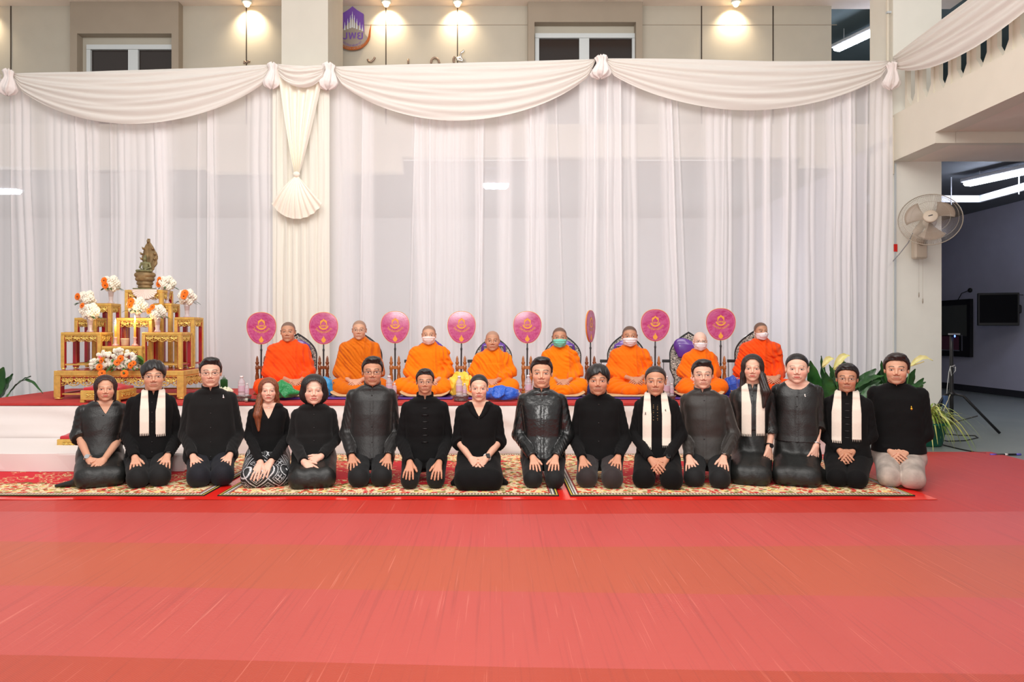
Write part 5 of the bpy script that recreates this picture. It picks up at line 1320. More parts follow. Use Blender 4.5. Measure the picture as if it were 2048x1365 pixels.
# ------------------------------------------------------------------ monks' mats, cushions, chair backs
M_purple = mat('purple_satin', (92, 58, 150), .35, coat=.2); M_cush = mat('beige_cushion_cloth', (214, 178, 130), .8, var=.08, vscale=40); M_blk = mat('black_lacquer', (18, 18, 20), .35)
M_cushp = mat('purple_vinyl', (100, 56, 158), .25, coat=.5)
def inlay():
    t = NT('mother_of_pearl_inlay'); o = t.obj(); nz = t.n('ShaderNodeTexNoise'); nz.inputs['Scale'].default_value = 16; nz.inputs['Detail'].default_value = 2; t.l(o, nz.inputs['Vector'])
    dv = t.n('ShaderNodeVectorMath'); dv.operation = 'MULTIPLY_ADD'; t.l(nz.outputs['Color'], dv.inputs[0]); dv.inputs[1].default_value = (.1, .1, .1); t.l(o, dv.inputs[2])
    w_ = t.n('ShaderNodeTexWave'); w_.wave_type = 'RINGS'; w_.inputs['Scale'].default_value = 17; w_.inputs['Distortion'].default_value = 14; w_.inputs['Detail Scale'].default_value = 2.5; t.l(dv.outputs[0], w_.inputs['Vector'])
    f = t.mapr(w_.outputs[0], .46, .54); n = t.noise(50, 2, o)
    pearl = t.mix(t.mapr(n, .3, .7), lin((196, 192, 176)), lin((236, 232, 222))); t.l(t.mix(f, lin((34, 30, 28)), pearl), t.b.inputs['Base Color']); t.b.inputs['Roughness'].default_value = .3; return t.m
M_inlay = inlay()
def ogee(hw, h, n=14, pk=.07):
    P = [(-hw*.80, 0), (-hw*.76, h*.22), (-hw*.98, h*.38)]
    for k in range(n+1):
        u = k/n; a = PI-u*PI/2; x = hw*math.cos(a); z = h*.62+(h*.38-pk)*math.sin(a); z += pk*u**3; P.append((x, z))
    P += [(-x, z) for x, z in P[:-1][::-1]]; return P
ch0 = None; CH = [(596, 667, 4), (727, 668, 0), (861, 675, 0), (987, 672, 0), (1125, 668, 0), (1252, 666, 0), (1377, 664, 0), (1508, 662, 0)]
CHL = ['pointed chair back behind the monk at the left end', 'pointed chair back behind the monk with glasses in brown-orange', 'pointed chair back behind the pink-masked monk', 'round-topped chair back with purple pad behind the older monk',
       'chair back with purple pad behind the mint-masked monk', 'chair back with purple pad behind the cropped-haired white-masked monk', 'pointed chair back with a big slipped purple cushion behind the pale elderly monk', 'pointed chair back behind the monk with moulded mask at the right end']
def scale_poly(P, k, dx=0, dz=0, c=(0, .38)): return [((x-c[0])*k+c[0]+dx, (z-c[1])*k+c[1]+dz) for x, z in P]
for i, (px, top, _) in enumerate(CH):
    Yc = 8.30; X = wx(px, Yc); h = wz(top, Yc)-SZ
    t = thing('meditation_chair', 'black inlaid '+CHL[i], 'chair', (X, Yc, SZ+.002), math.atan2(-X, Yc)*.6, 'legless inlaid chairs behind the monks')
    P = ogee(.222, h)
    MB().prism(P, -.012, .02).build('back_rim', M_blk, t)
    MB().prism(scale_poly(P, .945, dz=-.004), -.016, .0).build('back_panel', M_inlay, t)
    gq = G((-.2, -.06, 0), (.2, .0, h), .008)
    if i != 6: Dq = rbox(gq, (0, -.028, .40), (.13, .022, .17), .02)-.010; Dq = smin(Dq, ell(gq, (0, -.028, .50), (.145, .024, .13)), .02); field_obj('back_cushion', Dq, gq, M_cushp, t)
    else:
        gq = G((-.25, -.12, .2), (.25, .02, h+.02), .008); Dq = ell(gq, (-.03, -.052, .52), (.165, .032, .11), ry=.62); Dq = smin(Dq, rbox(gq, (-.03, -.052, .50), (.10, .02, .08), .02), .03); field_obj('back_cushion', Dq, gq, M_cushp, t)
    MB().box((0, -.055, .05), (.17, .04, .048), bev=.008).build('seat_base', M_blk, t)
    if i > 0 or True:
        a = MB(); a.box((-.262, -.02, (wz(723, Yc)-SZ)), (.045, .010, .018), bev=.003); a.build('arm_bar', M_blk, t)
        MB().bar((-.29, -.02, 0), (-.29, -.02, wz(723, Yc)-SZ), .004).build('arm_post', M_blk, t)
for i, (a, b) in enumerate(((515, 640), (650, 780), (790, 905), (922, 1048), (1060, 1180), (1190, 1330), (1345, 1460), (1468, 1600))):
    Ym = 7.78; x0, x1 = wx(a, 7.45), wx(b, 7.45)
    who = ['the monk at the left end', 'the monk with glasses in brown-orange', 'the pink-masked monk', 'the older bare-faced monk', 'the mint-masked monk', 'the white-masked monk with cropped hair', 'the pale elderly monk', 'the monk at the right end'][i]
    tag(MB().box(((x0+x1)/2, Ym, SZ+.012), ((x1-x0)/2, .33, .0105), bev=.009).build('purple_mat', M_purple), 'thin purple satin mat under '+who, 'mat', 'purple mats under the monks')
    gm = G((-.5, -.33, 0), (.5, .34, .08), .01); hw = (x1-x0)/2-.04
    curl = .045*np.clip((np.abs(gm.x)-hw+.12)/.12, 0, 1)**2
    Dm = rbox(G((-.5, -.33, 0), (.5, .34, .08), .01), (0, 0, .014), (hw, .30, .013), .01); X_, Y_, Z_ = gm.x, gm.y, gm.z
    qx, qy, qz = np.abs(X_)-hw, np.abs(Y_)-.30, np.abs(Z_-.012-curl*(Y_ < .0))-.010
    Dm = np.maximum(qx, np.maximum(qy, qz))
    V, Q = nets(Dm, gm); o = link_mesh('floor_cushion', np_mesh('floor_cushion', V, Q), M_cush); o.location = ((x0+x1)/2, Ym+.01, SZ+.0235)
    tag(o, 'flat beige cushion under '+who, 'cushion', 'beige cushions under the monks')

# ------------------------------------------------------------------ ceremonial fans and their stands
M_magenta = NT('magenta_fan_cloth'); _o = M_magenta.obj(); M_magenta.l(M_magenta.mix(M_magenta.mapr(M_magenta.noise(3, 3, _o), .3, .7), lin((172, 40, 112)), lin((196, 48, 118))), M_magenta.b.inputs['Base Color']); M_magenta.b.inputs['Roughness'].default_value = .38; setin(M_magenta.b, 'Coat Weight', .45); setin(M_magenta.b, 'Coat Roughness', .1)
M_magenta.bump(M_magenta.noise(9, 3, _o), .7, .03); M_magenta = M_magenta.m
M_goldp = mat('gold_print', (232, 158, 44), .45); M_pinkp = mat('pink_print', (226, 128, 150), .5)
def fan_outline(w, h, n=48):
    P = []
    for k in range(n):
        a = 2*PI*k/n; c, s_ = math.cos(a), math.sin(a); x = w*math.copysign(abs(c)**.92, c)*(1+.10*s_); z = h*math.copysign(abs(s_)**(.92 if s_ > 0 else 1.0), s_); P.append((x, z))
    return P
def make_fan():
    t = bpy.data.objects.new('ceremonial_fan', None); C.objects.link(t)
    W, H = .163, .187; P = fan_outline(W, H); z0 = .77
    sh = lambda Q, k: [(x*k, z*k+z0) for x, z in Q]
    MB().prism(sh(P, 1.0), -.006, .006).build('gold_rim', mat('gold_rim', (226, 140, 50), .4), t)
    fc = MB().prism(sh(P, .965), -.009, .009).build('fan_face', M_magenta, t)
    q1, q2 = sh(P, .90), sh(P, .882); n = len(P)
    MB().add([(x, -.0105, z) for x, z in q1+q2], [(k, (k+1) % n, n+(k+1) % n, n+k) for k in range(n)]).build('border_line', M_pinkp, fc)
    m = MB(); s = .001; E = [(-.038, -.010), (-.038, .035), (-.030, .044), (-.012, .052), (0, .066), (.012, .052), (.030, .044), (.038, .035), (.038, -.010), (.030, -.004), (.026, .014), (0, .040), (-.026, .014), (-.030, -.004)]
    m.prism([(x, z+z0+.045) for x, z in E], -.0115, -.0095)
    m.build('emblem', M_goldp, fc)
    m = MB(); A = np.linspace(PI*1.08, PI*1.92, 20); o_ = [(.058*math.cos(a), -.5*0+.058*math.sin(a)) for a in A]; i_ = [(.046*math.cos(a), .004+.044*math.sin(a)) for a in A]; n = 20
    m.add([(x, -.0105, z+z0+.040) for x, z in o_+i_], [(k, k+1, n+k+1, n+k) for k in range(n-1)]); m.build('emblem_scroll', M_goldp, fc)
    v, f = text_polys('มพย', .040, .0008)
    if len(v): MB().add(np.stack([v[:, 0], np.full(len(v), -.0108), v[:, 1]+z0+.016], 1), f).build('monogram', M_goldp, fc)
    v, f = arc_text('วิทยาลัยการจัดการ', .112, .034, cz=z0+.055, maxang=2.05, bold=.0004)
    if len(v): v[:, 1] = -.0108; MB().add(v, f).build('lettering', M_goldp, fc)
    m = MB(); m.prism([(x, z+z0-.148) for x, z in ((0, .062), (.010, .038), (.026, .018), (.024, -.002), (0, -.022), (-.024, -.002), (-.026, .018), (-.010, .038))], -.0115, -.0095); m.build('flame_motif', M_goldp, fc)
    m = MB(); m.lathe([(.004, .0), (.009, .02), (.009, .30), (.012, .31), (.009, .33), (.009, .50), (.013, .52), (.008, .535), (.008, .585)], n=12); m.build('pole', M_fanpole, t, True)
    return t
def make_stand(m_):
    t = bpy.data.objects.new('fan_stand', None); C.objects.link(t)
    prof = [(.016, 0), (.020, .012), (.012, .022), (.012, .04), (.021, .06), (.014, .075), (.022, .13), (.023, .16), (.014, .215), (.020, .225), (.014, .236), (.021, .245), (.021, .285), (.012, .292), (.019, .31), (.022, .325), (.012, .34), (.017, .352), (.012, .362), (.014, .372), (.009, .385), (.004, .40)]
    for s in (-1, 1): MB().lathe(prof, (s*.044, 0, .045), 14).build('turned_post', m_, t, True)
    MB().box((0, 0, .31), (.030, .014, .018), bev=.004).build('cross_bar', m_, t)
    MB().lathe([(.085, 0), (.088, .012), (.07, .022), (.074, .032), (.055, .044), (.0, .046)], n=24, sx=1.0, sy=.8).build('base', m_, t, True)
    return t
f0 = make_fan(); s0 = {0: make_stand(M_wood), 1: make_stand(M_wood2)}; used = set()
FANS = [(525, 522, 0, 'beside the monk with the green bag'), (648, 647, 0, 'left of the monk with glasses'), (791, 790, 1, 'left of the pink-masked monk'), (926, 922, 1, 'left of the older bare-faced monk'),
        (1057, 1054, 1, 'left of the mint-masked monk'), (1181, 1181, 0, 'turned edge-on, right of the mint-masked monk'), (1312, 1310, 1, 'right of the white-masked monk with cropped hair'), (1443, 1441, 1, 'right of the pale elderly monk')]
for i, (fx, px, w_, lab) in enumerate(FANS):
    Yf = 8.08; X = wx(px, Yf); sc_ = wz(625, Yf)-SZ-.0; k = (657, 657, 655, 655, 655, 653, 651, 649)[i]; z = wz(k, Yf)-.77
    f = f0 if i == 0 else copy_tree(f0); f.location = (X, Yf+.0, z); f.rotation_euler = (0, (fx-px)*.002, math.radians(64) if i == 5 else math.atan2(-X, Yf)*.8)
    tag(f, 'magenta ceremonial fan with gold emblem '+lab, 'ceremonial fan', 'magenta ceremonial fans on wooden stands')
    st_ = s0[w_] if w_ not in used else copy_tree(s0[w_]); used.add(w_); st_.location = (X, Yf, SZ+.002); st_.rotation_euler = (0, 0, 0)
    tag(st_, ('dark' if w_ == 0 else 'light')+' turned wood stand holding the fan '+lab, 'stand', 'turned wooden fan stands')

# ------------------------------------------------------------------ bags, bottles, trays on the stage
def crumple(name, label, c, r, m, seed, cat='bag', top=None, extra=None):
    R_ = max(r)*1.35; g = G((-r[0]*1.5, -r[1]*1.5, 0), (r[0]*1.5, r[1]*1.5, r[2]*2.3), .0075 if max(r) > .07 else .005)
    D = ell(g, (0, 0, r[2]*.75), r)
    if top: D = smin(D, cap(g, (0, 0, r[2]*1.2), (top[0], 0, r[2]+top[1]), r[0]*.35, r[0]*.16), .04)
    if extra: D = smin(D, ell(g, extra[0], extra[1]), .03)
    w9 = wob(g, 16, seed); D = D+.034*(np.abs(np.sin(26*g.x+19*g.z+5*w9))-.6)*np.clip(.6+w9, .3, 1)+.010*np.abs(wob(g, 45, seed+1))+.006*wob(g, 80, seed+2)-.004; D = np.maximum(D, .001-g.z)
    V, Q = nets(D, g); o = link_mesh(name, np_mesh(name, V, Q), m); o.location = c; return tag(o, label, cat)
def satin(n, c): return mat(n, c, .32, sheen=.3, bump=.9, bscale=16, bdist=.03)
g_ = crumple('cloth_bag', 'green satin bag lying in front of the monk at the left end', (wx(566, 7.42), 7.42, SZ+.026), (.125, .07, .10), satin('green_satin', (22, 140, 72)), 51, top=(-.03, .06), extra=((.02, -.01, .05), (.17, .07, .05)))
MB().ball((-.06, -.078, .14), (.022, .006, .026), 12, 8).build('round_print', mat('cream_print', (232, 210, 150), .6), g_, True); MB().box((-.035, -.082, .075), (.020, .004, .035), bev=.004).build('photo_print', mat('pink_print_patch', (226, 150, 160), .6), g_)
crumple('cloth_bag', 'turquoise blue satin bag beside the dark stand left of the monk with glasses', (wx(654, 7.65), 7.65, SZ+.026), (.075, .06, .12), satin('turquoise_satin', (34, 140, 196)), 52, top=(-.02, .04))
y_ = crumple('cloth_bag', 'yellow cloth bag with small emblem between two monks', (wx(921, 7.75), 7.75, SZ+.003), (.135, .07, .16), satin('yellow_satin', (250, 206, 60)), 53, extra=((.03, 0, .18), (.09, .06, .06)))
MB().prism([(-.075, .02), (-.03, .02), (-.025, .08), (-.052, .17), (-.08, .08)], -.092, -.086).build('gold_emblem', mat('dull_gold_print', (206, 160, 40), .5), y_)
crumple('cloth_bag', 'shiny royal blue bag in front of the older monk', (wx(1004, 7.32), 7.32, SZ+.012), (.18, .07, .075), satin('royal_blue_satin', (30, 92, 204)), 54, extra=((.03, .0, .10), (.15, .05, .035)))
crumple('cloth_bag', 'dark navy bag beside the mint-masked monk', (wx(1182, 7.7), 7.7, SZ+.026), (.06, .06, .085), satin('navy_satin', (24, 34, 92)), 55)
crumple('cloth_bag', 'blue cloth bag right of the pale elderly monk', (wx(1464, 7.75), 7.75, SZ+.026), (.11, .07, .12), satin('blue_satin', (32, 72, 176)), 56)
M_water = mat('clear_bottle_plastic', (232, 214, 220), .08, alpha=.55, spec=.6); M_capw = mat('white_cap', (240, 226, 224), .4); M_lab = mat('pale_bottle_label', (214, 176, 190), .5); M_tray = mat('engraved_silver_tray', (120, 108, 104), .35, .6, var=.5, vscale=70, bump=.5, bscale=70); M_redl = mat('red_cloth_lining', (190, 30, 40), .7)
def make_bottle(k=1.0):
    t = bpy.data.objects.new('water_bottle', None); C.objects.link(t)
    b = MB().lathe([(r*k, z*k) for r, z in ((.026, 0), (.031, .006), (.031, .03), (.028, .034), (.031, .038), (.031, .11), (.028, .114), (.031, .12), (.030, .135), (.013, .165), (.013, .175))], n=16).build('bottle_body', M_water, t, True)
    MB().lathe([(r*k, z*k) for r, z in ((.0318, .05), (.0318, .10))], n=16, caps=False).build('label_band', M_lab, t, True)
    MB().lathe([(r*k, z*k) for r, z in ((.015, .172), (.015, .19), (.0, .191))], n=14).build('cap', M_capw, t, True); return t
b0 = make_bottle(1.12); b1 = make_bottle(.72); ub = [0, 0]
def tray(px, Y, lab, w_=.085):
    t = thing('offering_tray', 'footed engraved silver tray '+lab, 'tray', (wx(px, Y), Y, SZ+.002), 0, 'silver trays for water bottles')
    pr = [(w_*.85, 0), (w_*.9, .012), (w_*.86, .02), (w_*.96, .05), (w_*1.0, .062), (w_*.9, .058), (w_*.86, .035), (0, .034)]
    MB().lathe(pr, n=24, sy=.8).build('bowl', M_tray, t, True); MB().lathe([(w_*.84, .042), (0, .05)], n=20, sy=.78).build('lining', M_redl, t, True); return t
for px, Y, lab in ((487, 7.3, 'in front of the leftmost fan'), (782, 7.35, 'behind the man with thin glasses'), (922, 7.3, 'in front of the yellow bag'), (1060, 7.45, 'left of the mint-masked monk'), (1336, 7.3, 'behind the scarfed person with slicked-back hair')):
    tray(px, Y, lab)
    for dx, big in ((-.018, 1), (.038, 0)):
        if big: b = b0 if not ub[0] else copy_tree(b0); ub[0] = 1
        else: b = b1 if not ub[1] else copy_tree(b1); ub[1] = 1
        b.location = (wx(px, Y)+dx, Y-.005, SZ+.052); tag(b, ('clear water bottle' if big else 'small squat water bottle')+' on the silver tray '+lab, 'bottle', 'water bottles on the silver trays')
mc = thing('microphone', 'black microphone with silver mesh head lying on the stage edge', 'microphone', (wx(493, 7.17), 7.17, SZ+.024), .15)
MB().ball((0, 0, 0), .0235, 14, 10).build('mesh_head', mat('microphone_mesh', (176, 170, 156), .4, .5, bump=.6, bscale=300), mc, True); MB().tube([(.018, 0, 0), (.06, 0, -.002), (.20, .0, -.004)], [.017, .016, .012], 12).build('handle', M_black, mc, True)
fc_ = thing('floral_offering', 'small white jasmine offering with a green leaf cone behind the man with round glasses', 'flower arrangement', (wx(448, 7.6), 7.6, SZ+.002))
M_jas = mat('jasmine_white', (236, 236, 206), .7); M_leaf = mat('dark_green_leaf', (34, 84, 34), .4, var=.2, vscale=20); M_leaf2 = mat('mid_green_leaf', (62, 118, 48), .45, var=.25, vscale=15)
MB().lathe([(.06, 0), (.075, .04), (.05, .06)], n=20).build('bowl', M_capw, fc_, True)
rr = random.Random(4); m = MB()
for k in range(70): a = rr.random()*6.28; q = rr.random(); m.ball((.09*q**.5*math.cos(a), .08*q**.5*math.sin(a), .07+.045*(1-q)+.01*rr.random()), .014, 6, 4)
m.build('jasmine_buds', M_jas, fc_, True)
for k in range(5): x = -.03+.015*k; MB().tube([(x, 0, .1), (x*1.1, 0, .2), (x*.8, 0, .25-.02*abs(k-2))], [.010, .008, .002], 6).build('leaf_spike', M_leaf, fc_, True)
# ------------------------------------------------------------------ golden altar stools
M_goldw = mat('gold_leaf_wood', (222, 178, 92), .38, .3, var=.14, vscale=25, bump=.15, bscale=80); M_goldc = mat('carved_gold', (246, 202, 112), .28, .6, var=.25, vscale=90)
M_redw = mat('red_lacquer', (168, 18, 34), .3, var=.1, vscale=20, coat=.3); M_redc = mat('red_velvet', (196, 24, 44), .55, sheen=.3)
def carve(W, H, seed, T=.012):
    """openwork apron of scrolls, W wide, H high, hanging down from z=0"""
    h = .0036 if W < .9 else .0050; g = G((-W/2, -T, -H), (W/2, T, .004), h); r = np.random.RandomState(seed)
    x, z = g.x, g.z; n = max(2, int(round(W/(H*1.25)))); P = W/n; u = (np.mod(x+W/2, P)-P/2); sx_ = np.sign(u); ua = np.abs(u)
    D = None
    def add(q):
        nonlocal D
        D = q if D is None else np.minimum(D, q)
    # central flower and a pair of spirals in each bay
    rr_ = np.sqrt(u**2+(z+H*.42)**2); th = np.arctan2(z+H*.42, u); add(rr_-H*(.20+.07*np.cos(6*th)))
    for cxk, czk, R in ((.30, -.36, .22), (.40, -.70, .13), (.16, -.80, .11)):
        dx, dz = ua-P*cxk, z-H*czk; rad = np.sqrt(dx**2+dz**2); an = np.arctan2(dz, dx)
        sp = np.abs(np.mod(rad/(H*.105)+an/(2*PI), 1)-.5)*H*.105*2-.0; add(np.maximum(sp-H*.062, rad-H*R))
    add(np.abs(z+H*.06)-H*.07); add(np.abs(z+H*(.30+.30*np.abs(np.sin(PI*(x+W/2)/P))))-H*.05)
    low = -(H*(.62+.33*np.abs(np.cos(PI*(x+W/2)/P))**.6))-z; D = np.maximum(D, low)
    D = np.minimum(D, np.maximum(np.abs(low+H*.03)-H*.045, -z-H))
    dep = T*(.45+.30*np.cos(np.minimum(np.abs(D), .01)/.01*PI)+.2*np.sin(140*x)*np.sin(120*z))
    D3 = np.maximum(D, np.abs(g.y)-np.clip(dep, .004, T*.95)); D3 = np.maximum(D3, np.abs(x)-W/2+.002)
    V, Q = nets(D3, g); return np_mesh('carved_apron', V, Q)
_car = {}
def stool(name, label, x0, x1, y0, d, zb, zt_, seed, ap=.078, leg=.020, cat='stool', low_rail=True, group='golden altar stools', top=.03, inner=True):
    W, H = x1-x0, zt_-zb; t = thing(name, label, cat, ((x0+x1)/2, y0+d/2, zb), 0, group)
    MB().box((0, 0, H-top/2), (W/2, d/2, top/2), bev=.005).build('top_frame', M_goldw, t)
    MB().box((0, 0, H+.0005), (W/2-.025, d/2-.025, .002)).build('red_top', M_redw, t)
    for sx_ in (-1, 1):
        for sy_ in (-1, 1):
            lg = MB(); lx, ly = sx_*(W/2-leg), sy_*(d/2-leg); lg.box((lx, ly, (H-top)/2+.01), (leg, leg, (H-top)/2-.01), bev=.003)
            l_ = lg.build('leg', M_goldw, t)
            MB().box((lx-sx_*leg*.12, ly-sy_*leg*.12, (H-top-ap)/2), (leg*.93, leg*.93, (H-top-ap)/2-.022)).build('red_inner_face', M_redw, l_) if False else None
            MB().box((lx-sx_*(leg+.0015), ly, (H-top)/2), (.0015, leg*.9, (H-top)/2-.02)).build('red_inner_face', M_redw, l_)
            MB().box((lx, ly-sy_*(leg+.0015), (H-top)/2), (leg*.9, .0015, (H-top)/2-.02)).build('red_inner_face', M_redw, l_) if sy_ > 0 else None
            MB().lathe([(leg*.8, 0), (leg*1.15, .006), (leg*1.1, .016), (leg*.8, .022)], (lx, ly, 0), 12).build('foot', M_goldc, l_, True)
    for (w_, rz, pos) in ((W-4*leg, 0, (0, -d/2+.014, H-top)), (W-4*leg, PI, (0, d/2-.014, H-top)), (d-4*leg, PI/2, (W/2-.014, 0, H-top)), (d-4*leg, -PI/2, (-W/2+.014, 0, H-top))):
        k = (round(w_, 3), ap); 
        if k not in _car: _car[k] = carve(w_, ap, seed)
        me = _car[k]; o = bpy.data.objects.new('carved_apron', me); C.objects.link(o); o.parent = t
        if not me.materials: me.materials.append(M_goldc)
        o.location = pos; o.rotation_euler = (0, 0, rz)
        bk = MB().box((0, .010, -ap*.25), (w_/2, .002, ap*.22)).build('apron_backing', M_redw, o) if inner else None
    if low_rail:
        for s in (-1, 1):
            MB().box((0, s*(d/2-leg), .055), (W/2-2*leg, .009, .008)).build('stretcher', M_goldw, t); MB().box((s*(W/2-leg), 0, .055), (.009, d/2-2*leg, .008)).build('stretcher', M_redw, t)
    return t
ZB = SZ+.003
YB = 7.47; stool('altar_table', 'wide low golden altar table with carved apron, carrying all the stools', wx(107, YB), wx(367, YB), YB, .82, ZB, wz(742, YB), 1, ap=.115, leg=.036, cat='table', group=None, top=.055)
ZT = wz(742, YB)+.004
def st(label, px0, px1, topy, Y, d, seed, **k): return stool('altar_stool', label, wx(px0, Y), wx(px1, Y), Y, d, ZT, wz(topy, Y), seed, **k)
S_A = st('golden altar stool at the lower left of the altar, holding a white bouquet', 121, 201, 665, 7.60, .26, 2)
S_B = st('golden altar stool at the lower right of the altar, one step up', 283, 363, 665, 7.60, .28, 2)
S_I = st('small low golden stool in front, bearing the two candles and incense pot', 203, 283, 693, 7.53, .16, 3, ap=.06)
S_C = st('narrow golden stool, second step up on the left side of the altar', 148, 191, 636, 7.93, .24, 4)
S_D = st('narrow golden stool, second step up on the right side of the altar', 348, 388, 635, 7.93, .26, 5)
S_H = st('golden stool in the middle of the altar behind the candles', 232, 304, 636, 7.76, .16, 6)
S_E = st('tall golden stool left of the statue', 187, 222, 607, 8.03, .22, 7)
S_F = st('tall golden stool right of the statue', 306, 343, 607, 8.03, .22, 8)
S_G = st('tallest golden stool in the centre carrying the bronze statue', 249, 325, 580, 7.98, .27, 9)
# lace cloth on the top stool
cY = 7.975; m = MB(); zt_ = wz(580, 7.98); cx_ = wx(290, cY); Rr = .145
def lace(u, v):
    a = PI+PI*u; r_ = Rr*v*(1+.03*math.sin(u*PI*14)*v); return (cx_+r_*math.cos(a)*1.0, cY-.012-.004*math.sin(u*PI*28)*v, zt_+.003+r_*math.sin(a)*.80)
o = MB().grid(lace, 90, 10).box((cx_, cY+.12, zt_+.0035), (.145, .128, .001)).build('lace_cloth', mat('pale_pink_lace', (246, 224, 212), .8, bump=.5, bscale=120), None, True); tag(solid(o, .002), 'pale pink scalloped lace cloth hanging over the tallest golden stool', 'cloth')

# ------------------------------------------------------------------ bronze statue: seated figure under a naga hood on coils
def statue():
    Y = 8.10; t = thing('bronze_statue', 'weathered bronze Buddha statue seated on coils under a serpent hood', 'statue', (wx(290, Y), Y, wz(580, 7.98)+.006))
    M = mat('weathered_bronze', (142, 116, 78), .5, .35, var=.35, vscale=14, bump=.3, bscale=60); Mg = mat('green_bronze', (124, 120, 84), .55, .3, var=.35, vscale=20, bump=.3, bscale=60)
    k = Y/FPX   # metres per pixel
    MB().box((.0, 0, .009), (18.5*k, .075, .009), bev=.004).build('plinth', Mg, t)
    g = G((-.15, -.11, .012), (.15, .11, .26), .0042); D = None
    for z, a, b, r in ((.035, .070, .055, .020), (.075, .082, .062, .026), (.125, .095, .072, .030), (.172, .104, .078, .034)):
        a, b = a*1.1, b*1.1; rr_ = np.sqrt((g.x/(a+r*.1))**2+(g.y/(b+r*.1))**2); q = np.maximum((rr_-1)*min(a, b)*.9, np.abs(g.z-z)-r*.9)
        q = np.sqrt(np.maximum((rr_-1)*b+r, 0)**2+(g.z-z)**2)-r; D = q if D is None else smin(D, q, .004)
    D = smin(D, ell(g, (0, -.07, .150), (.045, .022, .038)), .012)
    D = D+.0012*np.sin(420*g.z+30*np.arctan2(g.x, g.y))
    field_obj('serpent_coils', D, g, M, t)
    z0 = .205
    g = G((-.13, -.11, z0-.01), (.13, .07, z0+.24), .0035)
    D = smin(ell(g, (0, -.01, z0+.065), (.036, .026, .055)), ell(g, (0, -.01, z0+.10), (.048, .026, .022)), .012)
    D = smin(D, ell(g, (-.0, -.02, z0+.152), (.021, .023, .028)), .006); D = smin(D, ell(g, (0, -.014, z0+.185), (.012, .012, .016)), .006); D = smin(D, cap(g, (0, -.01, z0+.12), (0, -.015, z0+.135), .012, .012), .008)
    for s in (-1, 1):
        D = smin(D, cap(g, (s*.046, -.01, z0+.105), (s*.062, -.015, z0+.055), .012, .010), .005); D = smin(D, cap(g, (s*.062, -.015, z0+.055), (s*.020, -.055, z0+.028), .010, .008), .004)
        D = smin(D, cap(g, (s*.03, -.0, z0+.014), (s*.080, -.045, z0+.012), .020, .015), .008); D = smin(D, cap(g, (s*.080, -.045, z0+.012), (-s*.03, -.07, z0+.012), .014, .010), .005)
    field_obj('seated_figure', D, g, Mg, t).location.x = .010
    g = G((-.11, .0, z0-.01), (.12, .075, z0+.39), .0042)
    def prof(z): return np.interp(z, [z0, z0+.04, z0+.10, z0+.17, z0+.24, z0+.30, z0+.35], [.030, .050, .078, .088, .074, .042, .014]).astype(f32)
    zz = g.z.ravel(); a = prof(zz)[None, None, :]; y0 = (.040-.10*np.clip(zz-z0-.25, 0, 1))[None, None, :]
    D = np.maximum(np.abs(g.x-.006)-a, np.abs(g.y-y0-.25*g.x**2/.09)-.010); D = smax(D, D-.0, .01)
    D = D-.006*np.abs(np.sin(7*np.arctan2(g.x, np.abs(g.z-(z0+.02))+.02)*1.6)); D = np.maximum(D, z0-.005-g.z)
    for (x, z) in ((0, .365), (-.055, .285), (.055, .285), (-.078, .225), (.08, .225), (-.076, .165), (.078, .165)):
        D = smin(D, ell(g, (x+.004, .022, z0+z-.01), (.014, .020, .013), ry=-x*8), .008); D = smin(D, cap(g, (x*.86, .02, z0+z-.012), (x*1.12-.004*(x == 0), .006, z0+z+.008), .009, .004), .006)
    field_obj('naga_hood', D, g, M, t).location.x = .022
statue()

# ------------------------------------------------------------------ bouquets in glass vases
M_glass = mat('cut_glass', (238, 222, 220), .1, alpha=.5, spec=.8, bump=.6, bscale=90); M_petal = mat('white_petals', (250, 244, 228), .7); M_orp = mat('orange_petals', (255, 124, 14), .6, var=.1, vscale=60)
M_eye = mat('flower_centre', (120, 44, 14), .7); M_pinkp2 = mat('pink_petals', (240, 110, 120), .6)
def pom(m, c, r, seed, mi=0):
    rr_ = random.Random(seed); n = 26
    for k in range(n):
        z = 1-2*(k+.5)/n; a = k*2.399+rr_.random()*.3; q = math.sqrt(1-z*z); d = Vector((q*math.cos(a), q*math.sin(a), z)); p = Vector(c)+d*r*.72
        m.ball(tuple(p), (r*.34, r*.34, r*.34), 6, 4, mi)
    return m
def gerbera(par, c, d, r):
    d = Vector(d).normalized(); R_ = d.to_track_quat('Z', 'Y').to_matrix(); m = MB()
    for ring_, (rr_, n, up) in enumerate(((1.0, 16, .08), (.68, 12, .22))):
        for k in range(n):
            a = 2*PI*(k+.5*ring_)/n; P = []
            for (u, w_) in ((.15, .06), (.5, .15), (.85, .14), (1.0, .02)): P.append((u*rr_*r, w_*r, up*r*(u)-.05*r*u*u))
            V = []
            for (u, w_, z) in P:
                for s in (-1, 1): q = Vector((u*math.cos(a)-s*w_*math.sin(a), u*math.sin(a)+s*w_*math.cos(a), z+.02*r*s)); V.append(tuple(R_ @ q+Vector(c)))
            m.add(V, [(2*i, 2*i+1, 2*i+3, 2*i+2) for i in range(3)])
    o = m.build('orange_flower', M_orp, par); MB().ball(tuple(Vector(c)+d*.04*r), (r*.22,)*3, 8, 6).build('flower_eye', M_eye, o, True)
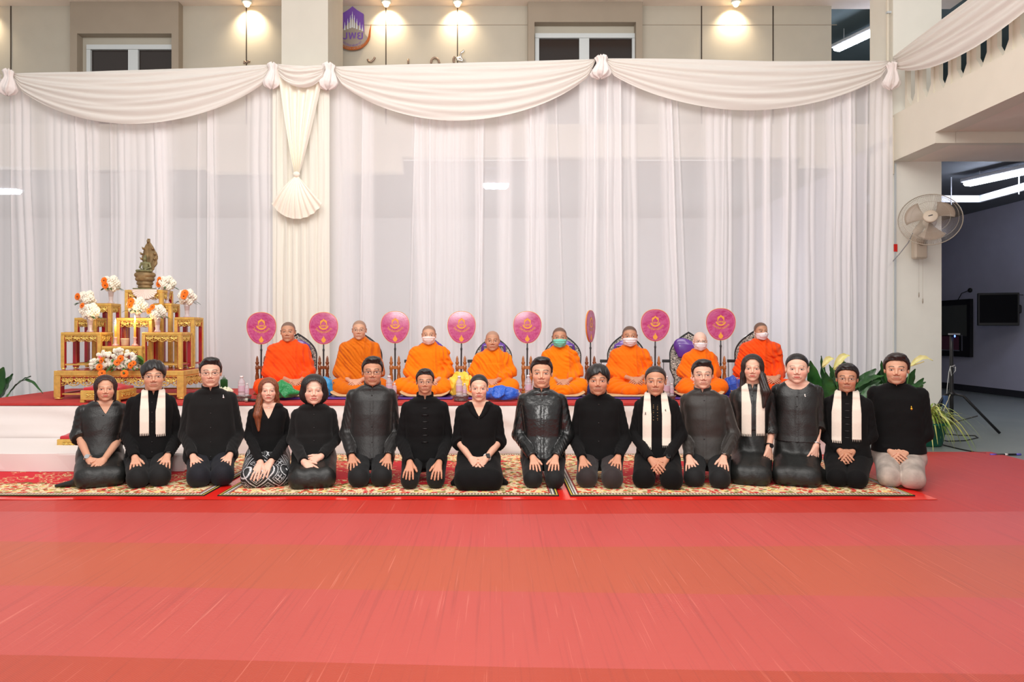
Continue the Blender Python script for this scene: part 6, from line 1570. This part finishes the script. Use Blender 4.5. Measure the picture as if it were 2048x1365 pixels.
def leafblade(m, p, d, L, w_, droop=.3, n=6, seed=0, twist=0.0, mi=0, fold=.15):
    d = Vector(d).normalized(); s = d.cross(Vector((0, 0, 1))); s = s.normalized() if s.length > 1e-3 else Vector((1, 0, 0)); V = []
    up = s.cross(d)
    if twist: s = (Matrix.Rotation(twist, 3, d) @ s); up = s.cross(d)
    for k in range(n+1):
        u = k/n; c = Vector(p)+d*L*u+Vector((0, 0, -droop*L*u*u)); ww = w_*(math.sin(PI*min(.985, (.04+.96*u)**.8)))**.8
        V += [tuple(c-s*ww+up*ww*fold), tuple(c), tuple(c+s*ww+up*ww*fold)]
    F = []
    for k in range(n): F += [(3*k, 3*k+1, 3*k+4, 3*k+3), (3*k+1, 3*k+2, 3*k+5, 3*k+4)]
    m.add(V, F, mi)
def bouquet(label, px, py, Y, R_, ger, zv, seed, vase=True):
    """px,py: centre of the flower head in the photograph; zv: height the vase stands at"""
    R_ = R_*1.08; c = at(px, py, Y); t = thing('flower_vase', label, 'vase of flowers', (c.x, Y, zv+.002), 0, 'vases of white and orange flowers on the altar'); hz = c.z-zv
    rr_ = random.Random(seed)
    if vase: MB().lathe([(.034, 0), (.036, .006), (.022, .03), (.026, max(.05, hz*.45)), (.040, max(.07, hz-R_*.55)), (.036, max(.068, hz-R_*.57)), (.02, .04), (.0, .03)], n=16).build('glass_vase', M_glass, t, True)
    m = MB()
    for k in range(11):
        z = 1-2*(k+.5)/11; a = k*2.399+rr_.random(); q = math.sqrt(1-z*z); rad = R_*.66
        pom(m, (q*math.cos(a)*rad, q*math.sin(a)*rad*.9, hz+z*rad*.85), R_*.42, seed*20+k)
    m.build('white_chrysanthemums', M_petal, t, True)
    for (dx, dz, r_) in ger:
        d = Vector((dx, -1.0, dz)).normalized(); gerbera(t, (dx*R_*.9, -R_*.92*math.sqrt(max(.1, 1-dx*dx-dz*dz))-.01, hz+dz*R_*.9), (dx*.6, -1, dz*.5), r_)
    m = MB()
    for k in range(7): a = rr_.random()*6.28; leafblade(m, (R_*.7*math.cos(a), R_*.5*math.sin(a), hz-R_*.5), (math.cos(a)+.5, math.sin(a)*.5, .1), R_*.8, .014, .5)
    m.build('leaves', M_leaf, t)
bouquet('bouquet of white flowers and two orange gerberas, left of the statue', 222, 568, 8.13, .100, ((-.25, .30, .042), (-.10, -.28, .044)), wz(607, 8.03), 1)
bouquet('bouquet with two orange gerberas on its left edge, right of the statue', 334, 567, 8.13, .092, ((-.68, .42, .036), (-.78, -.22, .040)), wz(607, 8.03), 2)
bouquet('bouquet with one orange gerbera, upper of the two at the left end of the altar', 174, 598, 8.04, .098, ((-.62, .18, .046),), wz(636, 7.93), 3)
bouquet('mostly white bouquet on the stool at the lower left of the altar', 180, 624, 7.72, .100, ((-.50, .66, .034),), wz(665, 7.60), 4)
bouquet('bouquet topped by an orange gerbera on the narrow right-hand stool', 374, 595, 8.05, .098, ((.18, .42, .046), (.10, .05, .040)), wz(635, 7.93), 5)
bouquet('bouquet in the centre of the altar just below the lace cloth', 275, 612, 7.84, .102, ((-.22, .42, .046), (-.30, .02, .040)), wz(636, 7.76), 6)
bouquet('bouquet in a tall glass vase on the stool at the lower right of the altar', 315, 625, 7.73, .088, ((-.72, .10, .038), (-.25, .62, .036)), wz(665, 7.60), 7)
# candles and incense pot
M_candle = mat('yellow_candle_wax', (250, 196, 80), .45, emis=((255, 170, 60), .25)); M_flame = mat('candle_flame', (255, 240, 200), .5, emis=((255, 226, 160), 30)); M_holder = mat('pink_glass_holder', (226, 168, 150), .2, spec=.7)
zI = wz(693, 7.53)
for px, ty, lab in ((231, 643, 'shorter lit yellow candle on the left of the incense pot'), (270, 636, 'taller lit yellow candle on the right of the incense pot')):
    Y = 7.60; t = thing('candle', lab, 'candle', (wx(px, Y), Y, zI+.003), 0, 'candles on the altar'); hT = wz(ty, Y)-zI-.03
    MB().lathe([(.034, 0), (.034, .008), (.012, .03), (.016, .05), (.011, .065), (.018, .085), (.018, .095), (0, .095)], n=16).build('candle_holder', M_holder, t, True)
    MB().lathe([(.0115, .09), (.0115, hT-.01), (.004, hT-.006)], n=14).build('wax', M_candle, t, True)
    MB().lathe([(.001, hT-.008), (.0075, hT+.008), (.007, hT+.02), (.001, hT+.055)], n=10).build('flame', M_flame, t, True)
    d = bpy.data.lights.new('candle_glow', 'POINT'); d.energy = 1.6; d.color = (1, .7, .35); d.shadow_soft_size = .02; o = bpy.data.objects.new('candle_glow', d); C.objects.link(o); o.parent = t; o.location = (0, -.03, hT+.02)
Y = 7.60; t = thing('incense_pot', 'pale ribbed incense pot with thin sticks between the two candles', 'pot', (wx(250, Y), Y, zI+.003))
MB().lathe([(.034, 0), (.038, .005), (.036, .03), (.042, .07), (.042, .082), (.034, .08), (.0, .07)], n=24).build('pot_body', mat('pale_gold_pot', (214, 176, 140), .35, .2, bump=.4, bscale=90), t, True)
m = MB()
for k in range(3): m.bar((-.008+.008*k, 0, .06), (-.014+.014*k, 0, .185-.01*k), .0016, 5)
m.build('incense_sticks', mat('incense_brown', (150, 96, 60), .7), t)
# long flower arrangement lying on the table
def garland():
    Y = 7.50; t = thing('flower_arrangement', 'long low arrangement of white and orange flowers on the altar table', 'flower arrangement', (wx(238, Y), Y, ZT+.002)); s = Y/FPX; rr_ = random.Random(9)
    m = MB(); gm = MB()
    for k in range(120):
        x = (rr_.random()*2-1); z = rr_.random(); X = x*50*s; Zp = (3+z*(38-24*x*x))*s
        pom(m, (X, -.03-.05*rr_.random(), Zp+.01), .016+.012*rr_.random(), k)
    m.build('white_flowers', M_petal, t, True)
    for (px, py, r) in ((200, 735, .040), (204, 722, .036), (205, 747, .040), (242, 718, .042), (235, 726, .036), (262, 712+20, .040), (250, 748+.0, .044), (268, 727, .030)):
        p = at(px, py, Y-.10); gerbera(t, (p.x-wx(238, Y), -.11, p.z-ZT), (rr_.random()-.5, -1, .2), r)
    for (px, py) in ((197, 712), (200, 716)): p = at(px, py, Y-.08); MB().ball((p.x-wx(238, Y), -.08, p.z-ZT), .016, 8, 6).build('pink_flower', M_pinkp2, t, True)
    for k in range(60):
        x = rr_.random()*2-1; a = -PI/2+x*1.3+(rr_.random()-.5); leafblade(gm, (x*46*s, -.03, .02+.10*rr_.random()), (math.cos(a)*1.2, -.6-rr_.random()*.3, .5*rr_.random()-.25), .07+.05*rr_.random(), .010+.008*rr_.random(), .4)
    for k in range(6): leafblade(gm, (40*s, -.06, .06+.02*k), (1, -.5, .3-.1*k), .12, .026, .3)
    gm.build('leaves', M_leaf2, t)
    return t
garland()
# kneeling benches with red cushions
def bench(label, px0, px1, py_top, py_bot, Y, d, zb):
    x0, x1 = wx(px0, Y), wx(px1, Y); zt_ = zb+(py_bot-py_top)*Y/FPX; t = thing('kneeling_bench', label, 'bench', ((x0+x1)/2, Y+d/2, zb), 0, 'golden benches with red cushions'); W = x1-x0; H = zt_-zb
    MB().box((0, 0, H-.05), (W/2, d/2, .05), bev=.006).build('gold_frame', M_goldw, t)
    me = carve(W*.7, .05, 3); o = link_mesh('carved_band', me, M_goldc, t); o.location = (0, -d/2-.001, H-.02)
    me = carve(d*.7, .05, 3); o = link_mesh('carved_band', me, M_goldc, t); o.location = (W/2+.001, 0, H-.02); o.rotation_euler = (0, 0, PI/2)
    if H > .11:
        for sx_ in (-1, 1):
            for sy_ in (-1, 1): MB().box((sx_*(W/2-.02), sy_*(d/2-.02), (H-.1)/2), (.02, .02, (H-.1)/2)).build('leg', M_goldw, t)
    g = G((-W/2, -d/2, -.01), (W/2, d/2, .10), .008); D = smin(rbox(g, (0, 0, .010), (W/2-.015, d/2-.015, .02), .015), ell(g, (0, 0, .015), (W/2-.02, d/2-.02, .055)), .03); V, Q = nets(D, g); V = V+np.array((0, 0, H)); link_mesh('red_cushion', np_mesh('red_cushion', V, Q), M_redc, t)
bench('golden bench with plump red cushion on the stage edge before the altar', 160, 237, 784, 808, 7.14, .36, ZB)
bench('low golden bench with red cushion standing on the white step', 113, 192, 877, 888, 6.62, .34, .184)
# ------------------------------------------------------------------ plants
def leaf_mat(name, c1, c2, var=True):
    t = NT(name); o = t.obj(); n = t.noise(6, 3, o); t.l(t.mix(t.mapr(n, .35, .65), lin(c1), lin(c2)), t.b.inputs['Base Color']); t.b.inputs['Roughness'].default_value = .32; t.bump(t.noise(40, 2, t.scalev(o, 1, 4, 1)), .3, .004); return t.m
L_big = leaf_mat('glossy_dark_leaf', (26, 64, 28), (52, 104, 46)); L_str = leaf_mat('cream_striped_leaf', (214, 210, 120), (120, 160, 62)); L_yel = leaf_mat('yellow_green_spathe', (214, 214, 110), (236, 226, 160)); L_stem = leaf_mat('green_stem', (60, 110, 50), (80, 130, 60))
def bigleaf(m, base, tip, w_, arch=.25, n=14, face=(0, -1, .3), curl=.18):
    """broad leaf running base->tip, arching up, its surface facing `face`"""
    b, t_ = Vector(base), Vector(tip); d = t_-b; L = d.length; f = Vector(face).normalized(); s = d.cross(f).normalized(); V = []
    for k in range(n+1):
        u = k/n; c = b+d*u+Vector((0, 0, arch*L*math.sin(PI*u))); ww = w_*(math.sin(PI*min(.99, (.02+.98*u)**.75)))**.75
        for j in (-1, -.5, 0, .5, 1): V.append(tuple(c+s*ww*j+f*(curl*ww*(abs(j)**1.5)+.006*math.sin(k*1.7+j*3))))
    m.add(V, [(5*k+j, 5*k+j+1, 5*k+j+6, 5*k+j+5) for k in range(n) for j in range(4)])
def leaf_plant(name, label, base, leaves, flowers, m_=None, pot=None, group=None, Y=8.0):
    t = thing(name, label, 'plant', base, 0, group); B = Vector(base)
    if pot: MB().lathe([(pot*.75, 0), (pot*.8, .01), (pot, pot*1.3), (pot*1.06, pot*1.32), (pot*1.06, pot*1.42), (pot*.9, pot*1.4), (0, pot*1.3)], n=28).build('pot', M_pot, t, True)
    for (p0, p1, w_, face, arch, yo) in leaves:
        a = at(p0[0], p0[1], Y+yo)-B; b = at(p1[0], p1[1], Y+yo-.06)-B; m = MB(); bigleaf(m, a, b, w_, arch, face=face); m.build('leaf', m_ or L_big, t, True)
        MB().tube([(0, 0, (pot or .05)*1.2), (a.x*.5, a.y*.5, a.z*.6), tuple(a)], .007, 6).build('stem', L_stem, t, True)
    for (p0, p1, w_) in flowers:
        a = at(p0[0], p0[1], Y-.1)-B; b = at(p1[0], p1[1], Y-.14)-B; m = MB(); bigleaf(m, a, b, w_, .25, face=(-.3, -1, .6), curl=.6); o = m.build('flower_spathe', L_yel, t, True)
        MB().tube([(0, 0, .2), (a.x*.6, a.y*.5, a.z*.7), tuple(a)], .006, 6).build('flower_stem', L_stem, t, True); MB().tube([tuple(a), tuple(a*.45+b*.55+Vector((0, -.03, .02)))], [.009, .006], 6).build('spadix', mat('cream_spadix', (226, 206, 140), .6), o, True)
    return t
M_pot = mat('dark_green_pot', (12, 96, 74), .35)
Yp = 8.05
import random as _r
_q = _r.Random(3)
lv = [((1640+_q.random()*110, 815+_q.random()*10), (1622+_q.random()*140, 740+_q.random()*45), .05+.04*_q.random(), (_q.random()-.5, -1, .2+.5*_q.random()), .04, .15*_q.random()) for _ in range(16)]+[((1634, 800), (1620, 722), .085, (0, -1, .2), .0, 0), ((1660, 812), (1650, 745), .095, (.2, -1, .2), 0, -.12), ((1650, 790), (1642, 712), .05, (.4, -1, .3), .0, .1), ((1668, 770), (1690, 724), .09, (-.3, -1, .6), .05, .05),
      ((1690, 800), (1658, 730), .05, (0, -1, .1), .0, .1), ((1700, 790), (1752, 738), .075, (-.2, -1, .5), .0, 0), ((1712, 775), (1768, 752), .045, (0, -.6, 1), .1, -.1), ((1720, 800), (1770, 770), .055, (0, -1, .8), .1, -.15),
      ((1740, 790), (1768, 735), .07, (.3, -1, .3), .0, .1), ((1770, 770), (1762, 722), .05, (.2, -1, .2), .0, .05), ((1700, 820), (1640, 800), .07, (0, -1, .8), .1, -.1), ((1730, 815), (1700, 770), .08, (0, -1, .4), 0, .0)]
leaf_plant('peace_lily', 'glossy dark green leafy plant with two pale flowers, behind the man with round glasses', (wx(1690, Yp), Yp, .002), lv, [((1668, 740), (1700, 712), .040), ((1645, 735), (1668, 718), .036)], pot=.17, Y=Yp)
lv2 = [((1785+_q.random()*40, 812), (1765+_q.random()*85, 745+_q.random()*45), .045+.03*_q.random(), (_q.random()-.5, -1, .2+.5*_q.random()), .04, .15*_q.random()) for _ in range(8)]+[((1800, 800), (1830, 738), .065, (.2, -1, .3), 0, 0), ((1790, 790), (1768, 728), .055, (-.2, -1, .2), 0, .05), ((1810, 790), (1852, 765), .045, (0, -.5, 1), .1, -.05), ((1815, 800), (1800, 745), .07, (0, -1, .3), 0, .05), ((1820, 800), (1846, 770), .05, (0, -.9, .6), .05, .08)]
leaf_plant('peace_lily', 'dark green leafy plant with one drooping cream flower, beside the pillar', (wx(1805, 7.95), 7.95, .002), lv2, [((1820, 733), (1866, 722), .030)], pot=.17, Y=7.95)
def grassy(name, label, base, pxs, n, seed, pot=None, Lm=.5, lim=(-1.3, 1.3), m_=L_str, up=.9):
    t = thing(name, label, 'plant', base); rr_ = random.Random(seed)
    zt = 0
    if pot: MB().lathe([(pot*.72, 0), (pot*.78, .01), (pot, pot*1.15), (pot*1.08, pot*1.17), (pot*1.08, pot*1.3), (pot*.9, pot*1.28), (0, pot*1.2)], n=28).build('pot', M_pot, t, True); zt = pot*1.2
    for k in range(n):
        a = lim[0]+(lim[1]-lim[0])*rr_.random()-PI/2 if lim else rr_.random()*6.28; L = Lm*(.6+.6*rr_.random()); el = up*(.5+.6*rr_.random()); d = Vector((math.cos(a)*math.cos(el), math.sin(a)*math.cos(el), math.sin(el))); m = MB()
        leafblade(m, (math.cos(a)*.03, math.sin(a)*.03, zt), d, L, .008+.006*rr_.random(), .75+.5*rr_.random(), n=9, fold=.3); m.build('striped_leaf', m_, t)
    return t
Ysp = 7.75
grassy('spider_plant', 'cream-striped spider plant in a dark green pot in front of the pillar', (wx(1852, Ysp), Ysp, .002), None, 150, 5, pot=.20, Lm=.72, lim=(-2.1, 2.1), up=1.5)
Yl = 8.1
leaf_plant('broad_leaf_plant', 'broad-leaved green plant at the far left end of the stage', (wx(-30, Yl), Yl, .002),
           [((-20, 800), (8, 735), .10, (.3, -1, .3), 0, 0), ((-5, 800), (26, 748), .07, (-.4, -1, .2), 0, .08), ((15, 790), (62, 753), .030, (0, -.5, 1), .10, -.05), ((20, 785), (86, 788), .030, (0, -.3, 1), .35, -.1), ((-30, 795), (-8, 745), .09, (.2, -1, .3), 0, .05)], [], pot=.17, Y=Yl)
grassy('spider_plant', 'yellow-striped grassy plant below the broad leaves at the far left', (-5.70, 7.9, .35), None, 60, 8, Lm=.36, lim=(-1.9, 1.9), up=.8)
bpy.data.objects[[o.name for o in C.objects if o.name.startswith('spider_plant')][-1]].location.z = .002
for o in list(C.objects):
    if o.name.startswith('spider_plant') and o.location.x < 0:
        MB().lathe([(.12, 0), (.13, .01), (.16, .30), (.165, .34), (.14, .33), (0, .32)], n=24).build('pot', M_pot, o, True)
        for ch in o.children:
            if ch.name.startswith('striped_leaf'): ch.location.z = .33

# ------------------------------------------------------------------ wall fan
def wall_fan():
    c = at(1860, 439, 8.72); t = thing('wall_fan', 'beige oscillating wall fan mounted on the pillar', 'wall fan', (c.x, c.y, c.z))
    M = mat('beige_fan_plastic', (206, 190, 170), .45); Mw = mat('fan_wire', (170, 158, 142), .4, .3); Mb = mat('fan_blade', (186, 166, 148), .3, alpha=.75)
    hd = bpy.data.objects.new('fan_head', None); C.objects.link(hd); hd.parent = t; hd.rotation_euler = (math.radians(-18), math.radians(-12), math.radians(-24)); R_ = .345
    m = MB()
    for k in range(110):
        a = 2*PI*k/110; ca, sa = math.cos(a), math.sin(a)
        for s, dep in ((-1, .075), (1, .06)):
            m.tube([(ca*.07, s*dep, sa*.07), (ca*.20, s*dep*.96, sa*.20), (ca*.30, s*dep*.7, sa*.30), (ca*R_, s*.0+s*.008, sa*R_)], .0013, 3, caps=False)
    m.build('wire_guard', Mw, hd)
    ringp = lambda r, y: [(r*math.cos(a), y, r*math.sin(a)) for a in np.linspace(0, 2*PI, 49)]
    MB().tube(ringp(R_, 0), .006, 8, caps=False).build('guard_rim', Mw, hd, True)
    m = MB(); m.tube(ringp(.21, -.074), .002, 5, caps=False); m.tube(ringp(.30, -.05), .002, 5, caps=False); m.build('guard_ring', Mw, hd)
    MB().lathe([(0, -.02), (.075, -.018), (.082, -.008), (.082, .012), (.07, .02)], n=28).build('hub_cap', M, hd, True).rotation_euler = (PI/2, 0, 0)
    hub = [o for o in hd.children if o.name.startswith('hub_cap')][0]; hub.location = (0, -.082, 0)
    MB().box((0, -.105, .004), (.024, .001, .006)).build('maker_mark', mat('dark_print', (60, 56, 60), .6), hd)
    for k in range(3):
        a0 = k*2*PI/3+.4
        def fn(u, v): a = a0+(u-.5)*1.25*(.5+.5*v); r = .05+.235*v*(1-.12*(2*u-1)**2); return (r*math.cos(a), -.022+.045*u, r*math.sin(a))
        solid(MB().grid(fn, 10, 8).build('fan_blade', Mb, hd, True), .002)
    MB().lathe([(.03, -.06), (.05, .0), (.075, .04), (.08, .10), (.06, .16), (.02, .18)], n=20).build('motor_housing', M, hd, True)
    mh = [o for o in hd.children if o.name.startswith('motor_housing')][0]; mh.rotation_euler = (-PI/2, 0, 0)
    w0 = Vector((wx(1836, 9.25), 9.24, wz(490, 9.25)))-c
    MB().tube([(0, .13, -.02), (-.03, .22, -.12), (w0.x*.85, w0.y*.75, w0.z*.7), (w0.x, w0.y-.06, w0.z+.05)], [.045, .05, .06, .075], 12).build('bracket_arm', M, t, True)
    MB().box((w0.x, w0.y-.02, w0.z-.02), (.085, .055, .17), bev=.02).build('mount_box', M, t)
    m = MB(); m.bar((w0.x-.03, w0.y-.06, w0.z-.18), (w0.x-.03, w0.y-.06, w0.z-.66), .0015, 4); m.bar((w0.x+.02, w0.y-.06, w0.z-.18), (w0.x+.02, w0.y-.06, w0.z-.74), .0015, 4); m.build('pull_cord', Mw, t)
    for x, z in ((-.03, -.70), (.02, -.78)): MB().lathe([(.003, 0), (.008, .02), (.006, .06), (.002, .07)], (w0.x+x, w0.y-.06, w0.z+z), 8).build('cord_knob', Mw, t, True)
    MB().tube([(w0.x-.06, w0.y-.06, w0.z+.25), (w0.x-.16, w0.y-.04, w0.z+.02), (w0.x-.26, w0.y-.02, w0.z-.12), (w0.x-.42, w0.y-.02, w0.z-.30)], .006, 6).build('power_cord', mat('grey_cord', (150, 148, 150), .6), t, True)
wall_fan()
# ------------------------------------------------------------------ side hall furniture
def on_wall(px, py): Yw = 9.95*FPX/(px-CXP); return Vector((9.95, Yw, wz(py, Yw)))
a, b = on_wall(1945, 598), on_wall(1945, 715)
t = thing('display_case', 'large black framed display board on the side hall wall behind the tripod', 'display board', (9.96, 0, 0))
y0, y1 = a.y, a.y+1.7
MB().box((-.03, (y0+y1)/2, (a.z+b.z)/2), (.035, (y1-y0)/2, (a.z-b.z)/2)).build('frame', mat('black_frame', (20, 20, 22), .5), t)
MB().box((-.068, (y0+y1)/2, (a.z+b.z)/2+.16), (.003, (y1-y0)/2-.1, (a.z-b.z)/2-.28)).build('dark_panel', mat('dark_green_board', (86, 88, 80), .5), t)
MB().box((-.068, (y0+y1)/2+.1, b.z+.30), (.003, (y1-y0)/2-.25, .16)).build('maroon_panel', mat('maroon_board', (120, 66, 84), .5), t)
m = MB(); m.box((-.072, (y0+y1)/2+.1, b.z+.13), (.004, (y1-y0)/2-.22, .012)); m.box((-.072, y0+.24, b.z+.3), (.004, .012, .17)); m.build('silver_edge', mat('grey_metal_strip', (150, 150, 160), .4, .5), t)
c = on_wall(1998, 618)
t = thing('television', 'black television on a swivel wall arm at the right edge of the hall', 'television', tuple(at(1996, 619, 13.2)), math.radians(-22))
MB().box((0, 0, 0), (.33, .03, .31), bev=.01).build('casing', mat('black_tv_plastic', (14, 14, 17), .4), t); MB().box((0, -.031, .01), (.30, .002, .265)).build('screen', mat('black_screen', (8, 8, 12), .6, spec=.1), t)
MB().box((.28, .17, 0), (.10, .15, .08), bev=.02).build('swivel_arm', M_black, t); MB().tube([(.30, .2, .1), (.36, .22, .28), (.45, .2, .27)], .008, 6).build('cable', M_black, t, True)
c = on_wall(1940, 581); t = thing('wall_socket_plug', 'small black plug and cord high on the side hall wall', 'plug', tuple(c)); MB().ball((0, 0, 0), (.04, .05, .05), 10, 8).build('plug', M_black, t, True); MB().tube([(0, .03, 0), (-.01, .25, -.05), (-.01, .38, -.2)], .008, 6).build('cord', M_black, t, True)
# tripod
Yt = 8.75; bx = wx(1903, Yt)
t = thing('tripod_stand', 'black tripod speaker stand with cable wound round its pole, in the side hall', 'tripod', (bx, Yt, .002)); s = Yt/FPX; zb = lambda py: wz(py, Yt)
MB().tube([(0, 0, zb(850)), (0, 0, zb(790)), (0, 0, zb(700)), (0, 0, zb(672))], [.022, .024, .020, .020], 12).build('pole', M_black, t, True)
MB().lathe([(.036, 0), (.04, .02), (.036, .05)], (0, 0, zb(792)), 14).build('collar', M_black, t, True)
for dx, dy in (((1971-1903)*s, -.25), (-.36, .0), (.05, .5)):
    MB().tube([(0, 0, zb(787)), (dx*.25, dy*.25, zb(787)-.03), (dx, dy, .02)], .016, 8).build('leg', M_black, t, True); MB().bar((0, 0, zb(850)+.02), (dx*.55, dy*.55, zb(830)), .008, 6).build('brace', M_black, t)
MB().box((.02, -.02, zb(669)), (.05, .04, .01)).build('head_plate', mat('grey_metal_plate', (130, 130, 136), .4, .4), t)
MB().ball((.012, -.045, zb(673)), (.010, .006, .016), 8, 6).build('indicator_light', mat('blue_indicator', (90, 120, 255), .5, emis=((80, 110, 255), 6)), t)
m = MB(); m.tube([(.02, -.02, zb(735)), (-.03, -.03, zb(733)), (-.045, -.02, zb(745)), (-.05, 0, zb(770)), (-.065, 0, zb(800))], .005, 6); m.tube([(.035, -.02, zb(734)), (.03, -.03, zb(742)), (-.02, -.03, zb(752)), (-.03, -.02, zb(735)), (.03, -.02, zb(731))], .005, 6); m.build('wound_cable', mat('grey_white_cable', (190, 192, 190), .6), t, True)
MB().box((-.09, -.02, zb(803)), (.025, .02, .07), bev=.005).build('battery_pack', mat('blue_grey_pack', (60, 84, 120), .5), t)
MB().tube([(-.03, -.02, zb(790)), (-.12, -.06, zb(815)), (-.2, -.1, zb(835))], .006, 6).build('cream_strap', mat('cream_strap', (190, 186, 160), .7), t, True)
Ml = lambda px, py: (wx(px, py2Y(py)), py2Y(py), .006)
tag(MB().tube([Ml(1880, 868), Ml(1915, 872), Ml(1950, 873), Ml(1956, 877), Ml(1930, 883), Ml(1895, 884), Ml(1876, 880)], .007, 6).build('floor_cable', M_black, None, True), 'black cable looped on the grey floor beside the green pot', 'cable')
tag(MB().tube([Ml(1876, 882), Ml(1888, 892), Ml(1920, 900), Ml(1950, 906), Ml(1972, 909)], .007, 6).build('floor_cable', M_black, None, True), 'black cable running from the pot to the edge of the red mat', 'cable')
q = Ml(2013, 912); t = thing('marker_pen', 'black and violet pen lying on the grey floor by the red mat corner', 'pen', (q[0], q[1], .012), .05)
MB().bar((-.11, 0, 0), (.10, 0, 0), .010, 8).build('barrel', M_black, t, True); m = MB(); MB().bar((-.17, 0, 0), (-.11, 0, 0), .010, 8).build('violet_end', mat('violet_plastic', (96, 84, 200), .4), t, True); MB().bar((.10, 0, 0), (.15, 0, 0), .010, 8).build('violet_tip', MATS['violet_plastic'], t, True); MB().bar((-.02, 0, 0), (.01, 0, 0), .0106, 8).build('label_band', M_capw, t, True)
